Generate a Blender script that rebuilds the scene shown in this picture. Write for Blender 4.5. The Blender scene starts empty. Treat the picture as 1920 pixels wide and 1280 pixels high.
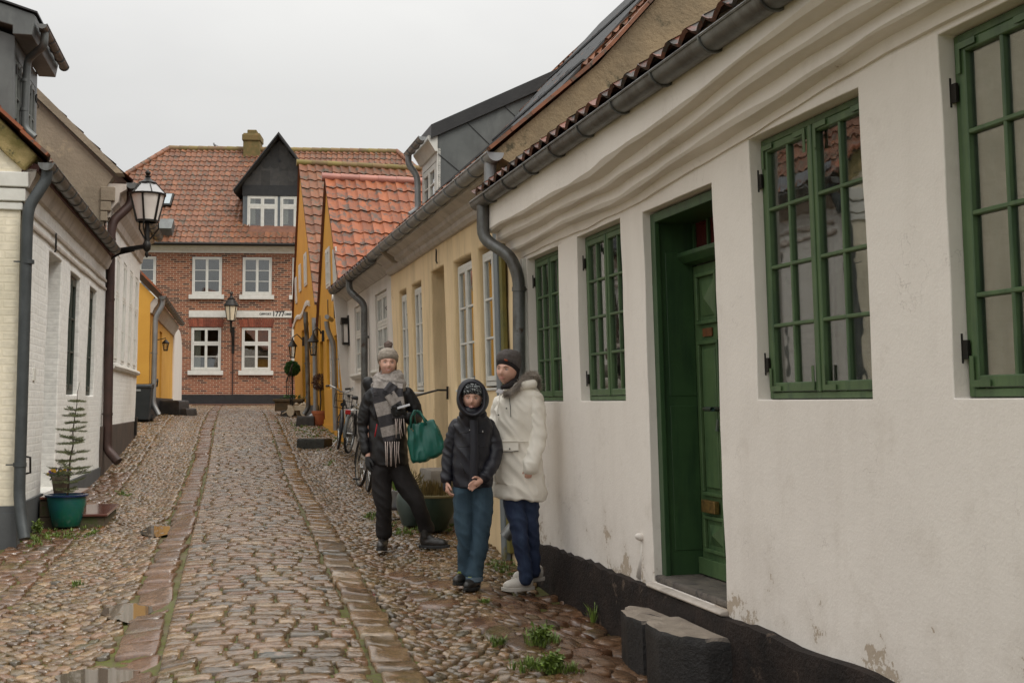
import bpy, bmesh, math, random
import numpy as np
from mathutils import Vector, Matrix, Euler, noise
random.seed(7); rng = np.random.default_rng(7)
R = math.radians
scene = bpy.context.scene
COL = scene.collection

# ------------------------------------------------------------------ camera model
PITCH = math.atan(117 / 2250.0); FPX = 2250.0; CZ = 1.45
cam_d = bpy.data.cameras.new("camera"); cam = bpy.data.objects.new("camera", cam_d); COL.objects.link(cam)
cam.location = (0, 0, CZ); cam.rotation_euler = (R(90) + PITCH, 0, 0)
cam_d.sensor_width = 36; cam_d.lens = FPX / 1920 * 36; cam_d.clip_end = 500; cam_d.clip_start = 0.05
scene.camera = cam

# ground profile along the street (Y forward) and across it
PY = np.array([-30, 0, 6, 10.5, 17.3, 20.5, 23.5, 27, 31, 36, 45, 80.])
PZ = np.array([-1.2, -.2, 0, .16, .38, .61, .85, 1.08, 1.22, 1.33, 1.45, 1.5])
_ys = np.linspace(-30, 80, 1101); _zs = np.interp(_ys, PY, PZ)
_k = np.ones(25) / 25; _zs2 = np.convolve(np.pad(_zs, 12, mode='edge'), _k, mode='valid')
DR = (-.2255, .9742); NR = (.9742, .2255)          # street axis and its right-hand normal
def gz(X, Y):
    X = np.asarray(X, float); Y = np.asarray(Y, float)
    z = np.interp(Y, _ys, _zs2)
    q = X * NR[0] + Y * NR[1]
    crown = .045 * np.exp(-((q - .15) / .75) ** 2)
    dipL = -.035 * np.exp(-((q + .95) / .22) ** 2)
    dipR = -.03 * np.exp(-((q - 1.25) / .2) ** 2)
    fade = np.clip((13 - Y) / 4, 0, 1)
    wallR = -.11 * fade * np.clip((q - 1.75) / .5, 0, 1)
    far = np.clip((40 - Y) / 6, 0, 1)
    z = z - .02 + (crown + dipL + dipR) * far + wallR
    for X0, Y0, rt, rq_, z0, seed in PUDS:      # shallow basins that hold the rain water
        dx, dy = X - X0, Y - Y0; t_ = (dx * DR[0] + dy * DR[1]) / rt; q_ = (dx * NR[0] + dy * NR[1]) / rq_; d = np.sqrt(t_ ** 2 + q_ ** 2)
        k = np.clip((1.55 - d) / .55, 0, 1); k = k * k * (3 - 2 * k); z = z * (1 - k) + (z0 - .030) * k
    return z
PUDS = []
def ray(px, py):
    a = (px - 960) / FPX; b = (640 - py) / FPX
    return Vector((a, math.cos(PITCH) - b * math.sin(PITCH), math.sin(PITCH) + b * math.cos(PITCH)))
def at(px, py, Y):
    d = ray(px, py); k = Y / d.y
    return Vector((d.x * k, Y, CZ + d.z * k))
def G(px, py):
    lo, hi = 3., 60.
    for _ in range(50):
        m = (lo + hi) / 2; p = at(px, py, m)
        if p.z > gz(p.x, p.y): lo = m
        else: hi = m
    p = at(px, py, lo); return Vector((p.x, p.y, float(gz(p.x, p.y))))

for _p in ((300, 988, .62, .15, 1.3), (243, 1138, .38, .15, 4.1), (185, 1262, .28, .22, 7.7), (698, 1110, .35, .06, 9.2)):
    _g = G(_p[0], _p[1]); PUDS.append((_g.x, _g.y, _p[2], _p[3], _g.z, _p[4]))
# street frames: a = along the street away from the camera, o = out of the facade towards the street, z = world height
def wall_frame(ax, D, side, lean=0., pivot=1.45):
    d = Vector((-ax, 1.0, 0)).normalized(); n = Vector((d.y, -d.x, 0))        # n points right
    org = n * D; out = -n if side > 0 else n
    M = Matrix(((d.x, out.x, 0, org.x), (d.y, out.y, 0, org.y), (0, 0, 1, 0), (0, 0, 0, 1)))
    S = Matrix.Identity(4); S[1][2] = lean; S[1][3] = -lean * pivot
    return M @ S
FR = wall_frame(.2653, 2.70, 1, .03)
FL = wall_frame(.2267, -1.99, -1, .015)
IDM = Matrix.Identity(4)

# ------------------------------------------------------------------ mesh builder
class MB:
    def __init__(s, fr=IDM): s.v = []; s.f = []; s.m = []; s.fr = fr; s.cm = 0
    def add(s, vs, fs, mi=None):
        b = len(s.v); fr = s.fr
        s.v += [tuple(fr @ Vector(p)) for p in vs]
        s.f += [tuple(b + i for i in f) for f in fs]; s.m += [s.cm if mi is None else mi] * len(fs)
        return s
    def box(s, x0, x1, y0, y1, z0, z1, mi=None):
        v = [(x, y, z) for z in (z0, z1) for y in (y0, y1) for x in (x0, x1)]
        return s.add(v, [(0, 2, 3, 1), (4, 5, 7, 6), (0, 1, 5, 4), (2, 6, 7, 3), (0, 4, 6, 2), (1, 3, 7, 5)], mi)
    def bar(s, p, q, w, h=None, up=(0, 0, 1), mi=None):
        h = h or w; p = Vector(p); q = Vector(q); d = (q - p).normalized(); up = Vector(up)
        if abs(d.dot(up)) > .98: up = Vector((0, 1, 0))
        a = d.cross(up).normalized() * w / 2; b = a.cross(d).normalized() * h / 2
        v = [c + e * a + f * b for c in (p, q) for e, f in ((-1, -1), (1, -1), (1, 1), (-1, 1))]
        return s.add(v, [(0, 1, 2, 3), (7, 6, 5, 4), (0, 4, 5, 1), (1, 5, 6, 2), (2, 6, 7, 3), (3, 7, 4, 0)], mi)
    def tube(s, pts, r, n=10, caps=True, mi=None, squash=None):
        pts = [Vector(p) for p in pts]; m = len(pts); rr = r if isinstance(r, (list, tuple)) else [r] * m
        vs = []; prev = None
        for i, p in enumerate(pts):
            t = (pts[min(i + 1, m - 1)] - pts[max(i - 1, 0)]).normalized()
            if prev is None:
                a = t.orthogonal().normalized() if abs(t.z) > .98 else t.cross(Vector((0, 0, 1))).normalized()
            else: a = (prev - t * prev.dot(t)).normalized()
            prev = a; b = t.cross(a)
            for k in range(n):
                an = 2 * math.pi * k / n
                vs.append(p + (a * math.cos(an) + b * math.sin(an)) * rr[i])
        fs = [(i * n + k, i * n + (k + 1) % n, (i + 1) * n + (k + 1) % n, (i + 1) * n + k) for i in range(m - 1) for k in range(n)]
        if caps: fs += [tuple(range(n))[::-1], tuple((m - 1) * n + k for k in range(n))]
        return s.add(vs, fs, mi)
    def lathe(s, c, prof, n=20, mi=None, sx=1, sy=1):
        c = Vector(c); vs = []; m = len(prof)
        for r, z in prof:
            for k in range(n):
                an = 2 * math.pi * k / n; vs.append(c + Vector((r * sx * math.cos(an), r * sy * math.sin(an), z)))
        fs = [(i * n + k, i * n + (k + 1) % n, (i + 1) * n + (k + 1) % n, (i + 1) * n + k) for i in range(m - 1) for k in range(n)]
        fs += [tuple(range(n))[::-1], tuple((m - 1) * n + k for k in range(n))]
        return s.add(vs, fs, mi)
    def prism(s, poly, axis, c0, c1, mi=None):
        """poly in the other two coords (in xyz order) extruded along axis"""
        def mk(p, c):
            q = list(p); q.insert(axis, c); return q
        n = len(poly); vs = [mk(p, c0) for p in poly] + [mk(p, c1) for p in poly]
        fs = [tuple(range(n))[::-1], tuple(range(n, 2 * n))] + [(i, (i + 1) % n, n + (i + 1) % n, n + i) for i in range(n)]
        return s.add(vs, fs, mi)
    def ell(s, c, r, n=14, rot=None, mi=None):
        c = Vector(c); vs = []; m = n // 2
        rr = Vector(r) if not isinstance(r, (int, float)) else Vector((r, r, r))
        M = rot.to_matrix() if rot is not None else Matrix.Identity(3)
        vs.append(c + M @ Vector((0, 0, -rr.z)))
        for i in range(1, m):
            ph = -math.pi / 2 + math.pi * i / m
            for k in range(n):
                an = 2 * math.pi * k / n
                vs.append(c + M @ Vector((rr.x * math.cos(ph) * math.cos(an), rr.y * math.cos(ph) * math.sin(an), rr.z * math.sin(ph))))
        vs.append(c + M @ Vector((0, 0, rr.z)))
        fs = [(0, 1 + (k + 1) % n, 1 + k) for k in range(n)]
        for i in range(m - 2):
            for k in range(n): fs.append((1 + i * n + k, 1 + i * n + (k + 1) % n, 1 + (i + 1) * n + (k + 1) % n, 1 + (i + 1) * n + k))
        L = len(vs) - 1; b = 1 + (m - 2) * n
        fs += [(b + k, b + (k + 1) % n, L) for k in range(n)]
        return s.add(vs, fs, mi)
    def build(s, name, mats, parent=None, smooth=False, bevel=0, seg=2, recalc=True, ang=40):
        me = bpy.data.meshes.new(name); me.from_pydata(s.v, [], s.f)
        mats = mats if isinstance(mats, (list, tuple)) else [mats]
        for m in mats: me.materials.append(m)
        if len(mats) > 1: me.polygons.foreach_set('material_index', s.m)
        if recalc:
            bm = bmesh.new(); bm.from_mesh(me); bmesh.ops.recalc_face_normals(bm, faces=bm.faces); bm.to_mesh(me); bm.free()
        return link(name, me, parent, smooth, bevel, seg, ang)
def world_of(o):
    M = o.matrix_basis.copy()
    if o.parent: M = world_of(o.parent) @ M
    return M
def link(name, me, parent=None, smooth=False, bevel=0, seg=2, ang=40):
    if smooth:
        me.polygons.foreach_set('use_smooth', [True] * len(me.polygons))
        if smooth == 'auto': me.set_sharp_from_angle(angle=R(ang))
    o = bpy.data.objects.new(name, me); COL.objects.link(o)
    if parent is not None:
        me.transform(world_of(parent).inverted()); o.parent = parent
    if bevel:
        b = o.modifiers.new('bevel', 'BEVEL'); b.width = bevel; b.segments = seg; b.limit_method = 'ANGLE'; b.angle_limit = R(35)
    me.update(); return o
def thing(name, label, cat, loc, rz=0, group=None):
    o = bpy.data.objects.new(name, None); COL.objects.link(o); o.location = loc; o.rotation_euler = (0, 0, rz)
    o.empty_display_size = .2; tag(o, label, cat, group); return o
def tag(o, label=None, cat=None, group=None, kind=None):
    if label: o['label'] = label
    if cat: o['category'] = cat
    if group: o['group'] = group
    if kind: o['kind'] = kind
    return o
def solo(o, origin):
    """give a single-mesh thing its origin at its base"""
    origin = Vector(origin); o.data.transform(Matrix.Translation(-origin)); o.location = origin; return o
def dup(o, parent=None):
    c = o.copy(); COL.objects.link(c); c.parent = parent
    for ch in [x for x in bpy.data.objects if x.parent == o]: dup(ch, c)
    return c
def wob(x, y, s=1., amp=1.): return noise.noise(Vector((x * s, y * s, 3.7))) * amp

# ------------------------------------------------------------------ materials
def new_mat(name):
    m = bpy.data.materials.new(name); m.use_nodes = True; nt = m.node_tree
    return m, nt, nt.nodes['Principled BSDF'], nt.nodes.new, nt.links.new
def ramp(nt, fac, stops, interp='LINEAR'):
    r = nt.nodes.new('ShaderNodeValToRGB'); r.color_ramp.interpolation = interp
    e = r.color_ramp.elements
    while len(e) < len(stops): e.new(.5)
    for i, (p, c) in enumerate(stops):
        e[i].position = p; e[i].color = (*c, 1) if len(c) == 3 else c
    nt.links.new(fac, r.inputs[0]); return r.outputs[0]
def nz(nt, vec, scale, detail=5, rough=.6, sc3=None):
    n = nt.nodes.new('ShaderNodeTexNoise'); n.inputs['Scale'].default_value = scale
    n.inputs['Detail'].default_value = detail; n.inputs['Roughness'].default_value = rough
    if sc3:
        mp = nt.nodes.new('ShaderNodeMapping'); mp.inputs['Scale'].default_value = sc3
        nt.links.new(vec, mp.inputs[0]); vec = mp.outputs[0]
    nt.links.new(vec, n.inputs['Vector']); return n.outputs['Fac']
def mix(nt, f, a, b, mode='MIX'):
    m = nt.nodes.new('ShaderNodeMix'); m.data_type = 'RGBA'; m.blend_type = mode
    for s, x in ((0, f), (6, a), (7, b)):
        if isinstance(x, (int, float)): m.inputs[s].default_value = x
        elif isinstance(x, tuple): m.inputs[s].default_value = (*x, 1) if len(x) == 3 else x
        else: nt.links.new(x, m.inputs[s])
    return m.outputs[2]
def mth(nt, op, a, b=None, c=None):
    m = nt.nodes.new('ShaderNodeMath'); m.operation = op
    for i, x in enumerate((a, b, c)):
        if x is None: continue
        if isinstance(x, (int, float)): m.inputs[i].default_value = x
        else: nt.links.new(x, m.inputs[i])
    return m.outputs[0]
def bump(nt, h, strength, dist, normal=None):
    b = nt.nodes.new('ShaderNodeBump'); b.inputs['Strength'].default_value = strength; b.inputs['Distance'].default_value = dist
    nt.links.new(h, b.inputs['Height'])
    if normal is not None: nt.links.new(normal, b.inputs['Normal'])
    return b.outputs[0]
def oc(nt): return nt.nodes.new('ShaderNodeTexCoord').outputs['Object']
def mat(name, c1, c2=None, scale=3., rough=.6, bs=30., bstr=.0, bd=.01, metal=0., spots=None, spot_scale=2., spot_at=.62, streak=None,
        rough2=None, island=0., spec=None, sheen=0.):
    m, nt, P, N, L = new_mat(name); v = oc(nt)
    c2 = c2 or tuple(x * .82 for x in c1)
    f = nz(nt, v, scale); col = ramp(nt, f, [(.35, c1), (.65, c2)])
    if streak: col = mix(nt, ramp(nt, nz(nt, v, streak[1], 6, .65, (1, 1, streak[2])), [(.48, (0, 0, 0)), (.75, (1, 1, 1))]), col, streak[0])
    if spots: col = mix(nt, ramp(nt, nz(nt, v, spot_scale, 8, .7), [(spot_at, (0, 0, 0)), (spot_at + .06, (1, 1, 1))]), col, spots)
    if island:
        g = N('ShaderNodeNewGeometry'); k = mth(nt, 'MULTIPLY_ADD', g.outputs['Random Per Island'], island, 1 - island / 2)
        col = mix(nt, 1., col, _gray(nt, k), 'MULTIPLY')
    L(col, P.inputs['Base Color']); P.inputs['Metallic'].default_value = metal
    if rough2 is not None:
        rr = ramp(nt, nz(nt, v, scale * 2.3), [(.3, (rough,) * 3), (.7, (rough2,) * 3)]); L(rr, P.inputs['Roughness'])
    else: P.inputs['Roughness'].default_value = rough
    if spec is not None: P.inputs['Specular IOR Level'].default_value = spec
    if sheen: P.inputs['Sheen Weight'].default_value = sheen
    if bstr:
        h = nz(nt, v, bs, 6, .65); L(bump(nt, h, bstr, bd), P.inputs['Normal'])
    return m
def _gray(nt, k):
    c = nt.nodes.new('ShaderNodeCombineColor')
    for i in range(3): nt.links.new(k, c.inputs[i])
    return c.outputs[0]
def brickmat(name, cols, mortar, bw=.24, bh=.072, mw=.012, rough=.8, bstr=.6, bd=.008, axes='xz', dirt=None, off=.5):
    """cols: ramp stops for brick colours"""
    m, nt, P, N, L = new_mat(name); v = oc(nt)
    sp = N('ShaderNodeSeparateXYZ'); L(v, sp.inputs[0]); cb = N('ShaderNodeCombineXYZ')
    ix = 'xyz'.index(axes[0]); L(sp.outputs[ix], cb.inputs[0]); L(sp.outputs[2], cb.inputs[1])
    wv = N('ShaderNodeVectorMath'); wv.operation = 'ADD'; L(cb.outputs[0], wv.inputs[0])
    nn = N('ShaderNodeTexNoise'); nn.inputs['Scale'].default_value = 2.5; L(v, nn.inputs['Vector'])
    vs = N('ShaderNodeVectorMath'); vs.operation = 'SCALE'; L(nn.outputs['Color'], vs.inputs[0]); vs.inputs['Scale'].default_value = .03
    L(vs.outputs[0], wv.inputs[1])
    b = N('ShaderNodeTexBrick'); L(wv.outputs[0], b.inputs['Vector']); b.inputs['Scale'].default_value = 1
    b.inputs['Brick Width'].default_value = bw; b.inputs['Row Height'].default_value = bh; b.inputs['Mortar Size'].default_value = mw
    b.inputs['Mortar Smooth'].default_value = .3; b.offset = off
    b.inputs['Color1'].default_value = (0, 0, 0, 1); b.inputs['Color2'].default_value = (1, 1, 1, 1); b.inputs['Mortar'].default_value = (.5, .5, .5, 1)
    col = ramp(nt, b.outputs['Color'], cols)
    n2 = nz(nt, v, 14, 5); col = mix(nt, .45, col, ramp(nt, n2, [(.3, (.55, .55, .55)), (.7, (1.25, 1.25, 1.25))]), 'MULTIPLY')
    col = mix(nt, b.outputs['Fac'], col, mortar)
    if dirt: col = mix(nt, ramp(nt, nz(nt, v, .7, 6, .7), [(.5, (0, 0, 0)), (.75, (.8, .8, .8))]), col, dirt)
    L(col, P.inputs['Base Color']); P.inputs['Roughness'].default_value = rough
    h = mth(nt, 'SUBTRACT', mth(nt, 'MULTIPLY', n2, .5), b.outputs['Fac'])
    L(bump(nt, h, bstr, bd), P.inputs['Normal']); return m
# ================================================================== materials
M_white = mat('white_limewash', (.74, .69, .63), (.68, .63, .575), 1.3, .75, 55, .35, .006, spots=(.55, .49, .42), spot_scale=2.2, spot_at=.70, streak=((.60, .56, .50), 5, .12))
def white_flaking():
    m, nt, P, N, L = new_mat('flaking_white_plaster'); v = oc(nt)
    col = ramp(nt, nz(nt, v, 1.1, 6), [(.3, (.82, .765, .70)), (.7, (.75, .695, .635))])
    col = mix(nt, ramp(nt, nz(nt, v, 4, 6, .7, (1, 1, .15)), [(.5, (0, 0, 0)), (.8, (.35, .35, .35))]), col, (.60, .54, .48))
    g = N('ShaderNodeNewGeometry'); sp = N('ShaderNodeSeparateXYZ'); L(g.outputs['Position'], sp.inputs[0])
    low = ramp(nt, mth(nt, 'MULTIPLY', sp.outputs[2], 1.), [(.32, (1, 1, 1)), (.95, (0, 0, 0))])
    n = nz(nt, v, 3.2, 9, .72)
    thr = mth(nt, 'MULTIPLY_ADD', low, .14, n)
    peel = ramp(nt, thr, [(.70, (0, 0, 0)), (.708, (1, 1, 1))])
    col = mix(nt, peel, col, (.42, .33, .24))
    dirty = ramp(nt, thr, [(.56, (0, 0, 0)), (.76, (.38, .38, .38))]); col = mix(nt, dirty, col, (.50, .44, .37))
    crk = N('ShaderNodeTexVoronoi'); crk.feature = 'DISTANCE_TO_EDGE'; crk.inputs['Scale'].default_value = 2.3
    wv = N('ShaderNodeVectorMath'); wv.operation = 'ADD'; nn = N('ShaderNodeTexNoise'); nn.inputs['Scale'].default_value = 3; nn.inputs['Detail'].default_value = 8
    L(v, nn.inputs['Vector']); L(v, wv.inputs[0]); L(nn.outputs['Color'], wv.inputs[1]); L(wv.outputs[0], crk.inputs['Vector'])
    ck = ramp(nt, crk.outputs['Distance'], [(.0, (1, 1, 1)), (.006, (0, 0, 0))])
    ck = mth(nt, 'MULTIPLY', ck, ramp(nt, nz(nt, v, 1.7, 3), [(.55, (0, 0, 0)), (.62, (.5, .5, .5))]))
    col = mix(nt, ck, col, (.35, .3, .26))
    L(col, P.inputs['Base Color']); P.inputs['Roughness'].default_value = .7
    h = mth(nt, 'ADD', nz(nt, v, 70, 5, .6), mth(nt, 'MULTIPLY', nz(nt, v, 11, 4), 1.6)); h = mth(nt, 'MULTIPLY_ADD', peel, -1.2, h)
    L(bump(nt, h, .24, .008), P.inputs['Normal']); return m
M_flake = white_flaking()
M_brickwhite = brickmat('whitewashed_brick', [(0, (.82, .81, .77)), (1, (.78, .77, .73))], (.78, .77, .73), .24, .075, .010, .7, .30, .006, 'yz', (.58, .56, .50))
M_brickcream = brickmat('cream_washed_brick', [(0, (.80, .73, .58)), (1, (.75, .68, .53))], (.73, .66, .51), .24, .075, .011, .7, .32, .007, 'xz', (.50, .46, .34))
M_brickred = brickmat('red_facade_brick', [(0, (.065, .024, .017)), (.2, (.10, .030, .018)), (.3, (.20, .058, .027)), (.7, (.265, .083, .038)), (1, (.31, .11, .052))], (.44, .33, .23), .235, .077, .010, .8, .5, .006, 'xz')
M_brickarch = mat('gauged_brick', (.27, .075, .04), (.20, .05, .028), 8, .8, 40, .3, .004, island=.8)
M_creamy = mat('pale_yellow_plaster', (.86, .66, .40), (.79, .60, .35), 1.6, .75, 45, .35, .008, spots=(.54, .38, .20), spot_scale=2.5, spot_at=.64, streak=((.57, .43, .24), 4, .15))
M_yellow = mat('strong_yellow_plaster', (.62, .31, .025), (.55, .26, .02), 1.2, .75, 40, .3, .006, spots=(.42, .19, .02), spot_scale=2., spot_at=.66)
M_yellow2 = mat('ochre_yellow_plaster', (.64, .345, .055), (.57, .29, .04), 1.2, .75, 40, .3, .006)
M_ochre = mat('mossy_ochre_plaster', (.31, .235, .14), (.20, .155, .095), 2.2, .9, 22, .7, .02, spots=(.10, .085, .05), spot_scale=3.5, spot_at=.58)
M_moss_cap = mat('mossy_gable_plaster', (.50, .38, .18), (.20, .17, .05), 4, .9, 30, .7, .02, spots=(.12, .11, .05), spot_scale=5, spot_at=.55)
M_brown_pl = mat('weathered_brown_plaster', (.30, .245, .18), (.22, .18, .13), 1.2, .9, 18, .6, .02, spots=(.36, .29, .20), spot_scale=2., spot_at=.60)
M_molding = mat('grey_white_molding', (.55, .49, .43), (.45, .40, .35), 2.5, .8, 30, .4, .008, streak=((.33, .29, .25), 6, .3))
M_tar = mat('tarred_plinth', (.014, .011, .010), (.032, .022, .018), 5, .7, 35, 1., .025, spots=(.11, .08, .06), spot_scale=7, spot_at=.60, spec=.25)
M_greyplinth = mat('grey_plinth', (.085, .09, .092), (.065, .068, .07), 3, .7, 40, .4, .006)
M_brownplinth = mat('brown_plinth', (.085, .060, .045), (.055, .042, .035), 3, .75, 30, .5, .01, streak=((.04, .03, .025), 9, .2))
M_zinc = mat('weathered_zinc', (.20, .205, .20), (.12, .118, .112), 4, .42, 30, .2, .003, .55, spots=(.085, .06, .045), spot_scale=5, spot_at=.60, streak=((.07, .06, .05), 8, .4))
M_zinc2 = mat('pale_zinc', (.33, .34, .345), (.25, .26, .265), 4, .45, 30, .15, .002, .5, streak=((.2, .2, .2), 8, .2))
M_zincd = mat('dark_zinc_sheet', (.15, .16, .155), (.11, .118, .115), 2.2, .45, 20, .15, .004, .3, streak=((.085, .09, .09), 5, .3))
M_slate = mat('dark_slate', (.035, .034, .033), (.055, .05, .045), 5, .6, 35, .5, .01, island=.8)
M_black = mat('black_board', (.012, .012, .013), (.02, .02, .02), 5, .5, 35, .4, .005)
M_iron = mat('black_iron', (.012, .011, .010), (.02, .016, .012), 20, .45, 60, .3, .002, .4)
M_rust = mat('rusted_brown_pipe', (.060, .030, .024), (.038, .022, .018), 6, .5, 50, .3, .003, .2)
M_tile = mat('wet_red_pantile', (.31, .090, .027), (.215, .058, .020), 5, .45, 50, .35, .004, spots=(.10, .060, .042), spot_scale=6, spot_at=.52, island=.45, rough2=.65)
M_tile2 = mat('weathered_red_pantile', (.205, .076, .030), (.14, .050, .023), 3, .45, 50, .4, .005, spots=(.085, .058, .034), spot_scale=6, spot_at=.52, island=.5, rough2=.7)
M_tiledark = mat('dark_old_pantile', (.16, .055, .032), (.10, .038, .026), 3, .4, 50, .4, .005, spots=(.035, .03, .026), spot_scale=7, spot_at=.5, island=.8)
M_tilegray = mat('grey_glazed_tile', (.075, .08, .09), (.05, .052, .06), 3, .35, 50, .3, .004, island=.5)
M_ridge = mat('mossy_ridge_tile', (.17, .09, .05), (.19, .15, .035), 2.5, .7, 50, .5, .006, island=.5)
M_ridgepink = mat('pink_ridge_tile', (.42, .17, .12), (.33, .13, .10), 3, .45, 50, .3, .004, island=.4)
M_green = mat('green_window_paint', (.075, .130, .052), (.060, .106, .042), 8, .42, 60, .25, .002, streak=((.024, .058, .026), 14, .15))
M_dgreen = mat('dark_green_door_paint', (.036, .084, .030), (.027, .064, .023), 5, .4, 60, .25, .002, streak=((.014, .038, .018), 16, .12))
M_wpaint = mat('white_window_paint', (.68, .67, .62), (.60, .59, .54), 8, .45, 60, .2, .002)
M_gpaint = mat('grey_green_window_paint', (.16, .17, .155), (.12, .13, .12), 8, .45)
M_dkdoor = mat('dark_door_paint', (.03, .02, .018), (.02, .015, .012), 6, .5)
M_blue = mat('blue_door_paint', (.012, .028, .11), (.01, .02, .08), 6, .4)
M_stone = mat('granite_step', (.17, .145, .12), (.10, .085, .075), 9, .6, 60, .8, .02, spots=(.05, .045, .04), spot_scale=14, spot_at=.55)
M_brass = mat('old_brass', (.30, .19, .06), (.16, .10, .04), 30, .45, 80, .4, .002, .7)
M_room = mat('room_shade', (.14, .125, .11), (.11, .10, .09), 2, .9)  # dark sheet close behind the panes, standing in for the shade of the room
M_curtain = mat('net_curtain', (.82, .77, .70), (.72, .67, .60), 3, .9, 1, 0, streak=((.55, .51, .46), 22, .05))
M_curtrefl = mat('yellow_reflection_curtain', (.50, .28, .06), (.42, .22, .05), 3, .9, streak=((.25, .13, .03), 22, .05))  # ochre put into the cloth for the yellow reflected in the panes
M_boardpeel = mat('peeling_grey_board', (.20, .225, .235), (.16, .18, .19), 3, .6, 30, .4, .004, spots=(.13, .115, .04), spot_scale=2.2, spot_at=.56, streak=((.11, .12, .12), 12, .1))
M_white = M_white
def glassmat(name, tint=(.8, .85, .83), k=1.0, base=.05):
    m, nt, P, N, L = new_mat(name); nt.nodes.remove(P)
    out = [n for n in nt.nodes if n.type == 'OUTPUT_MATERIAL'][0]
    fr = N('ShaderNodeFresnel'); fr.inputs['IOR'].default_value = 1.55
    t = N('ShaderNodeBsdfTransparent'); t.inputs[0].default_value = (*tint, 1)
    g = N('ShaderNodeBsdfGlossy'); g.inputs['Roughness'].default_value = .015
    n = nz(nt, oc(nt), 5., 2); L(bump(nt, n, .03, .02), g.inputs['Normal'])
    f = mth(nt, 'MULTIPLY_ADD', fr.outputs[0], k, base); f = mth(nt, 'MINIMUM', f, .9)
    ms = N('ShaderNodeMixShader'); L(f, ms.inputs[0]); L(t.outputs[0], ms.inputs[1]); L(g.outputs[0], ms.inputs[2]); L(ms.outputs[0], out.inputs[0])
    return m
M_glass = glassmat('window_glass', (.84, .87, .85), 1.7, .08)
M_glassdark = glassmat('dim_window_glass', (.7, .75, .72), .45, .03)
M_lampglass = glassmat('lamp_glass', (.88, .86, .82), 1.0, .05)
M_frost = mat('milky_lamp_glass', (.80, .75, .69), (.70, .65, .60), 4, .3)

# ================================================================== ground, road and cobbles
def grid_mesh(xs, ys, zf):
    X, Y = np.meshgrid(xs, ys); Z = zf(X, Y); nx, ny = len(xs), len(ys)
    v = np.stack([X.ravel(), Y.ravel(), Z.ravel()], 1)
    i = np.arange(nx * ny).reshape(ny, nx)
    f = np.stack([i[:-1, :-1].ravel(), i[:-1, 1:].ravel(), i[1:, 1:].ravel(), i[1:, :-1].ravel()], 1)
    return v, f
def np_mesh(name, v, f, mats, smooth=True):
    me = bpy.data.meshes.new(name); me.from_pydata(v.tolist(), [], f.tolist())
    for m in (mats if isinstance(mats, list) else [mats]): me.materials.append(m)
    if smooth: me.polygons.foreach_set('use_smooth', [True] * len(me.polygons))
    o = bpy.data.objects.new(name, me); COL.objects.link(o); return o
def soil_material():
    m, nt, P, N, L = new_mat('wet_joint_soil'); v = oc(nt)
    c = ramp(nt, nz(nt, v, 9, 6), [(.3, (.060, .042, .022)), (.7, (.12, .088, .048))])
    moss = ramp(nt, nz(nt, v, 1.6, 7, .7), [(.39, (0, 0, 0)), (.51, (1, 1, 1))])
    moss = mth(nt, 'MULTIPLY', moss, ramp(nt, nz(nt, v, 30, 3), [(.35, (.2, .2, .2)), (.6, (1, 1, 1))]))
    c = mix(nt, moss, c, (.088, .098, .016)); L(c, P.inputs['Base Color'])
    L(ramp(nt, nz(nt, v, 2.2, 4), [(.4, (.45,) * 3), (.6, (.85,) * 3)]), P.inputs['Roughness'])
    P.inputs['Specular IOR Level'].default_value = .3; L(bump(nt, nz(nt, v, 60, 5), .6, .012), P.inputs['Normal']); return m
M_soil = soil_material()
def g_ground(X, Y):
    Z = gz(X, Y).copy(); far = (np.abs(X + 3.5) > 9) | (Y > 47) | (Y < 2)
    return Z - .022
xs = np.concatenate([np.linspace(-150, -13, 14), np.arange(-12.6, 5.2, .14), np.linspace(6, 150, 14)])
ys = np.concatenate([np.linspace(-80, -3, 10), np.arange(-2.6, 48, .17), np.linspace(49, 260, 16)])
v, f = grid_mesh(xs, ys, g_ground)
tag(np_mesh('ground', v, f, M_soil), kind='structure')

def stone_material(name, stops, rlo=.12, rhi=.45, bstr=.5):
    m, nt, P, N, L = new_mat(name); v = oc(nt); g = N('ShaderNodeNewGeometry')
    base = ramp(nt, g.outputs['Random Per Island'], stops)
    k = ramp(nt, nz(nt, v, 30, 6, .7), [(.3, (.45, .45, .45)), (.7, (1.5, 1.5, 1.5))])
    c = mix(nt, .8, base, k, 'MULTIPLY')
    vein = ramp(nt, nz(nt, v, 7, 5, .7), [(.52, (0, 0, 0)), (.66, (.6, .6, .6))]); c = mix(nt, vein, c, (.22, .145, .11))
    moss = ramp(nt, nz(nt, v, 2.1, 7, .7), [(.56, (0, 0, 0)), (.70, (.6, .6, .6))]); c = mix(nt, moss, c, (.07, .072, .018))
    c = mix(nt, 1., c, (1.14, 1.0, .78), 'MULTIPLY'); L(c, P.inputs['Base Color'])
    L(ramp(nt, nz(nt, v, 11, 4), [(.35, (rlo,) * 3), (.7, (rhi,) * 3)]), P.inputs['Roughness'])
    P.inputs['Specular IOR Level'].default_value = .85
    L(bump(nt, nz(nt, v, 55, 5, .6), bstr, .006), P.inputs['Normal']); return m
M_sett = stone_material('granite_setts', [(0, (.085, .057, .032)), (.25, (.13, .089, .052)), (.45, (.058, .043, .026)), (.6, (.20, .15, .10)), (.75, (.105, .056, .027)), (.88, (.05, .047, .036)), (1, (.14, .074, .037))], .10, .30, .30)
M_slab = stone_material('red_granite_slabs', [(0, (.088, .046, .030)), (.3, (.115, .064, .040)), (.55, (.072, .045, .030)), (.8, (.135, .082, .054)), (1, (.062, .048, .036))], .08, .36)
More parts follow.
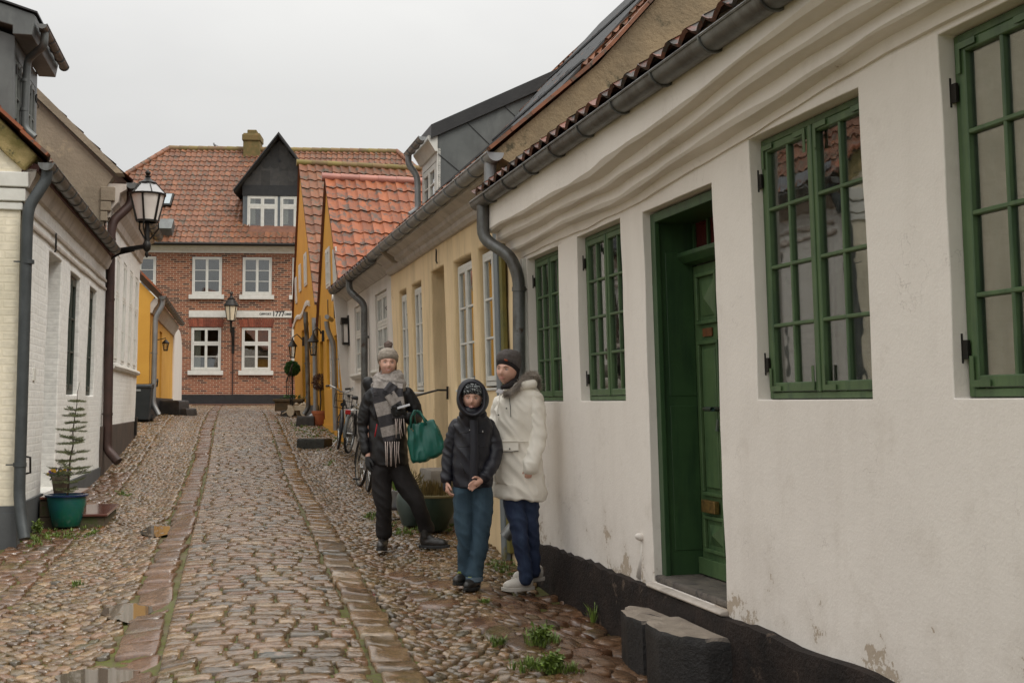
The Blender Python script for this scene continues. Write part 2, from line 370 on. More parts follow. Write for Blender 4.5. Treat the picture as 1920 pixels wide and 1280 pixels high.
M_cob = stone_material('field_cobbles', [(0, (.088, .061, .033)), (.2, (.14, .10, .058)), (.4, (.055, .047, .034)), (.55, (.13, .066, .028)), (.7, (.22, .165, .112)), (.85, (.064, .038, .020)), (1, (.105, .084, .052))], .08, .36)

def stones(name, tq, half, rot, h, mats, power=3., nv=10, jit=.10, sink=.03, tilt=.05, flat=False):
    """tq: (N,2) along/across street; half: (N,2); each stone its own little domed block"""
    N_ = len(tq); th = np.linspace(0, 2 * np.pi, nv, endpoint=False)
    c, s_ = np.cos(th), np.sin(th); r = (np.abs(c) ** power + np.abs(s_) ** power) ** (-1 / power)
    base_ring = np.stack([c * r, s_ * r], 1)
    if flat:
        q_ = [(1, .0), (1, .66), (.95, .90), (.78, 1), (0, 1)]; pts = q_[:-1] + [(-x, y) for x, y in q_[::-1][:-1]] + [(-x, -y) for x, y in q_[:-1]] + [(x, -y) for x, y in q_[::-1][:-1]]
        base_ring = np.array(pts, float); nv = len(pts)
    ring = base_ring[None] * (1 + rng.uniform(-jit, jit, (N_, nv, 1)))
    lv = [(1.0, -sink), (.985, .45), (.90, .90), (.55, 1.0)] if flat else [(1.0, -sink), (.97, .35), (.84, .78), (.52, .98)]
    V = []
    cr, sr = np.cos(rot)[:, None], np.sin(rot)[:, None]
    tl = rng.normal(0, tilt, (N_, 2)); hs = h[:, None] * rng.uniform(.75, 1.1, (N_, 1))
    cx = tq[:, 0] * DR[0] + tq[:, 1] * NR[0]; cy = tq[:, 0] * DR[1] + tq[:, 1] * NR[1]; z0 = gz(cx, cy) - .012
    # local slope of the ground
    e = .15; sy = (gz(cx, cy + e) - gz(cx, cy - e)) / (2 * e); sx = (gz(cx + e, cy) - gz(cx - e, cy)) / (2 * e)
    for k, (sc, hh) in enumerate(lv + [(0, 1.02)]):
        rg = ring * sc if k < 4 else np.zeros((N_, 1, 2))
        a = rg[:, :, 0] * half[:, :1]; b = rg[:, :, 1] * half[:, 1:]
        t_ = a * cr - b * sr; q_ = a * sr + b * cr
        X = t_ * DR[0] + q_ * NR[0]; Y = t_ * DR[1] + q_ * NR[1]
        z = (hs * hh if k else np.full_like(hs, -sink)) + t_ * tl[:, :1] + q_ * tl[:, 1:]
        if 0 < k < 4: z = z + rng.normal(0, .0022, z.shape)
        V.append(np.stack([cx[:, None] + X, cy[:, None] + Y, z0[:, None] + z + X * sx[:, None] + Y * sy[:, None]], 2))
    V = np.concatenate(V, 1); n1 = V.shape[1]
    F4 = [];
    for k in range(3):
        for i in range(nv): F4.append((k * nv + i, k * nv + (i + 1) % nv, (k + 1) * nv + (i + 1) % nv, (k + 1) * nv + i))
    F3 = [(3 * nv + i, 3 * nv + (i + 1) % nv, 4 * nv) for i in range(nv)]
    off = (np.arange(N_) * n1)[:, None, None]
    f4 = (np.array(F4)[None] + off).reshape(-1, 4); f3 = (np.array(F3)[None] + off).reshape(-1, 3)
    me = bpy.data.meshes.new(name); V = V.reshape(-1, 3)
    me.vertices.add(len(V)); me.vertices.foreach_set('co', V.ravel().astype(np.float32))
    nl = f4.size + f3.size; me.loops.add(nl); me.loops.foreach_set('vertex_index', np.concatenate([f4.ravel(), f3.ravel()]).astype(np.int32))
    npg = len(f4) + len(f3); me.polygons.add(npg)
    ls = np.concatenate([np.arange(len(f4)) * 4, f4.size + np.arange(len(f3)) * 3]).astype(np.int32)
    me.polygons.foreach_set('loop_start', ls)
    me.polygons.foreach_set('use_smooth', np.ones(npg, bool)); me.materials.append(mats); me.update(calc_edges=True); me.validate()
    o = bpy.data.objects.new(name, me); COL.objects.link(o); return o
def rows(t0, t1, q0, q1, pitch, wid, jq=.25):
    P_, H_ = [], []; t = t0
    while t < t1:
        p = pitch * random.uniform(.82, 1.2); q = q0 + random.uniform(-.3, 0) * wid; sk = random.uniform(-.03, .03)
        while q < q1:
            w = wid * random.uniform(.65, 1.4); a, b = max(q, q0), min(q + w, q1)
            if b - a > wid * .3:
                P_.append((t + p / 2 + sk * (a - q0) + random.uniform(-.004, .004) + .010 * math.sin(t * 1.1 + a * 3), (a + b) / 2)); H_.append((p / 2 * random.uniform(.84, .93), (b - a) / 2 - .008))
            q += w
        t += p
    return np.array(P_), np.array(H_)
def scatter(t0, t1, qa, qb, size, sj=.3, rotj=.5, asp=1.35):
    P_, H_, A_ = [], [], []; t = t0; odd = 0
    while t < t1:
        st = size(t) if callable(size) else size; q = qa(t) + (odd % 2) * st * .5
        while q < qb(t):
            s_ = st * random.uniform(1 - sj, 1 + sj)
            P_.append((t + random.uniform(-.18, .18) * st, q + random.uniform(-.15, .15) * st)); k = random.uniform(.9, asp)
            H_.append((s_ * .47 / k ** .5, s_ * .50 * k ** .5)); A_.append(random.gauss(0, rotj)); q += st * (1.02 + .1 * random.random())
        t += st * .86; odd += 1
    return np.array(P_), np.array(H_), np.array(A_)
T0, T1 = 3.6, 45.8
p, h = rows(T0, T1, -.385, .752, .125, .185)
tag(stones('road', p, h, rng.normal(0, .03, len(p)), np.full(len(p), .016), M_sett, 6., 14, .035, tilt=.035, flat=True), kind='structure')
P_, H_ = [], []
SLABS = []
for q0, q1, L0 in ((-.64, -.405, .34), (.762, 1.0, .26)):
    t = T0; P_, H_ = [], []; SLABS.append((P_, H_))
    while t < T1:
        l = L0 * random.uniform(.65, 1.35); P_.append((t + l / 2, (q0 + q1) / 2 + random.uniform(-.016, .016) + .014 * math.sin(t * .8 + q0 * 4))); H_.append((l / 2 - .006, (q1 - q0) / 2 * random.uniform(.93, 1.05))); t += l
for (P_, H_), ms in zip(SLABS, (M_slab, M_sett)):
    p, h = np.array(P_), np.array(H_)
    tag(stones('road_edge', p, h, rng.normal(.06, .05, len(p)), np.full(len(p), .017), ms, 6., 16, .06, tilt=.04, flat=True), kind='structure')
def wl(t): return -1.99 - .0 * t
# left gutter cobbles, left row of setts by the houses, right cobbles
p, h, a = scatter(T0, T1, lambda t: -1.42 if t < 40 else -2.6, lambda t: -.68, .088)
tag(stones('pavement', p, h, a, np.full(len(p), .017), M_cob, 2.4, 9, .13, tilt=.08), kind='structure')
p1, h1 = rows(3, 19, -1.99, -1.45, .17, .19)
p1b, h1b = rows(3, 10.5, -4.2, -2.0, .17, .21)
p1 = np.concatenate([p1, p1b]); h1 = np.concatenate([h1, h1b])
tag(stones('pavement', p1, h1, rng.normal(.12, .06, len(p1)), np.full(len(p1), .02), M_slab, 3.4, 12, .10, tilt=.06), kind='structure')
p, h, a = scatter(19, T1, lambda t: -2.15, lambda t: -1.46, .12)
tag(stones('pavement', p, h, a, np.full(len(p), .028), M_cob, 2.6, 9, .12, tilt=.08), kind='structure')
def rq(t):  # house line on the right in street coords
    X = 2.70 / .9665 - .2653 * t * .97; return (2.70 + .04 * t) * 1. + .02
p, h, a = scatter(T0, T1, lambda t: 1.04, lambda t: (1.80 if t < 9 else 2.0 + .035 * t), lambda t: .085 if t > 7 else .09, .35, .6, 1.7)
tag(stones('pavement', p, h, a, np.full(len(p), .018), M_cob, 2.5, 9, .14, tilt=.1), kind='structure')
p, h, a = scatter(T0, 9.0, lambda t: 1.80, lambda t: 2.75, .17, .4, .5, 1.5)
tag(stones('pavement', p, h, a, np.full(len(p), .026), M_slab, 2.9, 12, .16, tilt=.12), kind='structure')
# larger flat stones and drainage line on the right
pp = [(7.3, 1.62), (7.65, 1.55), (7.0, 1.72), (8.35, 1.42), (8.7, 1.35), (6.55, 1.82), (6.25, 1.95), (9.3, 1.4), (9.6, 1.3), (9.0, 1.55), (6.9, 2.2), (6.5, 2.35)]
p = np.array(pp); h = np.array([(random.uniform(.12, .19), random.uniform(.10, .16)) for _ in pp])
tag(stones('pavement', p, h, rng.normal(0, .3, len(p)), np.full(len(p), .03), M_slab, 3.2, 14, .12, tilt=.05), kind='structure')
# brick-paved strip along the far house
mb = MB()
x_, y_ = [], []
v, f = grid_mesh(np.linspace(-20, 6, 60), np.linspace(43.2, 45.2, 6), lambda X, Y: gz(X, Y) + .022)
M_pave = brickmat('red_paving_brick', [(0, (.16, .06, .04)), (1, (.24, .10, .07))], (.09, .06, .04), .22, .11, .012, .4, .5, .006, 'xz')
for n_ in M_pave.node_tree.nodes:
    if n_.type == 'SEPXYZ': sepn = n_
for l_ in list(M_pave.node_tree.links):
    if l_.from_node == sepn and l_.from_socket.name == 'Z': ts = l_.to_socket; M_pave.node_tree.links.new(sepn.outputs[1], ts)
tag(np_mesh('street', v, f, M_pave), kind='structure')
# puddles: level sheets of water lying in the left gutter
def puddle(pd):
    X0, Y0, rt, rq_, z0, seed = pd; n = 40; mb = MB(); vs = [(X0, Y0, 0)]
    for k in range(n):
        an = 2 * math.pi * k / n; r = 1.1 + .35 * noise.noise(Vector((math.cos(an) * 1.3 + seed, math.sin(an) * 1.3, seed))) + .18 * noise.noise(Vector((math.cos(an) * 4 + seed, math.sin(an) * 4, seed)))
        t_, q_ = rt * math.cos(an) * r, rq_ * math.sin(an) * r; vs.append((X0 + t_ * DR[0] + q_ * NR[0], Y0 + t_ * DR[1] + q_ * NR[1], 0))
    mb.add(vs, [(0, 1 + k, 1 + (k + 1) % n) for k in range(n)]); o = mb.build('puddle', M_water, None, recalc=False); o.location.z = z0 - .0235; o['kind'] = 'structure'; return o
M_water, nt, P, N, L = new_mat('puddle_water')
P.inputs['Base Color'].default_value = (.10, .08, .06, 1); P.inputs['Roughness'].default_value = .03; P.inputs['IOR'].default_value = 1.5; P.inputs['Specular IOR Level'].default_value = .8
for p_ in PUDS: puddle(p_)
M_decktile = mat('mortared_tile_underside', (.20, .085, .05), (.13, .06, .04), 5, .85, 40, .4, .005)
# ================================================================== building helpers (wall frame coords: a along, o out, z up)
def lin(a, b, st):
    n = max(1, int(round((b - a) / st))); return [a + (b - a) * i / n for i in range(n + 1)]
def wall(fr, name, m, parent, a0, a1, z0, z1, holes=(), depth=.3, step=.3, amp=0., nscale=1.3, o=0., bevel=0., top=None):
    xs = set(); zs = set()
    for h in holes: xs |= {round(h[0], 4), round(h[1], 4)}; zs |= {round(h[2], 4), round(h[3], 4)}
    def fill(ks, lo, hi):
        ks = sorted(ks | {round(lo, 4), round(hi, 4)}); out = []
        for p, q in zip(ks[:-1], ks[1:]): out += [round(x, 4) for x in lin(p, q, step)[:-1]]
        return out + [ks[-1]]
    A = fill(xs, a0, a1); Z = fill(zs, z0, z1); idx = {}; V = []; F = []
    def vid(a, oo, z):
        k = (a, round(oo, 4), z)
        if k not in idx:
            idx[k] = len(V); n = amp * (noise.noise(Vector((a * nscale, z * nscale, 1.3))) + .5 * noise.noise(Vector((a * nscale * 3.1, z * nscale * 3.1, 7.3))))
            zz = z + (top(a) if top and z == Z[-1] else 0)
            V.append((a, oo + n, zz))
        return idx[k]
    inh = lambda a, z: any(h[0] < a < h[1] and h[2] < z < h[3] for h in holes)
    for i in range(len(A) - 1):
        for j in range(len(Z) - 1):
            if inh((A[i] + A[i + 1]) / 2, (Z[j] + Z[j + 1]) / 2): continue
            F.append((vid(A[i], o, Z[j]), vid(A[i + 1], o, Z[j]), vid(A[i + 1], o, Z[j + 1]), vid(A[i], o, Z[j + 1])))
    ds = lin(0, -depth, .15)
    for h in holes:
        aa = [x for x in A if h[0] - 1e-3 <= x <= h[1] + 1e-3]; zz = [x for x in Z if h[2] - 1e-3 <= x <= h[3] + 1e-3]
        loop = [(x, zz[0]) for x in aa] + [(aa[-1], z) for z in zz[1:]] + [(x, zz[-1]) for x in aa[::-1][1:]] + [(aa[0], z) for z in zz[::-1][1:]]
        for (p, q) in zip(loop[:-1], loop[1:]):
            for d0, d1 in zip(ds[:-1], ds[1:]):
                F.append((vid(p[0], o + d0, p[1]), vid(q[0], o + d0, q[1]), vid(q[0], o + d1, q[1]), vid(p[0], o + d1, p[1])))
    # ends and top going back
    mb = MB(fr); mb.add(V, F)
    return mb.build(name, m, parent, smooth='auto', bevel=bevel, seg=3, ang=50)
def cornice(fr, name, m, parent, prof, a0, a1, amp=.012, step=.12, seed=0., nscale=.9, zfun=None):
    """prof: open polygon (o,z) list swept along a, wobbling like old masonry"""
    A = lin(a0, a1, step); n = len(prof); V = []
    for a in A:
        for k, (o, z) in enumerate(prof):
            w_ = noise.noise(Vector((a * nscale, k * .35 + seed, seed))) + .4 * noise.noise(Vector((a * nscale * 3, k * .9, seed)))
            V.append((a, o + amp * .6 * w_, z + (amp * w_ if 0 < k < n - 1 else 0) + (zfun(a) if zfun else 0)))
    F = [(i * n + k, (i + 1) * n + k, (i + 1) * n + (k + 1) % n, i * n + (k + 1) % n) for i in range(len(A) - 1) for k in range(n)]
    F += [tuple(range(n)), tuple((len(A) - 1) * n + k for k in range(n))[::-1]]
    mb = MB(fr); mb.add(V, F); return mb.build(name, m, parent, smooth='auto', ang=28)
def gutter(fr, parent, a0, a1, o, z, r=.065, m=None, brackets=.6, zf=lambda a: 0.):
    mb = MB(fr); A = lin(a0, a1, .5); n = 10; V = []
    ang = [math.pi + math.pi * k / n for k in range(n + 1)]
    for a in A:
        V += [(a, o + r * math.cos(t), z + r + r * math.sin(t) + zf(a)) for t in ang] + [(a, o + (r - .006) * math.cos(t), z + r + .002 + (r - .006) * math.sin(t) + zf(a)) for t in ang[::-1]]
    k2 = 2 * (n + 1)
    F = [(i * k2 + k, i * k2 + (k + 1) % k2, (i + 1) * k2 + (k + 1) % k2, (i + 1) * k2 + k) for i in range(len(A) - 1) for k in range(k2)]
    mb.add(V, F)
    for a, s_ in ((A[0], 0), (A[-1], 1)):      # end caps
        mb.prism([(o + r * math.cos(t), z + r + r * math.sin(t) + zf(a)) for t in ang], 0, a - .004, a + .004)
    mb.tube([(a, o + r, z + r + zf(a)) for a in A], .009, 6)
    br = mb; a = a0 + .2
    while a < a1:
        pts = [(a, o + (r + .006) * math.cos(t), z + r + (r + .006) * math.sin(t) + zf(a)) for t in ang]
        br.tube(pts, .007, 5); a += brackets
    return mb.build('gutter', m or M_zinc, parent, smooth='auto', ang=50)
def pipe(fr, parent, pts, r=.045, m=None, collars=(), name='downpipe', n=14):
    mb = MB(fr)
    # smooth the bends
    P_ = [Vector(p) for p in pts]; out = [P_[0]]
    for i in range(1, len(P_) - 1):
        a, b, c = P_[i - 1], P_[i], P_[i + 1]; d = min(.09, (a - b).length * .45, (c - b).length * .45)
        p0 = b + (a - b).normalized() * d; p1 = b + (c - b).normalized() * d
        out += [p0 * (1 - t) ** 2 + b * 2 * t * (1 - t) + p1 * t * t for t in (0, .25, .5, .75, 1)]
    out.append(P_[-1]); mb.tube(out, r, n)
    for (p, ax) in collars:
        p = Vector(p); mb.tube([p - Vector(ax) * .018, p + Vector(ax) * .018], r + .007, n)
        mb.bar(p, p + Vector((0, -.12, 0)), .012)
    return mb.build(name, m or M_zinc, parent, smooth='auto', ang=50)
def tiles(name, m, parent, org, U, V, nu, nv, tw=.205, tl=.33, mask=None, deck=None, sag=.0, roll=.024, sm=True, lipm=.022):
    org, U, V = Vector(org), Vector(U).normalized(), Vector(V).normalized(); Nn = U.cross(V).normalized()
    if Nn.z < 0: Nn = -Nn
    k = 7; vs, fs = [], []
    prof = [(i / (k - 1) * 1.04, roll * (math.cos(2 * math.pi * (i / (k - 1)) - .9) * .8 + .25 * math.cos(4 * math.pi * i / (k - 1)))) for i in range(k)]
    for j in range(nv):
        for i in range(nu):
            if mask and not mask((i + .5) * tw, (j + .5) * tl): continue
            b = len(vs); j1 = random.uniform(-.008, .008); j2 = random.uniform(-.004, .004); hh = -sag * math.sin(math.pi * (j + .5) / nv) + .01 * noise.noise(Vector((i * .4, j * .4, 2)))
            for vv, lift in ((0, .032), (tl * 1.08, .006)):
                for u, h in prof: vs.append(org + U * ((i + u) * tw + j2) + V * (j * tl + vv + j1) + Nn * (h + lift + hh))
            for u, h in prof: vs.append(org + U * ((i + u) * tw + j2) + V * (j * tl + j1 + .006) + Nn * (h + .032 - lipm + hh))
            for q in range(k - 1):
                fs.append((b + q, b + q + 1, b + k + q + 1, b + k + q)); fs.append((b + 2 * k + q, b + 2 * k + q + 1, b + q + 1, b + q))
    mb = MB(); mb.v = [tuple(x) for x in vs]; mb.f = fs; mb.m = [0] * len(fs)
    if deck is not None:
        mb.cm = 1; mb.add(deck, [tuple(range(len(deck)))])
    return mb.build(name, [m, M_decktile] if deck is not None else m, parent, smooth='auto', recalc=False, ang=60)
def ridge(name, m, parent, p, q, r=.10, L_=.38, rad2=.0):
    p, q = Vector(p), Vector(q); d = (q - p); n = max(1, int(d.length / L_)); mb = MB()
    for i in range(n):
        a = p + d * (i / n); b = p + d * ((i + 1.06) / n); mb.tube([a, b], [r * 1.08, r * .96], 12)
    return mb.build(name, m, parent, smooth='auto', ang=50)
def quad_window(fr, parent, a0, a1, z0, z1, o, m, ncas=2, cols=2, rws=4, transom=None, fw=.05, cw=.045, mw=.02, th=.05, name='window', hinges='both', hm=None,
                curtain=True, gm=None, blind=None, deepmul=True, midpost=True):
    """side-hung casement window: frame mesh, glass and hinges below it. a0..a1, z0..z1 outer size; o = front plane"""
    mb = MB(fr); f = o - th
    mb.box(a0, a0 + fw, f, o, z0, z1); mb.box(a1 - fw, a1, f, o, z0, z1)
    mb.box(a0 + fw, a1 - fw, f, o, z0, z0 + fw); mb.box(a0 + fw, a1 - fw, f, o, z1 - fw, z1)
    zs = [(z0 + fw, z1 - fw)] if transom is None else [(z0 + fw, transom - .025), (transom + .025, z1 - fw)]
    if transom is not None: mb.box(a0 + fw, a1 - fw, f, o + .01, transom - .025, transom + .025)
    W = (a1 - a0 - 2 * fw) / ncas; o2 = o + .008; f2 = o - .03
    for zi, (za, zb) in enumerate(zs):
        rr = rws if transom is None else rws[zi]
        for c in range(ncas):
            x0 = a0 + fw + c * W + .003; x1 = x0 + W - .006
            mb.box(x0, x0 + cw, f2, o2, za + .003, zb - .003); mb.box(x1 - cw, x1, f2, o2, za + .003, zb - .003)
            mb.box(x0 + cw, x1 - cw, f2, o2, za + .003, za + .003 + cw * 1.15); mb.box(x0 + cw, x1 - cw, f2, o2, zb - .003 - cw, zb - .003)
            for k in range(1, cols):
                x = x0 + cw + (x1 - x0 - 2 * cw) * k / cols; mb.box(x - mw / 2, x + mw / 2, f2 + .004, o2 - .004, za + cw, zb - cw)
            for k in range(1, rr):
                z = za + cw + (zb - za - 2 * cw) * k / rr; mb.box(x0 + cw, x1 - cw, f2 + .002, o2 - .002, z - mw / 2, z + mw / 2)
            if midpost and c: mb.box(x0 - .016, x0 + .012, o2 - .004, o2 + .008, za, zb)
    w = mb.build(name, m, parent, bevel=.004, seg=1)
    g = MB(fr)
    g.box(a0 + fw + .01, a1 - fw - .01, o - .018, o - .014, z0 + fw + .01, z1 - fw - .01); g.build('glass', gm or M_glass, w)
    if hinges:
        for aa, sg in ((a0, 1), (a1, -1)):
            if hinges == 'far' and sg < 0: continue
            for hz in (z0 + (z1 - z0) * .13, z1 - (z1 - z0) * .16):
                hb = MB(fr); hb.box(aa - .025 * sg if sg > 0 else aa - .03, aa + .03 if sg > 0 else aa + .025, o + .008, o + .02, hz - .035, hz + .035)
                hb.tube([(aa - .012 * sg, o + .018, hz - .05), (aa - .012 * sg, o + .018, hz + .06)], .010, 8)
                hb.tube([(aa - .012 * sg, o + .02, hz - .05), (aa - .02 * sg, o + .05, hz - .09), (aa - .012 * sg, o + .035, hz - .12)], .006, 6)
                hb.build('hinge', hm or M_iron, w, smooth='auto')
    if curtain:
        cb = MB(fr)
        for (x0, x1) in (curtain if isinstance(curtain, list) else [(a0, a0 + (a1 - a0) * .3), (a1 - (a1 - a0) * .3, a1)]):
            n = max(4, int((x1 - x0) / .025)); V = []
            for i in range(n + 1):
                x = x0 + (x1 - x0) * i / n; y = o - .085 + .012 * math.sin(i * 1.9) + .006 * math.sin(i * .7)
                V += [(x, y, z0 + .02), (x, y, z1 - .01)]
            cb.add(V, [(2 * i, 2 * i + 2, 2 * i + 3, 2 * i + 1) for i in range(n)])
        cb.build('curtain', blind or M_curtain, w, smooth=True, recalc=False)
    return w
def lever(fr, parent, p, m=None):
    mb = MB(fr); a, o, z = p; mb.box(a - .02, a + .02, o, o + .012, z - .1, z + .07); mb.tube([(a, o, z), (a, o + .05, z), (a + .1, o + .055, z)], .009, 8)
    return mb.build('handle', m or M_iron, parent, smooth='auto')
def anchor_mark(fr, parent, a, o, z, h=.22):
    mb = MB(fr); mb.tube([(a - .015, o + .015, z - h / 2), (a + .012, o + .02, z - h / 2 + .03), (a, o + .02, z), (a - .01, o + .02, z + h / 2 - .02), (a + .03, o + .015, z + h / 2)], .010, 6)
    return mb.build('wall_anchor', M_iron, parent, smooth=True)
def quadface(fr, name, m, parent, pts):
    mb = MB(fr); mb.add(pts, [tuple(range(len(pts)))]); return mb.build(name, m, parent, recalc=False)
# ================================================================== right row
RZR = math.atan(.2653); RZL = math.atan(.2267)
def base_of(fr, a, o=0.):
    p = fr @ Vector((a, o, 1.45)); return (p.x, p.y, float(gz(p.x, p.y)))
def fp(fr, a, o, z): return fr @ Vector((a, o, z))
FR0 = wall_frame(.2653, 2.70, 1, 0.)     # upright version for roofs
FL0 = wall_frame(.2267, -1.99, -1, 0.)
dR = Vector((FR0[0][0], FR0[1][0], 0)); oR = Vector((FR0[0][1], FR0[1][1], 0)); UP = Vector((0, 0, 1))
dL = Vector((FL0[0][0], FL0[1][0], 0)); oL = Vector((FL0[0][1], FL0[1][1], 0))

# ---------------------------------------------------------------- white house with green windows
h1 = thing('house', 'low white plastered house with green lattice windows, green door and black plinth', 'house', base_of(FR, 6.4), RZR)
W = [(8.68, 9.56), (7.30, 8.23), (4.40, 5.43), (2.82, 3.85), (.75, 1.78)]
door = (5.88, 6.91)
TOPS = [2.65, 2.655, 2.765, 2.82, 2.86]
def hz1(a): return .15 * min(1, max(0, (7.0 - a) / 2.8))
holes = [(a, b, 1.47, t_) for (a, b), t_ in zip(W, TOPS)] + [(door[0], door[1], .37, 2.63)]
wall(FR, 'wall', M_flake, h1, -2.5, 9.84, .24, 3.0, holes, .34, .14, .010, 1.2, bevel=.018, top=None)
mb = MB(FR); mb.box(9.80, 9.86, -.3, -.002, -.3, 3.3); mb.build('end_wall', M_white, h1)
cornice(FR, 'cornice', M_flake, h1, [(-.06, 2.69), (.018, 2.69), (.026, 2.735), (.088, 2.742), (.100, 2.755), (.100, 2.815), (.166, 2.822), (.180, 2.838), (.180, 2.892), (.250, 2.900), (.266, 2.92), (.262, 3.20), (-.06, 3.20)], -2.5, 9.86, .020, .09, 2., zfun=lambda a: hz1(a))
# plinth: rough tarred base
A = lin(-2.5, 9.86, .09); V = []; rws_ = [(.055, -.6), (.06, -.1), (.05, .12), (.055, .27), (.042, .335), (-.05, .345)]
for a in A:
    for k, (o, z) in enumerate(rws_):
        n1 = noise.noise(Vector((a * 4, k * 1.7, 9))); n2 = noise.noise(Vector((a * 1.1, k * .4, 4)))
        V.append((a, o + .014 * n1 + .02 * n2, z + (.030 * noise.noise(Vector((a * 2.3, 1, 1))) + .016 * noise.noise(Vector((a * 11, 1, 1))) if k >= 4 else 0)))
nk = len(rws_); mb = MB(FR); mb.add(V, [(i * nk + k, (i + 1) * nk + k, (i + 1) * nk + k + 1, i * nk + k + 1) for i in range(len(A) - 1) for k in range(nk - 1)])
mb.build('plinth', M_tar, h1, smooth='auto', ang=50)
mb = MB(FR); mb.box(-2.5, 9.8, -.75, -.72, .2, 3.1); mb.box(-2.5, -2.45, -.72, -.05, .2, 3.1); mb.build('room_backing', M_room, h1)
for i, (a, b) in enumerate(W):
    cur = [(a + .05, a + .46), (b - .50, b - .05)] if i > 1 else [(a + .02, a + .36), (b - .40, b)]
    w = quad_window(FR, h1, a + .004, b - .004, 1.475, TOPS[i] - .005, -.065, M_green, 2, 2, 4, fw=.032, cw=.038, mw=.018, name='window', curtain=cur, blind=M_curtrefl if i == 0 else M_curtain)
    if i in (2, 3):      # flat iron corner straps of the casements
        st = MB(FR); mid = (a + b) / 2
        for x in (a + .06, mid - .06, mid + .06, b - .06):
            s_ = 1 if x in (a + .06, mid + .06) else -1
            for z, t in ((1.525, 1), (TOPS[i] - .055, -1)):
                st = MB(FR); st.box(min(x - .02 * s_, x + .09 * s_), max(x - .02 * s_, x + .09 * s_), -.051, -.047, z - .012, z + .012)
                st.box(min(x - .022 * s_, x), max(x - .022 * s_, x), -.0511, -.0471, min(z, z + .1 * t), max(z, z + .1 * t)); st.build('strap', M_green, w)
tb = MB(FR)      # inner sashes and a pale lampshade behind the nearest glass
for a, b in W[2:4]:
    for x in (a + .12, (a + b) / 2 - .09, (a + b) / 2 + .09, b - .12): tb = MB(FR); tb.box(x - .02, x + .02, -.125, -.115, 1.5, 2.64); tb.build('inner_sash', M_wpaint, h1)
lampsh = MB(FR); lampsh.lathe((3.22, -.28, 1.50), [(.05, 0), (.055, .01), (.095, .14), (.09, .14), (.05, .015)], 14)
o_ = lampsh.build('lampshade', mat('peach_lampshade', (.55, .33, .22), (.5, .3, .2), 3, .8), None, smooth='auto'); c_ = fp(FR, 3.22, -.28, 1.50); solo(o_, c_)
tag(o_, 'small peach tapered pot standing behind the nearest green window pane', 'pot')
# door set
dr = MB(FR); a0, a1 = door; zt = 2.615
dr.box(a0 + .0, a0 + .05, -.33, -.05, .40, zt); dr.box(a1 - .05, a1 + .0, -.33, -.05, .40, zt); dr.box(a0 + .05, a1 - .05, -.33, -.05, zt - .055, zt)
dr.box(a1 - .075, a1 - .05, -.08, -.048, .40, zt - .055); dr.box(a0 + .05, a0 + .075, -.08, -.048, .40, zt - .055)   # architrave bead
for zz in (.56, 1.5): dr.box(a1 - .055, a1 - .048, -.30, -.12, zz, zz + .88)      # sunk lining panels
fr_ = dr.build('door_frame', M_dgreen, h1, bevel=.005)
ts = MB(FR); ts.prism([(-.30, 2.30), (-.235, 2.31), (-.20, 2.35), (-.20, 2.375), (-.30, 2.385)], 0, a0 + .051, a1 - .051)
ts.build('transom', M_dgreen, h1, bevel=.004)
rd = MB(FR); rd.box(a0 + .051, a1 - .051, -.318, -.312, 2.385, zt - .056); rd.build('fanlight', mat('red_fanlight_glass', (.10, .012, .01), (.05, .006, .006), 6, .12), h1)
fb = MB(FR)
for x in (a1 - .09, a1 - .30, a1 - .51): fb = MB(FR); fb.box(x - .012, x + .012, -.311, -.295, 2.386, zt - .056); fb.build('fanlight_bar', M_dgreen, h1)
df = MB(FR); L0, L1 = a0 + .055, a1 - .055; o = -.30
df.box(L0, L1, o - .04, o, .44, 2.295)
df.box(L0, L1, o + .001, o + .03, .42, .52)                                     # weather board
def panel(x0, x1, z0, z1, pyr):
    for (p, q, r_, s_) in ((x0, x1, z0, z0 + .022), (x0, x1, z1 - .022, z1), (x0, x0 + .022, z0 + .022, z1 - .022), (x1 - .022, x1, z0 + .022, z1 - .022)): df.box(p, q, o + .001, o + .022, r_, s_)
    xi0, xi1, zi0, zi1 = x0 + .05, x1 - .05, z0 + .05, z1 - .05; xm, zm = (xi0 + xi1) / 2, (zi0 + zi1) / 2
    if pyr: df.add([(xi0, o + .004, zi0), (xi1, o + .004, zi0), (xi1, o + .004, zi1), (xi0, o + .004, zi1), (xm, o + .032, zm)], [(0, 1, 4), (1, 2, 4), (2, 3, 4), (3, 0, 4)])
    else: df.box(xi0, xi1, o + .003, o + .014, zi0, zi1)
for x0 in (L1 - .06 - .30, L0 + .08):
    panel(x0, x0 + .29, 1.93, 2.24, True); panel(x0, x0 + .29, .90, 1.83, False); panel(x0, x0 + .29, .56, .78, True)
df.box((L0 + L1) / 2 - .03, (L0 + L1) / 2 + .03, o + .001, o + .02, .53, 2.28)
dl = df.build('door', M_green, h1, bevel=.004)
mb = MB(FR); mb.box(L1 - .29, L1 - .10, o + .01, o + .045, .80, .875); mb.build('letter_slot', M_brass, dl, bevel=.006)
mb = MB(FR); mb.box(L1 - .27, L1 - .14, o + .004, o + .012, 1.855, 1.905); mb.build('number_plate', mat('brown_plate', (.16, .06, .02), (.10, .04, .015), 20, .5), dl)
mb = MB(FR); x = L1 - .36; mb.box(x - .02, x + .03, o, o + .014, 1.28, 1.45); mb.tube([(x, o, 1.42), (x, o + .06, 1.42), (x - .02, o + .075, 1.42), (x + .1, o + .07, 1.42)], .014, 8); mb.tube([(x + .02, o + .02, 1.36), (x + .02, o + .03, 1.29)], .012, 8)
mb.build('handle', mat('verdigris_handle', (.05, .10, .09), (.10, .09, .06), 30, .4, metal=.6), dl, smooth='auto')
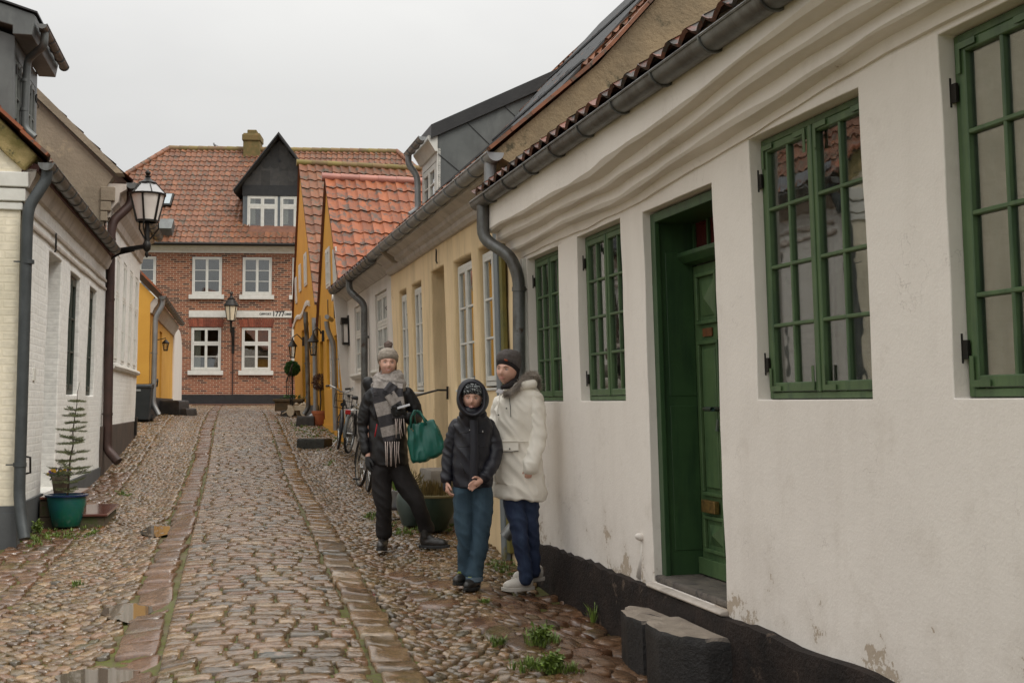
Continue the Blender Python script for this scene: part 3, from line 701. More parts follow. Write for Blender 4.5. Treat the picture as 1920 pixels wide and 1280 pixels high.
mb = MB(FR); mb.box(a0 + .002, a1 - .002, -.36, -.0, .372, .412); mb.build('threshold', M_stone, h1, bevel=.012)
mb = MB(FR); mb.prism([(-.0, .335), (.040, .338), (.056, .350), (.045, .362), (-.0, .370)], 0, a0 - .02, a1 + .02); mb.build('stone_ledge', M_molding, h1, bevel=.01)
mb = MB(FR); mb.ell((7.10, .012, .62), (.030, .036, .024), 12, Euler((.3, .2, 0))); mb.tube([(7.10, -.012, .60), (7.12, -.012, .50), (7.17, -.012, .36)], [.018, .02, .034], 8); mb.build('cable_boss', M_white, h1, smooth=True)
mb = MB(FR); mb.box(9.58, 9.66, .0, .035, .36, 2.66); mb.build('corner_strip', M_wpaint, h1, bevel=.004)
gutter(FR0, h1, -2.5, 9.98, .36, 3.105, .068, M_zinc, .62)
pipe(FR0, h1, [(9.78, .36, 3.12), (9.78, .36, 2.84), (9.62, .16, 2.68), (9.58, .10, 2.50), (9.56, .10, .62), (9.56, .10, .50), (9.58, .22, .36)], .052, M_zinc, [((9.575, .10, 2.40), (0, 0, 1)), ((9.56, .10, 1.2), (0, 0, 1))])
mb = MB(FR0); mb.prism([(-.1, 3.16), (.30, 3.125), (.32, 3.15), (-.1, 3.21)], 0, -2.5, 9.88); mb.build('eave_board', mat('red_brown_board', (.10, .03, .022), (.06, .02, .016), 5, .7), h1)
V = (-oR * 1.0 + UP * .66).normalized(); org = fp(FR0, -2.4, .42, 3.205)
dk = [fp(FR0, -2.4, .38, 3.17), fp(FR0, 9.86, .38, 3.17), fp(FR0, 9.86, -2.9, 3.17 + 3.28 * .66), fp(FR0, -2.4, -2.9, 3.17 + 3.28 * .66)]
tiles('roof', M_tiledark, h1, org, dR, V, 59, 12, .207, .33, deck=dk)

# the small stone steps below the green door
def rough_block(name, m, poly, z0, z1, seed, fr, amp=.018, mid=.35):
    """poly in (a,o), extruded up and roughened"""
    mb = MB(fr); n = len(poly); ring = []
    P_ = []
    for i in range(n):
        p, q = Vector(poly[i]), Vector(poly[(i + 1) % n])
        for k in range(6): P_.append(p.lerp(q, k / 6))
    c = sum(P_, Vector((0, 0))) / len(P_); L_ = [(1.02, z0), (1.03, z0 + (z1 - z0) * mid), (1.0, z1 - .05), (.985, z1 - .018), (.94, z1), (.6, z1 + .002), (.3, z1 + .002)]
    V = []
    for k, (s_, z) in enumerate(L_):
        for p in P_:
            q = c + (p - c) * s_; nn = noise.noise(Vector((q.x * 7, q.y * 7, z * 7 + seed))); n2 = noise.noise(Vector((q.x * 19, q.y * 19, z * 19 + seed)))
            V.append((q.x + amp * nn, q.y + amp * nn + amp * .4 * n2, z + (amp * .5 * n2 + amp * .4 * nn if k > 2 else 0)))
    m_ = len(P_); V.append((c.x, c.y, z1)); F = [(k * m_ + i, k * m_ + (i + 1) % m_, (k + 1) * m_ + (i + 1) % m_, (k + 1) * m_ + i) for k in range(len(L_) - 1) for i in range(m_)]
    F += [((len(L_) - 1) * m_ + i, (len(L_) - 1) * m_ + (i + 1) % m_, len(V) - 1) for i in range(m_)]
    mb.add(V, F)
    return mb.build(name, m, None, smooth='auto', ang=38)
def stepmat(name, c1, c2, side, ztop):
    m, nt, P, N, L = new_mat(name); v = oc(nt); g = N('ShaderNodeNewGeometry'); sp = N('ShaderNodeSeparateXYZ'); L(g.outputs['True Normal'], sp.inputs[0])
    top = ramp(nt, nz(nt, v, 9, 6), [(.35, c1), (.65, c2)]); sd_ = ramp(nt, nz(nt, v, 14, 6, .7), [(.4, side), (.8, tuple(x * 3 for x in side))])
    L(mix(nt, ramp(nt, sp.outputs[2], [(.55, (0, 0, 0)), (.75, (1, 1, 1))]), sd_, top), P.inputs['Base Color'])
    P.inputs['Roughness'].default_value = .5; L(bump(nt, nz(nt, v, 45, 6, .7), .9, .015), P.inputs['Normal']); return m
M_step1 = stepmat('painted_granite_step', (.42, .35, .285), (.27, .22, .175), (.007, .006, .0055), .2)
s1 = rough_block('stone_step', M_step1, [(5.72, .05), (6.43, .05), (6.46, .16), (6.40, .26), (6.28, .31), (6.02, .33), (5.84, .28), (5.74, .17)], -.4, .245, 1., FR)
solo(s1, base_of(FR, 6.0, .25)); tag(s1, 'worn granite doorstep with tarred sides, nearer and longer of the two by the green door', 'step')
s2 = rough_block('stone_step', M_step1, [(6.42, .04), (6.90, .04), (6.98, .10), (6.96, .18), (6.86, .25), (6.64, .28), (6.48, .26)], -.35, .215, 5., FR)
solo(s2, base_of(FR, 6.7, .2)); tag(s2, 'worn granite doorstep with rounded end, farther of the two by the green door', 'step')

# ---------------------------------------------------------------- pale yellow house
h2 = thing('house', 'pale yellow plastered house with narrow white windows and zinc dormer', 'house', base_of(FR, 13), RZR)
B0, B1 = 9.86, 16.53
W2 = [(10.45, 11.32), (11.60, 12.45), (14.32, 15.02), (15.34, 16.0)]; D2 = (12.93, 13.72)
wall(FR, 'wall', M_creamy, h2, B0, B1, -.1, 3.26, [(a, b, 1.60, 2.95) for a, b in W2] + [(D2[0], D2[1], .62, 2.98)], .30, .22, .016, 1.1, bevel=.02)
cornice(FR, 'cornice', M_molding, h2, [(-.06, 3.22), (.04, 3.23), (.07, 3.26), (.075, 3.30), (.12, 3.33), (.13, 3.37), (.22, 3.42), (.23, 3.50), (-.06, 3.50)], B0, B1, .008, .2, 5.)
mb = MB(FR); mb.box(B0, B1, -.6, -.57, .2, 3.2); mb.build('room_backing', M_room, h2)
for i, (a, b) in enumerate(W2):
    quad_window(FR, h2, a + .01, b - .01, 1.62, 2.90, -.045, M_wpaint, 2, 1, 3, fw=.045, cw=.04, mw=.022, hinges='far', hm=M_gpaint, curtain=[(a + .04, a + .3)])
    mb = MB(FR); mb.box(a + .0, b - .0, -.10, .012, 1.575, 1.60); mb.build('sill', M_wpaint, h2, bevel=.005)
mb = MB(FR); mb.box(D2[0] + .01, D2[1] - .01, -.29, -.25, .64, 2.95); d_ = mb.build('door', M_dkdoor, h2)
lever(FR, d_, (D2[0] + .1, -.25, 1.6))
mb = MB(FR); mb.box(D2[0] + .0, D2[1], -.28, .0, .60, .64); mb.build('threshold', M_stone, h2)
anchor_mark(FR, h2, 13.15, .02, 3.10, .16)
# ochre gable end above the white house
FG = FR0
mb = MB(FG); mb.prism([(.20, 3.0), (.20, 3.42), (.36, 3.50), (-.55, 4.30), (-2.2, 6.18), (-4.7, 3.42), (-4.7, 3.0)], 0, 9.44, 9.84)
mb.build('gable_wall', M_ochre, h2)
Vv = (-oR + UP * 1.1).normalized(); K = math.sqrt(1 + 1.21)
def rp(a, o, dz_=0.):
    D = 2.7 - o; return fp(FR0, a, o, dz_ + (3.50 + .865 * (D - 2.33) if D < 3.25 else 4.296 + 1.14 * (D - 3.25)))
def roofpt(a, o, sl=1.1, z=3.50, o0=.37): return fp(FR0, a, o, z + (o0 - o) * sl)
tiles('roof', M_tile2, h2, rp(9.42, .37), dR, (-oR + UP * .865), 30, 4, .207, .304, deck=[rp(9.44, .35, -.04), rp(15.6, .35, -.04), rp(15.6, -.55, -.04), rp(9.44, -.55, -.04)])
tiles('roof', M_tile2, h2, rp(9.42, -.55), dR, (-oR + UP * 1.14), 30, 7, .207, .357, deck=[rp(9.44, -.55, -.04), rp(15.6, -.55, -.04), rp(15.6, -2.2, -.04), rp(9.44, -2.2, -.04)])
mb = MB(); S_a, S_b = 10.55, 14.1
for o0_, o1_ in ((.30, -.55), (-.55, -2.18)):
    pts = [rp(S_a, o0_, .075), rp(S_b, o0_, .075), rp(S_b, o1_, .075), rp(S_a, o1_, .075)]
    mb.add(pts + [p - UP * .07 for p in pts], [(0, 1, 2, 3), (5, 6, 2, 1), (7, 4, 0, 3), (4, 5, 1, 0)])
for o_s in (-.1, -.8, -1.5): mb.bar(rp(S_a, o_s, .085), rp(S_b, o_s, .085), .03, .02)
mb.build('roof_flashing', mat('dark_roof_panel', (.050, .052, .054), (.036, .038, .04), 2, .8), h2)
mb = MB(); n = 15
for i in range(n):
    q0, q1 = .40 - 2.58 * i / n, .40 - 2.58 * (i + 1.05) / n; mb.bar(rp(9.41, q0, .05), rp(9.41, q1, .05), .10, .03)
mb.build('verge_tile', M_tile2, h2)
mb = MB(FR0); mb.prism([(.37, 3.44), (-.55, 4.24), (-2.2, 6.1), (-4.7, 3.46), (-4.7, 3.3), (.2, 3.3)], 0, 15.5, 15.58); mb.build('party_wall', M_brown_pl, h2)
quadface(FR0, 'rear_slope', M_tile2, h2, [(9.44, -2.2, 6.12), (21.5, -2.2, 5.6), (21.5, -5.0, 3.2), (9.44, -5.0, 3.2)])
gutter(FR0, h2, 9.42, B1 - .15, .34, 3.43, .070, M_zinc2, .52)
pipe(FR0, h2, [(9.60, .34, 3.45), (9.60, .34, 3.30), (9.60, .35, 3.14)], .052, M_zinc2)
# grey peeling boards between the two houses
mb = MB(FR); mb.box(10.28, 10.42, .02, .075, .05, 2.98); mb.build('corner_board', M_boardpeel, h2, bevel=.006)
mb = MB(FR); mb.box(10.18, 10.275, .02, .06, .15, 2.98); mb.build('corner_board', mat('mossy_board', (.17, .14, .03), (.10, .10, .03), 4, .8, 30, .4, .006), h2, bevel=.006)
# dormer
dm = MB(FR0); s0, s1_ = 14.51, 15.52; of = -.20; zb, zt_ = 3.8, 4.80
rise = .55
def dz(o): return 4.78 + (of - o) * .50
dm.prism([(of, 3.9), (of, zt_), (-1.95, dz(-1.95)), (-1.95, 5.4)], 0, s0, s0 + .04); dm.prism([(of, 3.9), (of, zt_), (-1.95, dz(-1.95)), (-1.95, 5.4)], 0, s1_ - .04, s1_)
dmo = dm.build('dormer', M_zincd, h2)
sm_ = MB(FR0)
for (p, q) in (((of, 4.55), (-.75, 4.05)), ((of - .35, 4.98), (-1.15, 4.35)), ((of - .8, 5.24), (-1.5, 4.75))):
    sm_.bar((s0 - .003, p[0], p[1]), (s0 - .003, q[0] - .1, q[1]), .008, .008)
sm_.build('sheet_seam', M_black, dmo)
r_ = MB(FR0); r_.prism([(of + .10, dz(of + .10) + .0), (of + .10, dz(of + .10) + .17), (-1.95, dz(-1.95) + .17), (-1.95, dz(-1.95) + .0)], 0, s0 - .06, s1_ + .06); r_.build('dormer_roof', M_black, dmo)
r_ = MB(FR0); r_.prism([(of + .01, 4.58), (of + .04, 4.58), (of + .13, 4.72), (of + .13, 4.77), (of + .01, 4.77)], 0, s0 - .02, s1_ + .02); r_.build('dormer_soffit', M_wpaint, dmo)
r_ = MB(FR0); r_.box(s0, s1_, of - .03, of + .01, 4.48, 4.62); r_.box(s0, s0 + .07, of - .03, of + .01, 3.7, 4.48); r_.box(s1_ - .07, s1_, of - .03, of + .01, 3.7, 4.48); r_.build('dormer_front', M_wpaint, dmo)
quad_window(FR0, h2, s0 + .07, s1_ - .07, 3.80, 4.47, of + .01, M_wpaint, 2, 1, 3, fw=.04, cw=.04, name='dormer_window', hinges=None, curtain=None)
for o_ in [x for x in bpy.data.objects if x.parent and x.parent.name.startswith('dormer_window')]: pass
gutter(FR0, dmo, s0 - .02, s1_ + .05, of + .20, 4.70, .050, M_zinc2, .3)
pipe(FR0, dmo, [(s1_ - .02, of + .20, 4.72), (s1_ - .02, of + .20, 4.60), (s1_ - .02, of + .08, 4.45), (s1_ - .02, of + .07, 4.0), (s1_ - .02, of + .18, 3.93)], .042, M_zinc2)

# ---------------------------------------------------------------- small white house
h3 = thing('house', 'small white house with grey gutter behind the parked bicycles', 'house', base_of(FR, 19), RZR)
B2, B3 = 16.53, 21.7
W3 = [(17.0, 18.15), (19.35, 20.6)]
wall(FR, 'wall', M_white, h3, B2 + .005, B3, .2, 3.36, [(a, b, 1.95, 3.10) for a, b in W3], .25, .3, .012, 1.1, bevel=.01)
cornice(FR, 'cornice', M_molding, h3, [(-.06, 3.28), (.03, 3.28), (.06, 3.32), (.20, 3.40), (.21, 3.46), (-.06, 3.46)], B2 + .005, B3, .006, .3, 8.)
mb = MB(FR); mb.box(B2, B3, -.5, -.47, .2, 3.2); mb.build('room_backing', M_room, h3)
for a, b in W3:
    quad_window(FR, h3, a + .01, b - .01, 1.96, 3.09, -.03, M_wpaint, 2, 2, (2, 1), transom=2.62, fw=.045, cw=.04, mw=.02, hinges='far', curtain=None)
    mb = MB(FR); mb.prism([(-.05, 1.86), (.05, 1.86), (.09, 1.92), (.08, 1.955), (-.05, 1.955)], 0, a - .06, b + .06); mb.build('sill', M_wpaint, h3, bevel=.006)
mb = MB(FR); mb.box(18.35, 19.15, .0, .02, .55, 1.45); mb.build('cellar_hatch', M_white, h3)
gutter(FR0, h3, B2 - .1, 21.35, .34, 3.385, .070, M_zinc, .45)
pipe(FR0, h3, [(18.95, .34, 3.40), (18.95, .34, 3.24), (18.80, .12, 3.02), (18.80, .10, .95), (18.80, .18, .85)], .055, M_zinc, [((18.80, .10, 2.5), (0, 0, 1)), ((18.8, .1, 1.4), (0, 0, 1))])
tiles('roof', M_tiledark, h3, roofpt(15.6, .37, .9, 3.48), dR, (-oR + UP * .9).normalized(), 29, 10, .207, .335, deck=[roofpt(15.6, .35, .9, 3.43), roofpt(21.6, .35, .9, 3.43), roofpt(21.6, -2.1, .9, 3.43), roofpt(15.6, -2.1, .9, 3.43)])
mb = MB(FR0); mb.prism([(.3, 3.4), (-2.1, 3.4 + 2.4 * .9), (-4.5, 3.4), (-4.5, .5), (.0, .5)], 0, 21.5, 21.58); mb.build('party_wall', M_white, h3)

# ---------------------------------------------------------------- two yellow gable houses
def gable_house(label, a0, a1, ze, zr, m, mt, W_, upper, doors, dr_m, ridge_m, depth=8.):
    h = thing('house', label, 'house', base_of(FR, (a0 + a1) / 2), RZR); am = (a0 + a1) / 2
    wall(FR, 'wall', m, h, a0, a1, .4, ze, [(a, b, z0, z1) for a, b, z0, z1 in W_] + [(d[0], d[1], d[2], d[3]) for d in doors], .25, .35, .012, 1., bevel=.01)
    mb = MB(FR); mb.prism([(a0, ze), (a1, ze), (am, zr - .03)], 1, -.2, 0.) ; mb.build('gable_wall', m, h)
    mb = MB(FR); mb.box(a0 + .002, a0 + .2, -depth, -.02, .4, ze); mb.box(a1 - .2, a1 - .002, -depth, -.02, .4, ze); mb.build('side_wall', m, h)
    mb = MB(FR); mb.box(a0, a1, -.6, -.58, .4, ze); mb.build('room_backing', M_room, h)
    for a, b, z0, z1 in W_:
        quad_window(FR, h, a + .01, b - .01, z0 + .01, z1 - .01, -.06, M_wpaint, 2, 1, 3, fw=.05, cw=.04, hinges=None, curtain=None)
    for a, b, z0, z1 in upper:
        quad_window(FR, h, a, b, z0, z1, .03, M_wpaint, 2, 1, 3, fw=.05, cw=.04, th=.028, hinges=None, curtain=None)
    for d in doors:
        mb = MB(FR); mb.box(d[0] + .01, d[1] - .01, -.22, -.18, d[2], d[3] - .01); d_ = mb.build('door', dr_m, h); lever(FR, d_, (d[0] + .12, -.18, d[2] + 1.0))
    sl = (zr - ze) / (am - a0); lean = .03 * (ze - 1.45); k = math.sqrt(1 + sl * sl); nv = int((am - a0 + .12) * k / .33)
    e0 = fp(FR, a0 - .10, .05, ze - .10 * sl + .02); e1 = fp(FR, a1 + .10, .05, ze - .10 * sl + .02)
    for e, sg in ((e0, 1), (e1, -1)):
        Vr = (dR * sg + UP * sl).normalized()
        # follow the lean of the gable: rows start further out near the ridge
        top_ = fp(FR, am, .05, zr + .02); dv = (top_ - e); L_ = dv.length
        dk = [e - UP * .03, e - oR * depth - UP * .03, top_ - oR * depth - UP * .03, top_ - UP * .03]
        tiles('roof', mt, h, e, -oR, dv, int(depth / .207), int(L_ / .33) + (1 if L_ % .33 > .2 else 0), .207, L_ / round(L_ / .33), deck=dk)
    rt = fp(FR, am, .10, zr + .05); ridge('ridge_tile', ridge_m, h, rt - UP * .02, rt - oR * depth - UP * .02, .08)
    return h
h4 = gable_house('yellow gabled house with bright red pantile roof and blue door', 21.72, 26.95, 2.85, 6.02, M_yellow, M_tile,
    [(22.95, 23.65, 1.75, 3.0 - .22), (24.35, 25.1, 1.75, 2.78)], [(22.9, 23.4, 3.7, 4.45), (24.0, 24.7, 3.8, 4.6)], [(25.75, 26.5, 1.12, 2.8), (21.9, 22.55, .9, 2.7)], M_blue, M_ridgepink)
h5 = gable_house('tall yellow gabled house with mossy ridge and white wavy band', 27.02, 33.3, 3.78, 7.45, M_yellow, M_tile2,
    [(28.9, 29.6, 2.2, 3.4)], [(29.0, 29.6, 4.3, 5.1), (30.6, 31.1, 4.3, 5.0), (31.9, 32.3, 4.1, 4.8)], [(30.2, 30.9, 1.55, 3.3)], M_dkdoor, M_ridge)
cornice(FR, 'wavy_band', M_wpaint, h5, [(0.0, 3.76), (.03, 3.76), (.045, 3.82), (.03, 3.88), (0.0, 3.88)], 28.5, 33.3, .012, .15, 3., 1.2, zfun=lambda a: -.10 * max(0, (a - 29)) * .5 + .10 * math.sin(a * 2.2) * .6)
mb = MB(FR); mb.box(27.0, 33.3, 0, .03, .6, 1.42); mb.build('plinth', M_greyplinth, h5)
mb = MB(FR); mb.box(21.72, 26.95, 0, .02, .5, 1.02); mb.build('plinth', M_yellow, h4)
for a, z in ((24.3, 3.35), (25.9, 3.15), (23.2, 3.3)): anchor_mark(FR, h4, a, .02, z, .4)
pipe(FR, h4, [(22.95, .22, 3.02), (22.95, .20, 2.85), (22.95, .10, 2.6), (22.95, .09, .95)], .05, M_zinc2, [((22.95, .1, 2.3), (0, 0, 1))])
mb = MB(FR0); mb.tube([(22.6, .30, 3.08), (23.4, .12, 3.08)], .045, 8); mb.build('gutter', M_zinc2, h4, smooth='auto')
mb = MB(FR0); mb.tube([(22.3, .05, 3.42), (22.3, .24, 3.42)], .07, 10); mb.build('flue_pipe', M_wpaint, h4, smooth='auto')
pipe(FR, h4, [(26.75, .08, 3.35), (26.75, .08, 3.0), (26.75, .09, 1.25), (26.75, .25, 1.12)], .055, M_zinc2, [((26.75, .1, 2.7), (0, 0, 1))])
pipe(FR, h5, [(28.35, .12, 3.6), (28.35, .12, 3.3), (28.5, .09, 3.1), (28.5, .09, 1.35), (28.5, .2, 1.2)], .055, M_zinc, [((28.5, .1, 2.4), (0, 0, 1)), ((28.5, .1, 1.6), (0, 0, 1))])
rl = MB(FR)
for a in (29.9, 30.5, 31.1, 31.7): rl.bar((a, .35, 1.42), (a, .35, 2.35 - (a - 29.9) * .18), .02)
rl.bar((29.5, .35, 2.42), (31.8, .35, 2.02), .025); rl.bar((29.7, .35, 1.42), (31.8, .35, 1.42), .025)
o_ = rl.build('stair_railing', M_iron, None); solo(o_, base_of(FR, 30.6, .35)); tag(o_, 'thin black iron railing beside the door of the tall yellow house', 'railing')
# ================================================================== brick house at the end of the street
BETA = R(4); eB = Vector((math.cos(BETA), math.sin(BETA), 0)); nB = Vector((math.sin(BETA), -math.cos(BETA), 0)); oB = Vector((-18.0, 44.52, 0))
FB = Matrix(((eB.x, nB.x, 0, oB.x), (eB.y, nB.y, 0, oB.y), (0, 0, 1, 0), (0, 0, 0, 1)))
def aB(px, o=0.):
    d = ray(px, 757); k = (px - 960) / FPX   # X = k*Y on the facade line
    p0 = oB + nB * o; t = (k * p0.y - p0.x) / (eB.x - k * eB.y); return t
def zB(px, py, o=0.):
    Y = (oB + nB * o + eB * aB(px, o)).y; return at(px, py, Y).z
hb = thing('brick_house', 'two storey red brick house with hipped red tile roof closing the street', 'house', (oB + eB * 8.6).to_tuple()[:2] + (1.45,), BETA)
LB = 17.4
cols_ = [(258 - 30, 290), (357, 414), (452, 508), (545.5, 601), (640, 696), (735, 790)]
wins = []
for (p, q) in cols_:
    a, b = aB(p), aB(q); wins += [(a, b, 5.55, 6.99, 0), (a, b, 2.70, 4.33, 1)]
wall(FB, 'wall', M_brickred, hb, 0, LB, 1.7, 7.22, [w_[:4] for w_ in wins], .12, 1.0, 0)
mb = MB(FB); mb.box(0, LB, -.4, .03, 1.2, 1.80); mb.build('plinth', M_black, hb)
mb = MB(FB); mb.box(0, .2, -9, -.01, 1.3, 7.2); mb.box(LB - .2, LB, -9, -.01, 1.3, 7.2); mb.build('side_wall', M_brickred, hb)
mb = MB(FB); mb.box(.3, LB - .3, -.9, -.88, 1.5, 7.2); mb.build('room_backing', M_room, hb)
cornice(FB, 'cornice', M_wpaint, hb, [(-.1, 7.12), (.05, 7.12), (.07, 7.2), (.14, 7.26), (.20, 7.38), (.22, 7.46), (-.1, 7.46)], -.15, LB + .15, 0., 3.)
for i, (a, b, z0, z1, low) in enumerate(wins):
    quad_window(FB, hb, a + .01, b - .01, z0 + .01, z1 - .01, -.02, M_wpaint, 2, 1, (2, 1) if low else 3, transom=(z0 + (z1 - z0) * .62) if low else None, fw=.055, cw=.045, mw=.025, hinges=None,
                curtain=None if (i % 3) else [(a + .1, a + .35)])
    mb = MB(FB); mb.box(a - .09, b + .09, -.05, .10, z0 - .17, z0 - .005); mb.build('sill', M_wpaint, hb, bevel=.01)
    if low:
        ab = MB(FB); n = 17
        for k in range(n):
            x = a - .06 + (b - a + .12) * (k + .5) / n; t = (k + .5) / n - .5
            ab.bar((x - t * .0, .006, z1 + .01), (x + t * .12, .006, z1 + .32 - .10 * t * t), (b - a + .12) / n * .82, .03, up=(0, 1, 0))
        ab.build('brick_arch', M_brickarch, hb)
ba = MB(FB); ba.box(aB(353), LB - .5, .0, .035, 4.70, 4.945); ba.build('sign_band', M_wpaint, hb)
def text(s_, fr, a, o, z, size, m, parent, name, sx=1.):
    cu = bpy.data.curves.new(name, 'FONT'); cu.body = s_; cu.size = size; cu.extrude = .003; cu.align_x = 'CENTER'; cu.align_y = 'CENTER'; cu.offset = .006 * size / .2
    to = bpy.data.objects.new(name, cu); COL.objects.link(to); bpy.context.view_layer.update()
    me = bpy.data.meshes.new_from_object(to.evaluated_get(bpy.context.evaluated_depsgraph_get())); bpy.data.objects.remove(to)
    xa = Vector((fr[0][0], fr[1][0], 0)).normalized(); no = Vector((fr[0][1], fr[1][1], 0)).normalized(); p = fr @ Vector((a, o, z))
    M = Matrix(((xa.x * sx, 0, no.x, p.x), (xa.y * sx, 0, no.y, p.y), (0, 1, 0, p.z), (0, 0, 0, 1)))
    me.transform(M); me.materials.clear(); me.materials.append(m); return link(name, me, parent)
M_ink = mat('black_lettering', (.012, .012, .016), (.02, .02, .02), 3, .6)
text('OPFØRT', FB, aB(496.5), .037, zB(496.5, 589), .115, M_ink, hb, 'lettering'); text('1777', FB, aB(521), .037, zB(521, 588.7), .27, M_ink, hb, 'lettering', .85)
text('OMBYGGET', FB, aB(548), .037, zB(548, 589.3), .115, M_ink, hb, 'lettering')
# roof
ZE, ZR = 7.44, 11.95; ov = .35; dep = 4.2; L0_, L1_ = -ov, LB + ov
e0 = fp(FB, L0_, ov, ZE); e1 = fp(FB, L1_, ov, ZE); r0 = fp(FB, 4.2, -dep, ZR); r1 = fp(FB, LB - 3.9, -dep, ZR); b0 = fp(FB, L0_, -2 * dep - ov, ZE); b1 = fp(FB, L1_, -2 * dep - ov, ZE)
sl = math.hypot(dep + ov, ZR - ZE); Vb = (nB * -(dep + ov) + UP * (ZR - ZE)).normalized(); lw = 4.2 + ov; rw = 3.9 + ov; TW = LB + 2 * ov
dfa, dfb = aB(450) + ov, aB(590) + ov
def maskb(u, v_):
    t = v_ / sl
    if u < lw * t or u > TW - rw * t: return False
    if dfa + .1 < u < dfb - .1 and v_ > .72 and v_ < 3.6: return False
    return True
tiles('roof', M_tile2, hb, e0 + UP * .02, eB, Vb, int(TW / .22), int(sl / .34) + 1, .22, .34, mask=maskb, deck=[e0, e1, r1, r0], roll=.03)
tiles('roof', M_tile2, hb, b0, -nB * -1 if False else nB, (r0 - e0 - nB * ((r0 - e0).dot(nB))).normalized(), 1, 1)
mb = MB(); mb.add([e0, r0, b0, b1, r1, e1], [(0, 1, 2), (5, 3, 4), (2, 1, 4, 3)]); mb.build('hip_slope', M_tile2, hb, recalc=False)
ridge('ridge_tile', M_ridge, hb, r0, r1, .13); ridge('ridge_tile', M_tile2, hb, e0 + UP * .05, r0 + UP * .03, .11); ridge('ridge_tile', M_tile2, hb, e1 + UP * .05, r1 + UP * .03, .11)
mb = MB(FB); mb.tube([(L0_, ov + .08, ZE - .03), (L1_, ov + .08, ZE - .03)], .065, 10); mb.build('gutter', M_iron, hb, smooth='auto')
# dormer with slate gable
da, db = aB(452, -.5), aB(588, -.5); dmid = (da + db) / 2
dmr = MB(FB); dmr.box(da, da + .08, -3.6, -.45, 7.9, 9.72); dmr.box(db - .08, db, -3.6, -.45, 7.9, 9.72); dm = dmr.build('dormer', mat('blue_grey_lead', (.13, .15, .16), (.10, .11, .12), 3, .5), hb)
mb = MB(FB); mb.box(da + .081, db - .081, -.52, -.45, 7.85, 8.05); mb.box(da + .081, da + .17, -.52, -.45, 8.05, 9.40); mb.box(db - .17, db - .081, -.52, -.45, 8.05, 9.40); mb.box(dmid - .05, dmid + .05, -.52, -.45, 8.05, 9.4); mb.build('dormer_front', mat('dormer_grey_paint', (.11, .13, .14), (.09, .10, .11), 3, .5), dm)
mb = MB(FB); mb.box(da - .02, db + .02, -.53, -.42, 9.40, 9.80); mb.build('fascia', M_black, dm)
for (x0, x1) in ((da + .17, dmid - .05), (dmid + .05, db - .17)):
    quad_window(FB, hb, x0, x1, 8.06, 9.39, -.45, M_wpaint, 2, 1, (1, 1), transom=8.98, fw=.05, cw=.06, name='dormer_window', hinges=None, curtain=[(x0 + .05, x0 + .3)])
zap = zB(521, 250, -.4)
mb = MB(FB); mb.prism([(da - .0, 9.80), (db + .0, 9.80), (dmid, zap - .25)], 1, -.50, -.44); mb.build('slate_gable', M_slate, dm)
sc_ = MB(FB)     # scalloped slates on the gable
r_i = 0; zz = 9.86
while zz < zap - .55:
    half = (db - da) / 2 * (1 - (zz - 9.8) / (zap - .25 - 9.8)); n = int(2 * half / .34); x = dmid - n * .17 + (.17 if r_i % 2 else 0)
    while x < dmid + half - .12:
        if x > dmid - half + .1:
            pts = [(x + .17 * math.cos(t), zz + .17 * math.sin(t)) for t in [math.pi + math.pi * k / 8 for k in range(9)]] + [(x + .17, zz + .25), (x - .17, zz + .25)]
            pts = [(min(max(px_, dmid - half + .0), dmid + half), pz_) for px_, pz_ in pts if True]
            sc_.prism([(a_, z_) for a_, z_ in pts], 1, -.44, -.425 + .004 * (r_i % 2))
        x += .34
    zz += .25; r_i += 1
sc_.build('scalloped_slates', M_slate, dm)
mb = MB(FB); mb.tube([(dmid, -.43, 10.75), (dmid, -.40, 10.75)], .06, 10); mb.build('vent_hole', M_ink, dm)
for sg in (1, -1):
    xe = da - .30 if sg > 0 else db + .30; p = [(xe, 9.62), (dmid, zap + .05), (dmid, zap - .17), (xe + sg * .0, 9.40)]
    mb = MB(FB); mb.add([(xe, -.12, 9.60), (dmid, -.12, zap), (dmid, -4.3, zap), (xe, -4.3, 9.60), (xe, -.12, 9.45), (dmid, -.12, zap - .20), (dmid, -4.3, zap - .20), (xe, -4.3, 9.45)],
        [(0, 1, 2, 3), (4, 7, 6, 5), (0, 4, 5, 1), (1, 5, 6, 2), (2, 6, 7, 3), (3, 7, 4, 0)]); mb.build('dormer_roof', M_slate, dm)
    mb = MB(FB); mb.bar((xe, -.10, 9.50), (dmid, -.10, zap - .12), .03, .26, up=(0, 1, 0)); mb.build('bargeboard', M_black, dm)
ch = MB(FB); ca, cb = aB(453.5, -dep), aB(485, -dep)
ch.box(ca, cb, -dep - .4, -dep + .4, ZR - .6, ZR + .62); ch.box(ca - .04, cb + .04, -dep - .45, -dep + .45, ZR + .30, ZR + .56); ch.box(ca + .15, cb - .15, -dep - .3, -dep + .3, ZR + .62, ZR + .78)
ch.build('chimney', mat('mossy_chimney_brick', (.20, .13, .05), (.12, .10, .035), 6, .9, 20, .6, .02), hb, bevel=.03)
sk = MB(FB)
def on_roof(px, py):
    # point on the front slope seen at a pixel
    lo, hi = 0., dep
    for _ in range(40):
        m_ = (lo + hi) / 2; z = ZE + (m_ + ov) / (dep + ov) * (ZR - ZE)
        if zB(px, py, -m_) > z: lo = m_
        else: hi = m_
    return lo
q = on_roof(306, 378); a_ = aB(306, -q); z_ = ZE + (q + ov) / (dep + ov) * (ZR - ZE)
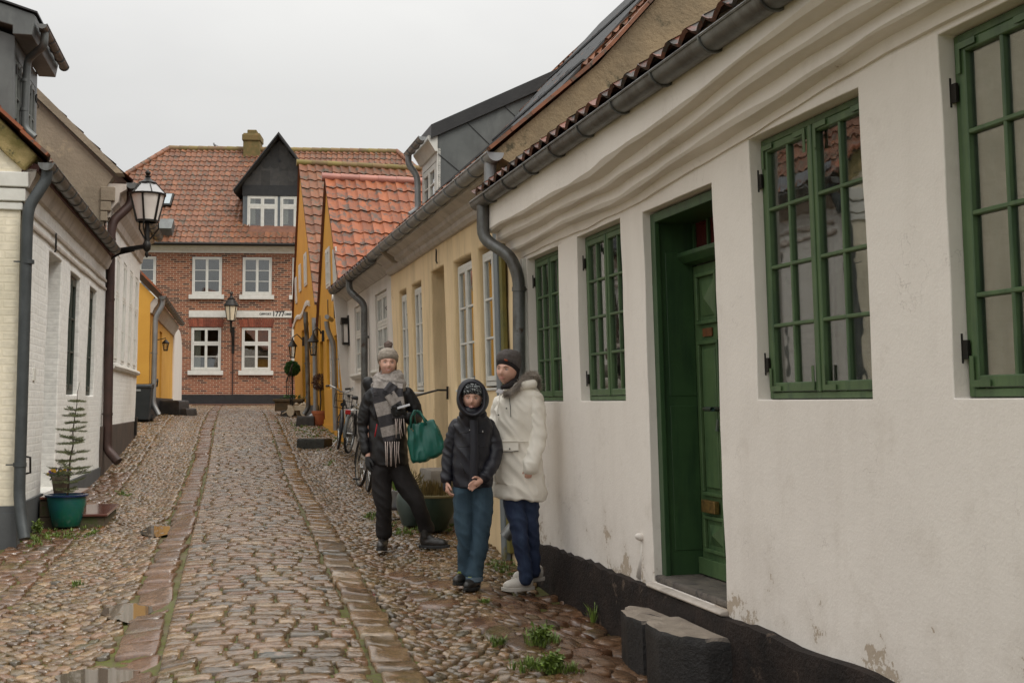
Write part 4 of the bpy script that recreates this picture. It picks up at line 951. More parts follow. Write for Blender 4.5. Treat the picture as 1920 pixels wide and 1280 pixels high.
def slab(aa, q0, w_, l_, t_):
    mb = MB(FB); pts = []
    for s_, tt in ((-1, 0), (1, 0), (1, 1), (-1, 1)):
        o_ = -q0 - tt * l_ * .7; pts.append(Vector((aa + s_ * w_ / 2, o_, ZE + (-o_ + ov) / (dep + ov) * (ZR - ZE) + .04)))
    mb.add(pts + [p + Vector((0, .6 * t_, .75 * t_)) for p in pts], [(0, 1, 2, 3), (4, 5, 6, 7), (0, 1, 5, 4), (1, 2, 6, 5), (2, 3, 7, 6), (3, 0, 4, 7)]); return mb
slab(a_, q - .3, .55, .8, .10).build('skylight', M_iron, hb); slab(a_, q - .25, .42, .65, .12).build('skylight_glass', mat('sky_glass', (.35, .4, .42), (.3, .35, .38), 3, .08), hb)
q = on_roof(309, 436); slab(aB(309, -q), q - .2, .5, .6, .35).build('roof_vent', M_zincd, hb)
# bird on the ridge
p = fp(FB, aB(397, -dep), -dep, ZR + .10); bd = MB(); q_ = .5; bd.ell(p + Vector((0, 0, .16)) * q_, (.09 * q_, .16 * q_, .09 * q_), 10, Euler((R(25), 0, R(60)))); bd.ell(p + Vector((-.06, -.04, .29)) * q_, .055 * q_, 10); bd.tube([p + Vector((-.1, -.06, .29)) * q_, p + Vector((-.17, -.09, .28)) * q_], [.008, .002], 6)
bd.tube([p + Vector((.08, .05, .15)) * q_, p + Vector((.24, .14, .12)) * q_], [.02, .006], 6); bd.tube([p + Vector((0, 0, .05)), p + Vector((0, 0, -.01))], .008, 5)
o_ = bd.build('gull', mat('grey_bird', (.16, .16, .17), (.3, .3, .3), 9, .8), None, smooth=True); solo(o_, p); tag(o_, 'small grey bird perched on the ridge of the brick house', 'bird')
# wall lamp on the brick house
def lantern(mb, gl, c, r, h, n=6, roof=.5, frost=None):
    """tapered lantern hanging body centred on c (bottom centre)"""
    c = Vector(c); rb, rt = r * .62, r
    for k in range(n):
        t = 2 * math.pi * (k + .5) / n; p = c + Vector((rb * math.cos(t), rb * math.sin(t), 0)); q = c + Vector((rt * math.cos(t), rt * math.sin(t), h)); mb.bar(p, q, .020 * r / .2)
    mb.lathe(c, [(rb * 1.05, -.015), (rb * 1.08, .0), (rb * 1.05, .015), (rb * .9, .015), (rb * .9, -.015)], n * 2); mb.lathe(c + Vector((0, 0, h)), [(rt * 1.08, -.012), (rt * 1.1, .012), (rt * .95, .014), (rt * .95, -.012)], n * 2)
    gl.lathe(c, [(rb * .93, .0), (rt * .97, h)], n * 4)
# bracket lamp placed on the brick facade
la = aB(432, .55); zc = zB(432, 601, .55)
t = thing('wall_lamp', 'glass street lantern on an iron bracket in front of the brick facade', 'street lamp', (fp(FB, la, 0, zc - .5)).to_tuple())
fm, gl = MB(), MB(); c = fp(FB, la, .55, zc); lantern(fm, gl, c, .24, .54, 6)
fm.lathe(c + Vector((0, 0, .56)), [(.30, 0), (.16, .20), (.15, .22)], 12); fm.lathe(c + Vector((0, 0, .78)), [(.13, 0), (.15, .03), (.06, .10), (.04, .18), (.06, .22), (.03, .28), (.005, .32)], 12)
fm.build('lantern_frame', M_iron, t, smooth='auto'); gl.build('lantern_glass', mat('yellowed_lamp_glass', (.78, .68, .50), (.68, .58, .42), 4, .25), t, smooth='auto')
mb = MB(); mb.tube([c - UP * .02, c - UP * .30, fp(FB, la, .50, zc - .42)], [.05, .035, .05], 8); mb.tube([fp(FB, la, .5, zc - .42), fp(FB, la, .25, zc - .55), fp(FB, la, .02, zc - .9)], .03, 8); mb.bar(fp(FB, la, .03, zc - 1.2), fp(FB, la, .03, zc - .2), .10, .03)
mb.build('bracket', M_iron, t, smooth='auto'); mb = MB(); mb.tube([fp(FB, la, .03, zc - 1.2), fp(FB, la, .03, 1.8)], .022, 6); mb.build('cable_pipe', M_rust, t)
c2 = fp(FB, aB(385), .02, 5.1); 

# ================================================================== left row
M_leftframe = mat('dark_grey_green_paint', (.045, .055, .045), (.03, .04, .03), 8, .5)
M_pipe = mat('dark_grey_pipe', (.060, .068, .070), (.042, .048, .05), 6, .5, 30, .2, .003, .2, streak=((.03, .035, .035), 8, .3))
g1 = thing('house', 'low whitewashed house with cream gable end beside the potted spruce', 'house', base_of(FL, 14.5), RZL)
C0, C1 = 11.72, 18.56
doorL = (13.28, 14.22, .52, 3.05); WL = [(14.93, 15.88), (16.78, 17.62)]
wall(FL, 'wall', M_brickwhite, g1, C0, C1, .30, 3.60, [(a, b, 1.56, 3.02) for a, b in WL] + [doorL], .30, .25, .012, 1.1, bevel=.012)
mb = MB(FL); mb.box(C0 - .01, doorL[0], -.3, .03, -.2, .525); mb.box(doorL[1], C1, -.3, .03, -.1, .525); mb.build('plinth', M_greyplinth, g1)
mb = MB(FL); mb.box(C0 + .3, C1, -.6, -.57, .2, 3.3); mb.build('room_backing', M_room, g1)
for z in (3.12, 3.24): cornice(FL, 'moulding', M_molding, g1, [(-.02, z), (.025, z), (.03, z + .015), (.025, z + .04), (-.02, z + .04)], C0 + .25, C1, .006, .3, z)
cornice(FL, 'moulding', M_molding, g1, [(-.02, 3.42), (.04, 3.44), (.09, 3.55), (.10, 3.62), (-.02, 3.62)], C0, C1, .006, .3, 1.)
for a, b in WL:
    quad_window(FL, g1, a + .01, b - .01, 1.57, 3.01, -.05, M_leftframe, 2, 1, 3, fw=.06, cw=.05, hinges='far', curtain=None, gm=M_glassdark)
mb = MB(FL); mb.box(doorL[0] + .01, doorL[1] - .01, -.29, -.25, .54, 3.03); d_ = mb.build('door', M_gpaint, g1); lever(FL, d_, (doorL[0] + .1, -.25, 1.5))
anchor_mark(FL, g1, 13.45, .02, 3.16 - .0, .0 + .2)
mb = MB(FL); mb.box(12.5, 12.62, .0, .02, 1.68, 1.80); mb.build('meter_cover', M_wpaint, g1)
# cream gable end facing the camera
FLg = FL0
mb = MB(FLg); mb.prism([(0.0, .42), (0.0, 3.60), (.10, 3.66), (-2.6, 6.32), (-5.2, 3.66), (-5.2, .42)], 0, C0 - .0, C0 + .28); mb.build('gable_wall', M_brickcream, g1)
mb = MB(FLg); mb.box(C0 - .02, C0 + .2, -5.2, .025, -.3, .46); mb.build('plinth', M_greyplinth, g1)
mb = MB(FLg)
for k, (z0, z1_, oo) in enumerate(((3.44, 3.58, .07), (3.31, 3.43, .045), (3.23, 3.30, .02))): mb.box(C0 - .015 * (3 - k) - .01, C0 + .2, -.6, oo, z0, z1_)
mb.build('corbel', M_wpaint, g1, bevel=.01)
mb = MB(FLg); mb.prism([(.03, 3.59), (.15, 3.735), (-1.2, 5.085), (-1.2, 4.72)], 0, C0 - .055, C0 + .22); mb.build('mossy_cap', M_moss_cap, g1, bevel=.03)
VL = (-oL + UP).normalized()
def rl1(a, o, z=3.70, o0=.22): return fp(FL0, a, o, z + (o0 - o))
tiles('roof', M_tile2, g1, rl1(C0 - .10, .22), dL, VL, 30, 12, .209, .335, deck=[rl1(C0 - .08, .2, 3.66), rl1(C1, .2, 3.66), rl1(C1, -2.6, 3.66), rl1(C0 - .08, -2.6, 3.66)])
mb = MB(); p0, p1 = rl1(C0 - .11, .25, 3.74), rl1(C0 - .11, -2.6, 3.74)
for i in range(13): mb.bar(p0.lerp(p1, i / 13) + UP * .02, p0.lerp(p1, (i + 1.05) / 13), .14, .03)
mb.build('verge_tile', M_tile, g1)
mb = MB(); pts = [rl1(C1 - .25, .19, 3.78), rl1(C1 + .0, .19, 3.78), rl1(C1, -2.5, 3.78), rl1(C1 - .25, -2.5, 3.78)]; mb.add(pts, [(0, 1, 2, 3)]); mb.build('roof_flashing', M_zincd, g1, recalc=False)
mb = MB(); pts = [rl1(C0 + .2, .235, 3.735), rl1(C1, .235, 3.735), rl1(C1, .07, 3.775), rl1(C0 + .2, .07, 3.775)]; mb.add(pts, [(0, 1, 2, 3)]); mb.build('eave_flashing', M_tilegray, g1, recalc=False)
quadface(FL0, 'rear_slope', M_tile2, g1, [(C0 - .08, -2.6, 6.59), (C1, -2.6, 6.59), (C1, -5.3, 3.6), (C0 - .08, -5.3, 3.6)])
gutter(FL0, g1, C0 - .12, 17.95, .23, 3.59, .070, M_zinc, .45)
mb = MB(FL0); mb.prism([(0, 3.585), (.15, 3.60), (.16, 3.66), (0, 3.70)], 0, C0, C1); mb.build('eave_board', mat('red_brown_board', (.10, .03, .022), (.06, .02, .016), 5, .7), g1)
pipe(FL0, g1, [(C0 - .02, .23, 3.61), (C0 - .02, .22, 3.52), (C0 - .06, .08, 3.26), (C0 - .06, .07, 3.1), (C0 - .06, .05, .62), (C0 - .10, .08, .42), (C0 - .16, .12, .24)], .052, M_pipe, [((C0 - .06, .08, 2.75), (0, 0, 1)), ((C0 - .06, .05, .9), (0, 0, 1))])
mb = MB(FL0); mb.tube([(C0 + .05, .03, .98), (C0 + .05, .12, .96), (C0 + .07, .12, .82), (C0 + .05, .03, .80)], .012, 6); mb.build('pipe_hook', M_iron, g1, smooth=True)
# big dormer at the upper left
S0, S1 = 14.7, 16.3; of = -.61
mb = MB(FL0); mb.box(S0 + .051, S0 + .12, of - .04, of, 4.45, 5.70); mb.box(S1 - .12, S1 - .051, of - .04, of, 4.45, 5.70); mb.box(S0 + .121, S1 - .121, of - .04, of, 5.50, 5.70); mb.box((S0 + S1) / 2 - .1, (S0 + S1) / 2 + .1, of - .04, of, 4.45, 5.499); dmL = mb.build('dormer', M_zincd, g1)
for q0_ in (S0, S1 - .05): mb = MB(FL0); mb.prism([(of, 4.45), (of, 5.72), (-2.4, 6.3), (-2.4, 5.9)], 0, q0_, q0_ + .05); mb.build('dormer_cheek', M_zincd, dmL)
for x0, x1 in ((S0 + .12, (S0 + S1) / 2 - .1), ((S0 + S1) / 2 + .1, S1 - .12)):
    quad_window(FL0, g1, x0, x1, 4.60, 5.50, of - .005, M_gpaint, 1 if False else 2, 1, 2, fw=.035, cw=.035, name='dormer_window', hinges='both', curtain=[(x0 + .03, x0 + .15)])
mb = MB(FL0); mb.prism([(of, 5.70), (-.40, 5.70), (-.36, 5.92), (-.38, 5.95), (-2.6, 6.62), (-2.6, 6.3), (of, 5.8)], 0, S0 - .15, S1 + .10); mb.build('dormer_roof', M_zincd, dmL, bevel=.01)
mb = MB(FL0); mb.prism([(-.34, 5.955), (-.34, 5.975), (-2.6, 6.66), (-2.6, 6.63)], 0, S0 - .18, S1 + .12); mb.build('roof_edge', M_black, dmL)
gutter(FL0, dmL, S0 - .1, S1 + .12, -.30, 5.80, .055, M_zinc, .4)
pipe(FL0, dmL, [(S0 + .10, -.30, 5.82), (S0 + .10, -.30, 5.66), (S0 + .38, of + .08, 5.56), (S0 + .38, of + .06, 4.72), (S0 + .38, of + .18, 4.62)], .045, M_zincd, [((S0 + .38, of + .06, 5.3), (0, 0, 1)), ((S0 + .38, of + .06, 4.95), (0, 0, 1))])

g2 = thing('house', 'taller whitewashed house with brown plinth and rusty downpipe, second on the left', 'house', base_of(FL, 21), RZL)
E0, E1 = C1, 24.65
WW = [(20.15, 20.72), (21.3, 21.95), (22.55, 23.15), (23.7, 24.4)]
wall(FL, 'wall', M_brickwhite, g2, E0 + .005, E1, .9, 4.75, [(a, b, 2.12, 3.86) for a, b in WW], .25, .3, .012, 1.1, bevel=.01)
mb = MB(FL); mb.box(E0 + .01, E1 + .02, -.3, .045, .1, 1.12); mb.build('plinth', M_brownplinth, g2, bevel=.01)
mb = MB(FL); mb.box(E0 + .1, E1 - .1, -.6, -.57, .8, 4.6); mb.box(E1 - .2, E1 - .001, -5, -.01, .4, 4.6); mb.build('room_backing', M_white, g2)
for a, b in WW:
    quad_window(FL, g2, a + .01, b - .01, 2.13, 3.85, .0, M_wpaint, 2, 1, (2, 1), transom=3.22, fw=.045, cw=.035, hinges=None, curtain=None, th=.06, gm=M_glassdark)
cornice(FL, 'sill_band', M_wpaint, g2, [(-.02, 2.00), (.05, 2.01), (.07, 2.05), (.05, 2.09), (-.02, 2.10)], E0 + 1.2, E1, .006, .3, 4.)
for a in (20.0, 21.1, 22.3, 23.4): 
    pass
cornice(FL, 'cornice', M_molding, g2, [(-.02, 4.20), (.04, 4.22), (.06, 4.34), (.15, 4.45), (.17, 4.58), (.26, 4.64), (.26, 4.72), (-.02, 4.72)], E0 + .01, E1, .005, .4, 6.)
mb = MB(FL0); mb.prism([(-.0, 3.55), (.0, 4.62), (.12, 4.82), (-2.6, 7.50), (-5.4, 4.7), (-5.4, 3.5)], 0, E0 - .02, E0 + .22); mb.build('gable_wall', M_brown_pl, g2)
mb = MB(FL0)
for k, (z0, z1_, oo) in enumerate(((4.45, 4.66, .15), (4.3, 4.44, .10), (4.15, 4.29, .05))): mb.box(E0 - .06, E0 + .2, -.05, oo, z0, z1_)
mb.build('corbel', M_brown_pl, g2, bevel=.01)
mb = MB(FL0); mb.prism([(.16, 4.86), (.27, 4.86), (-2.6, 7.70), (-2.6, 7.50)], 0, E0 - .10, E0 + .25); mb.build('verge_cap', M_brown_pl, g2)
def rl2(a, o, z=4.78, o0=.36): return fp(FL0, a, o, z + (o0 - o) * .95)
VL2 = (-oL + UP * .95).normalized()
tiles('roof', M_tiledark, g2, rl2(E0 + .2, .36), dL, VL2, 28, 12, .209, .335, deck=[rl2(E0 + .2, .3, 4.72), rl2(E1, .3, 4.72), rl2(E1, -2.6, 4.72), rl2(E0 + .2, -2.6, 4.72)])
gutter(FL0, g2, E0 + .05, E1 + .05, .38, 4.66, .085, M_zinc, .5)
pipe(FL0, g2, [(E0 + .22, .36, 4.68), (E0 + .22, .36, 4.45), (E0 + .12, .12, 4.18), (E0 + .10, .09, 4.0), (E0 + .10, .09, .78), (E0 + .0, .26, .60)], .068, M_rust, [((E0 + .1, .09, 3.9), (0, 0, 1)), ((E0 + .1, .09, 3.0), (0, 0, 1)), ((E0 + .1, .09, 1.3), (0, 0, 1))])
mb = MB(FL); mb.box(E1 - .75, E1 - .6, .05, .09, .85, 1.2); mb.build('plinth_bracket', M_iron, g2)

# big glass lantern on a scrolled bracket between the two white houses
lx = at(276, 420, 17.0); c = Vector((lx.x, lx.y, 1.45 + (757 - 413) * 17.0 / 2250))
wp = fp(FL0, E0 + .02, .02, c.z - .36)
t = thing('street_lantern', 'large old glass street lantern on a scrolled black wall bracket', 'street lamp', wp.to_tuple())
fm, gl = MB(), MB(); lantern(fm, gl, c, .240, .38, 6)
fm.build('lantern_frame', M_iron, t, smooth='auto'); gl.build('lantern_glass', M_frost, t, smooth='auto')
hd = MB(); hd.lathe(c + Vector((0, 0, .39)), [(.255, 0), (.125, .14), (.11, .14), (.24, .0)], 6); hd.build('lantern_hood', mat('milky_hood', (.42, .42, .42), (.36, .36, .36), 3, .25), t)
hd = MB()
for k in range(6):
    an = 2 * math.pi * k / 6; hd.bar(c + Vector((.258 * math.cos(an), .258 * math.sin(an), .392)), c + Vector((.125 * math.cos(an), .125 * math.sin(an), .535)), .012)
hd.lathe(c + Vector((0, 0, .525)), [(.09, 0), (.125, .01), (.13, .025), (.055, .07), (.032, .105), (.045, .12), (.02, .135), (.04, .165), (.036, .185), (.01, .205), (.002, .225)], 14); hd.build('finial', M_iron, t, smooth='auto')
br = MB(); br.tube([c - UP * .01, c - UP * .36], [.03, .045], 8); br.lathe(c - UP * .42, [(.01, -.10), (.03, -.06), (.02, -.02), (.055, .02), (.06, .09), (.035, .14)], 10)
for k in range(3):
    an = 2 * math.pi * k / 3 + .5; e = Vector((math.cos(an), math.sin(an), 0)); br.tube([c + e * .155 - UP * .01, c + e * .16 - UP * .10, c + e * .10 - UP * .18, c + e * .03 - UP * .27], .012, 6)
arm = c - UP * .36; br.bar(wp, Vector((arm.x, arm.y, wp.z)), .05, .06)
q = Vector((arm.x, arm.y, wp.z)); d_ = (q - wp)
br.tube([wp - UP * .42, wp - UP * .2 + d_ * .04, wp - UP * .10 + d_ * .16, wp - UP * .05 + d_ * .35, wp - UP * .03 + d_ * .7], .018, 8)
for f_, r_ in ((.12, .05), (.22, .035), (.32, .025)):
    cc = wp + d_ * f_ - UP * (.05 + .0 * f_); br.tube([cc + d_.normalized() * (r_ * math.cos(a_)) + UP * (r_ * math.sin(a_)) for a_ in [k * math.pi / 5 for k in range(10)]], .007, 5)
br.bar(wp - UP * .5, wp + UP * .1, .06, .03); br.build('bracket', M_iron, t, smooth='auto')

g3 = thing('house', 'small ochre yellow house with zinc downpipe at the far left', 'house', base_of(FL, 31), RZL)
K0, K1 = 28.1, 37.6
wall(FL0, 'wall', M_yellow2, g3, K0, K1, 1.0, 3.75, [(31.6, 32.4, 1.55, 3.3)], .2, .5, .012, 1.)
mb = MB(FL0); mb.prism([(0, 1.0), (0, 3.72), (.10, 3.86), (-2.4, 6.35), (-4.9, 3.85), (-4.9, 1.0)], 0, K0, K0 + .25); mb.build('gable_wall', M_yellow2, g3)
mb = MB(FL0); mb.box(K0 - .03, K1, -4.9, .03, .6, 1.60); mb.build('plinth', M_black, g3)
mb = MB(FL0); mb.box(31.6, 32.4, -.18, -.14, 1.4, 3.3); d_ = mb.build('door', mat('ochre_door', (.30, .16, .04), (.25, .13, .03), 5, .5), g3); lever(FL0, d_, (31.7, -.14, 2.4))
cornice(FL0, 'cornice', M_molding, g3, [(-.02, 3.5), (.04, 3.5), (.08, 3.6), (.16, 3.72), (.17, 3.82), (-.02, 3.82)], K0 + .02, K1, .004, .8, 4.)
mb = MB(FL0); mb.prism([(.26, 3.90), (.26, 3.96), (-2.4, 6.70), (-2.4, 6.62)], 0, K0 - .12, K1); mb.prism([(-2.4, 6.70), (-2.4, 6.62), (-5.2, 3.85), (-5.2, 3.92)], 0, K0 - .12, K1); mb.build('roof', M_tile, g3)
gutter(FL0, g3, K0 - .05, K1, .26, 3.80, .08, M_zinc, .6)
pipe(FL0, g3, [(K0 + .1, .26, 3.82), (K0 + .1, .25, 3.66), (K0 + .1, .11, 3.40), (K0 + .1, .09, 1.45), (K0 + .05, .22, 1.2)], .06, M_zinc2, [((K0 + .1, .1, 2.6), (0, 0, 1))])
mb = MB(FL0); n_ = 10; pts = [(K1, .9), (K1 + 5.0, .9)] + [(K1 + 3.0 + 2.0 * math.cos(t), 3.0 + .85 * math.sin(t)) for t in [math.pi / 2 * k / n_ for k in range(n_ + 1)]] + [(K1, 3.85)]
mb.prism(pts, 1, -.25, .05); o_ = mb.build('garden_wall', M_white, None, bevel=.02); solo(o_, base_of(FL0, K1 + 2)); tag(o_, 'white garden wall with rounded far top beside the ochre house', 'wall', kind='thing')
# ================================================================== plants, pots, bicycles, bin, lamps, steps
M_glaze = mat('blue_green_glaze', (.012, .085, .095), (.008, .11, .06), 3, .18, 20, .1, .003, spots=(.01, .03, .09), spot_scale=3, spot_at=.62)
M_glaze_rim = mat('dark_blue_glaze', (.010, .02, .08), (.01, .04, .08), 5, .2)
M_terra = mat('terracotta', (.42, .13, .05), (.32, .09, .035), 5, .75, 40, .3, .004, spots=(.2, .12, .06), spot_scale=4, spot_at=.64)
M_clay = mat('grey_clay_pot', (.20, .17, .12), (.14, .12, .09), 5, .8, 40, .3, .004)
M_urn = mat('grey_green_urn', (.075, .10, .09), (.05, .07, .062), 4, .35, 30, .2, .003)
M_urn2 = mat('dark_green_bowl', (.012, .03, .02), (.02, .036, .024), 4, .4)
M_bark = mat('bark', (.075, .05, .035), (.05, .035, .025), 20, .9, 60, .5, .004)
M_needle = mat('spruce_needles', (.16, .175, .075), (.09, .11, .045), 4, .6, island=.8)
M_leaf = mat('box_leaves', (.055, .14, .028), (.032, .09, .018), 4, .5, island=1.)
M_bright = mat('bright_green_leaves', (.16, .27, .03), (.09, .18, .02), 4, .5, island=.9)
M_dry = mat('dry_brown_twigs', (.13, .055, .03), (.08, .035, .02), 6, .9, island=.9)
M_heath = mat('dry_heather', (.22, .16, .06), (.10, .085, .035), 6, .9, island=.9)
M_grass = mat('wet_grass', (.13, .19, .03), (.085, .13, .022), 4, .45, island=1.)
M_peat = mat('potting_soil', (.03, .02, .013), (.045, .03, .02), 20, .9, 50, .6, .01)
M_tyre = mat('black_tyre', (.014, .014, .014), (.03, .028, .026), 30, .6, 60, .3, .002)
M_chrome = mat('chromed_steel', (.55, .55, .54), (.42, .42, .41), 20, .25, metal=.9)
M_dkpaint = mat('dark_bicycle_paint', (.012, .013, .018), (.018, .018, .022), 10, .28)
M_saddle = mat('black_saddle', (.012, .011, .011), (.02, .018, .018), 30, .45)
M_redlens = mat('red_reflector', (.45, .012, .012), (.35, .01, .01), 30, .15)
M_bin = mat('dark_grey_bin_plastic', (.020, .026, .030), (.030, .036, .04), 5, .4, 60, .2, .002)
M_tilestep = mat('brown_red_step_tile', (.13, .045, .03), (.10, .035, .025), 5, .12, 30, .1, .002)
M_mossstep = mat('mossy_step_side', (.07, .055, .03), (.10, .07, .05), 4, .8, 30, .6, .01, spots=(.06, .07, .02), spot_scale=5, spot_at=.5)
M_flo_y = mat('yellow_petals', (.65, .38, .02), (.6, .3, .02), 5, .6); M_flo_p = mat('purple_petals', (.12, .05, .25), (.16, .10, .35), 5, .6)

def leaves(mb, c, r, n, sz, shell=.5, asp=2., up=.0, droop=0):
    c = Vector(c); r = Vector(r) if not isinstance(r, (int, float)) else Vector((r, r, r))
    for _ in range(n):
        d = Vector((random.gauss(0, 1), random.gauss(0, 1), random.gauss(0, 1))).normalized()
        k = shell + (1 - shell) * random.random() ** .5
        k *= 1 + .14 * noise.noise(d * 2.3 + c * 3)
        p = c + Vector((d.x * r.x, d.y * r.y, d.z * r.z)) * k
        a = (d + Vector((random.gauss(0, .6), random.gauss(0, .6), random.gauss(0, .6) + up))).normalized(); b = a.orthogonal().normalized(); b.rotate(Matrix.Rotation(random.uniform(0, 6.28), 3, a))
        s = sz * random.uniform(.6, 1.3); mid = a.cross(b) * s * .12
        mb.add([p, p + a * s * .5 + b * s / asp * .5 + mid, p + a * s, p + a * s * .5 - b * s / asp * .5 + mid], [(0, 1, 2, 3)])
def blades(mb, c, n, h, spread, w=.006):
    c = Vector(c)
    for _ in range(n):
        an = random.uniform(0, 6.28); rr = spread * random.random() ** .6; p = c + Vector((math.cos(an) * rr, math.sin(an) * rr, 0)); hh = h * random.uniform(.5, 1.2)
        ln = Vector((math.cos(an), math.sin(an), 0)) * hh * random.uniform(.2, .9); sd_ = Vector((-math.sin(an), math.cos(an), 0)) * w
        q = p + ln * .4 + UP * hh * .7; e = p + ln + UP * hh
        mb.add([p - sd_, p + sd_, q + sd_ * .8, q - sd_ * .8, e], [(0, 1, 2, 3), (3, 2, 4)])
def gp(px, py): return G(px, py)
def pot(name, c, prof, m, parent, rim=None, n=24):
    mb = MB(); mb.lathe(c, prof, n); o = mb.build(name, m, parent, smooth='auto', ang=50); return o

# potted spruce by the cream house
c = gp(124, 990); c.z += .02
t = thing('potted_spruce', 'thin young spruce in a glazed blue green pot on the left', 'potted tree', c.to_tuple())
pot('pot', c, [(.125, 0), (.135, .01), (.16, .10), (.185, .22), (.19, .31), (.172, .31), (.165, .26)], M_glaze, t)
pot('pot_rim', c, [(.186, .298), (.21, .305), (.212, .322), (.18, .326), (.178, .305)], M_glaze_rim, t)
pot('soil', c, [(.168, .27), (.168, .285), (.05, .30), (.005, .30)], M_peat, t)
mb = MB(); nd = MB(); lean = Vector((.10, 0, 0)); H = 1.08
pts = [c + UP * (.28 + H * k / 8) + lean * (k / 8) * .9 + Vector((.008 * math.sin(k * 2), .008 * math.cos(k * 3), 0)) for k in range(9)]
mb.tube(pts, [.011 * (1 - k / 9.5) + .0015 for k in range(9)], 6)
def twig(p, d, L_, dens, r0=.003):
    q = [p, p + d * L_ * .5 - UP * .0, p + d * L_ + UP * L_ * .06]; mb.tube(q, [r0, r0 * .7, r0 * .3], 4, caps=False)
    n = int(L_ * dens)
    for i in range(n):
        s_ = (i + random.random()) / n; b = q[0].lerp(q[1], s_ * 2) if s_ < .5 else q[1].lerp(q[2], s_ * 2 - 1)
        v_ = Vector((random.gauss(0, 1), random.gauss(0, 1), random.gauss(.1, 1))); v_ = (v_ - d * v_.dot(d)).normalized() * .8 + d * .55; l = random.uniform(.014, .026); sd_ = v_.cross(d).normalized() * .0016
        nd.add([b - sd_, b + sd_, b + v_ * l], [(0, 1, 2)])
for k in range(13):
    s_ = .08 + (k + random.uniform(-.25, .25)) / 13 * .90; i = min(7, int(s_ * 8)); p = pts[i].lerp(pts[i + 1], s_ * 8 - i); Lb = (.235 - .16 * max(0, s_ - .35) / .65) * random.uniform(.75, 1.1) * (.65 if s_ < .2 else 1)
    nb = 6; a0 = random.uniform(0, 6.28)
    for b in range(nb):
        an = a0 + b * 6.28 / nb + random.uniform(-.25, .25); d = Vector((math.cos(an), math.sin(an), random.uniform(-.12, .35))).normalized(); l = Lb * random.uniform(.55, 1.2)
        twig(p, d, l, 560)
        for f_ in (.35, .55, .75):
            for sg in (-1, 1):
                d2 = (d + d.cross(UP) * sg * .9).normalized(); twig(p + d * l * f_, d2, l * (1 - f_) * .6 + .012, 560, .0015)
twig(pts[-1], Vector((.25, 0, 1)).normalized(), .09, 420)
mb.build('trunk', M_bark, t, smooth=True); nd.build('needles', M_needle, t, recalc=False)

# tiled doorstep and pansy pot
def blk(fr, name, m, a0, a1, o0, o1, z0, z1, parent=None, bevel=.012):
    mb = MB(fr); mb.box(a0, a1, o0, o1, z0, z1); return mb.build(name, m, parent, bevel=bevel)
t = thing('tiled_doorstep', 'two level doorstep with shiny brown red tiles and mossy sides', 'step', base_of(FL0, 13.4, .3), RZL)
blk(FL0, 'lower_step', M_mossstep, 12.93, 14.15, .032, .66, .0, .305, t); blk(FL0, 'upper_step', M_mossstep, 12.93, 14.15, .032, .34, .306, .485, t)
blk(FL0, 'tile_top', M_tilestep, 12.90, 14.18, .345, .69, .308, .335, t, .006); blk(FL0, 'tile_top', M_tilestep, 12.90, 14.18, .035, .37, .488, .515, t, .006)
c = fp(FL0, 13.25, .18, .516); t = thing('pansy_pot', 'clay pot of yellow and purple pansies on the tiled doorstep', 'flower pot', c.to_tuple())
pot('pot', c, [(.055, 0), (.06, .005), (.082, .15), (.09, .155), (.092, .185), (.078, .187), (.075, .15)], M_clay, t); pot('soil', c, [(.078, .16), (.078, .172), (.005, .176)], M_peat, t)
mb = MB(); leaves(mb, c + UP * .19, (.10, .10, .05), 170, .035, .2); mb.build('foliage', M_leaf, t, recalc=False)
for m_, n in ((M_flo_y, 16), (M_flo_p, 16)):
    for k in range(1):
        mb = MB()
        for i in range(n):
            p = c + Vector((random.uniform(-.10, .10), random.uniform(-.10, .10), random.uniform(.20, .26)))
            for j in range(5):
                an = j * 1.257; e = Vector((math.cos(an), -.3, math.sin(an))); mb.ell(p + e * .010, (.009, .003, .009), 6)
        mb.build('flowers', m_, t)

# wheelie bin
c = gp(265, 791); t = thing('wheelie_bin', 'dark grey wheelie bin standing beside the ochre yellow house', 'bin', c.to_tuple())
def at_local(c, yaw): return Matrix.Translation(c) @ Matrix.Rotation(yaw, 4, 'Z')
M_ = at_local(c, R(8)) @ Matrix.Scale(.88, 4); mb = MB(M_)
mb.add([(-.21, -.24, .06), (.21, -.24, .06), (.21, .24, .06), (-.21, .24, .06), (-.27, -.30, .88), (.27, -.30, .88), (.27, .32, .88), (-.27, .32, .88)], [(0, 3, 2, 1), (4, 5, 6, 7), (0, 1, 5, 4), (1, 2, 6, 5), (2, 3, 7, 6), (3, 0, 4, 7)])
mb.box(-.29, .29, -.32, .34, .86, .90); b_ = mb.build('body', M_bin, t, bevel=.02)
mb = MB(M_); mb.prism([(-.33, .905), (-.30, .95), (.30, .99), (.37, .93), (.37, .905)], 0, -.29, .29); mb.build('lid', M_bin, t, bevel=.015)
mb = MB(M_); mb.tube([(.20, .30, .94), (.30, .33, 1.02), (.33, .36, 1.10), (.33, .40, 1.06), (.31, .40, .90)], .018, 8); mb.build('handle', M_bin, t, smooth=True)
mb = MB(M_); mb.box(-.2, .02, -.308, -.30, .78, .83); mb.build('sticker', mat('pale_sticker', (.3, .32, .32), (.25, .27, .27), 5, .5), t)
for sx in (-.22, .22): mb = MB(M_); mb.tube([(sx - .03, .26, .10), (sx + .03, .26, .10)], .10, 16); mb.build('wheel', M_tyre, t, smooth='auto')

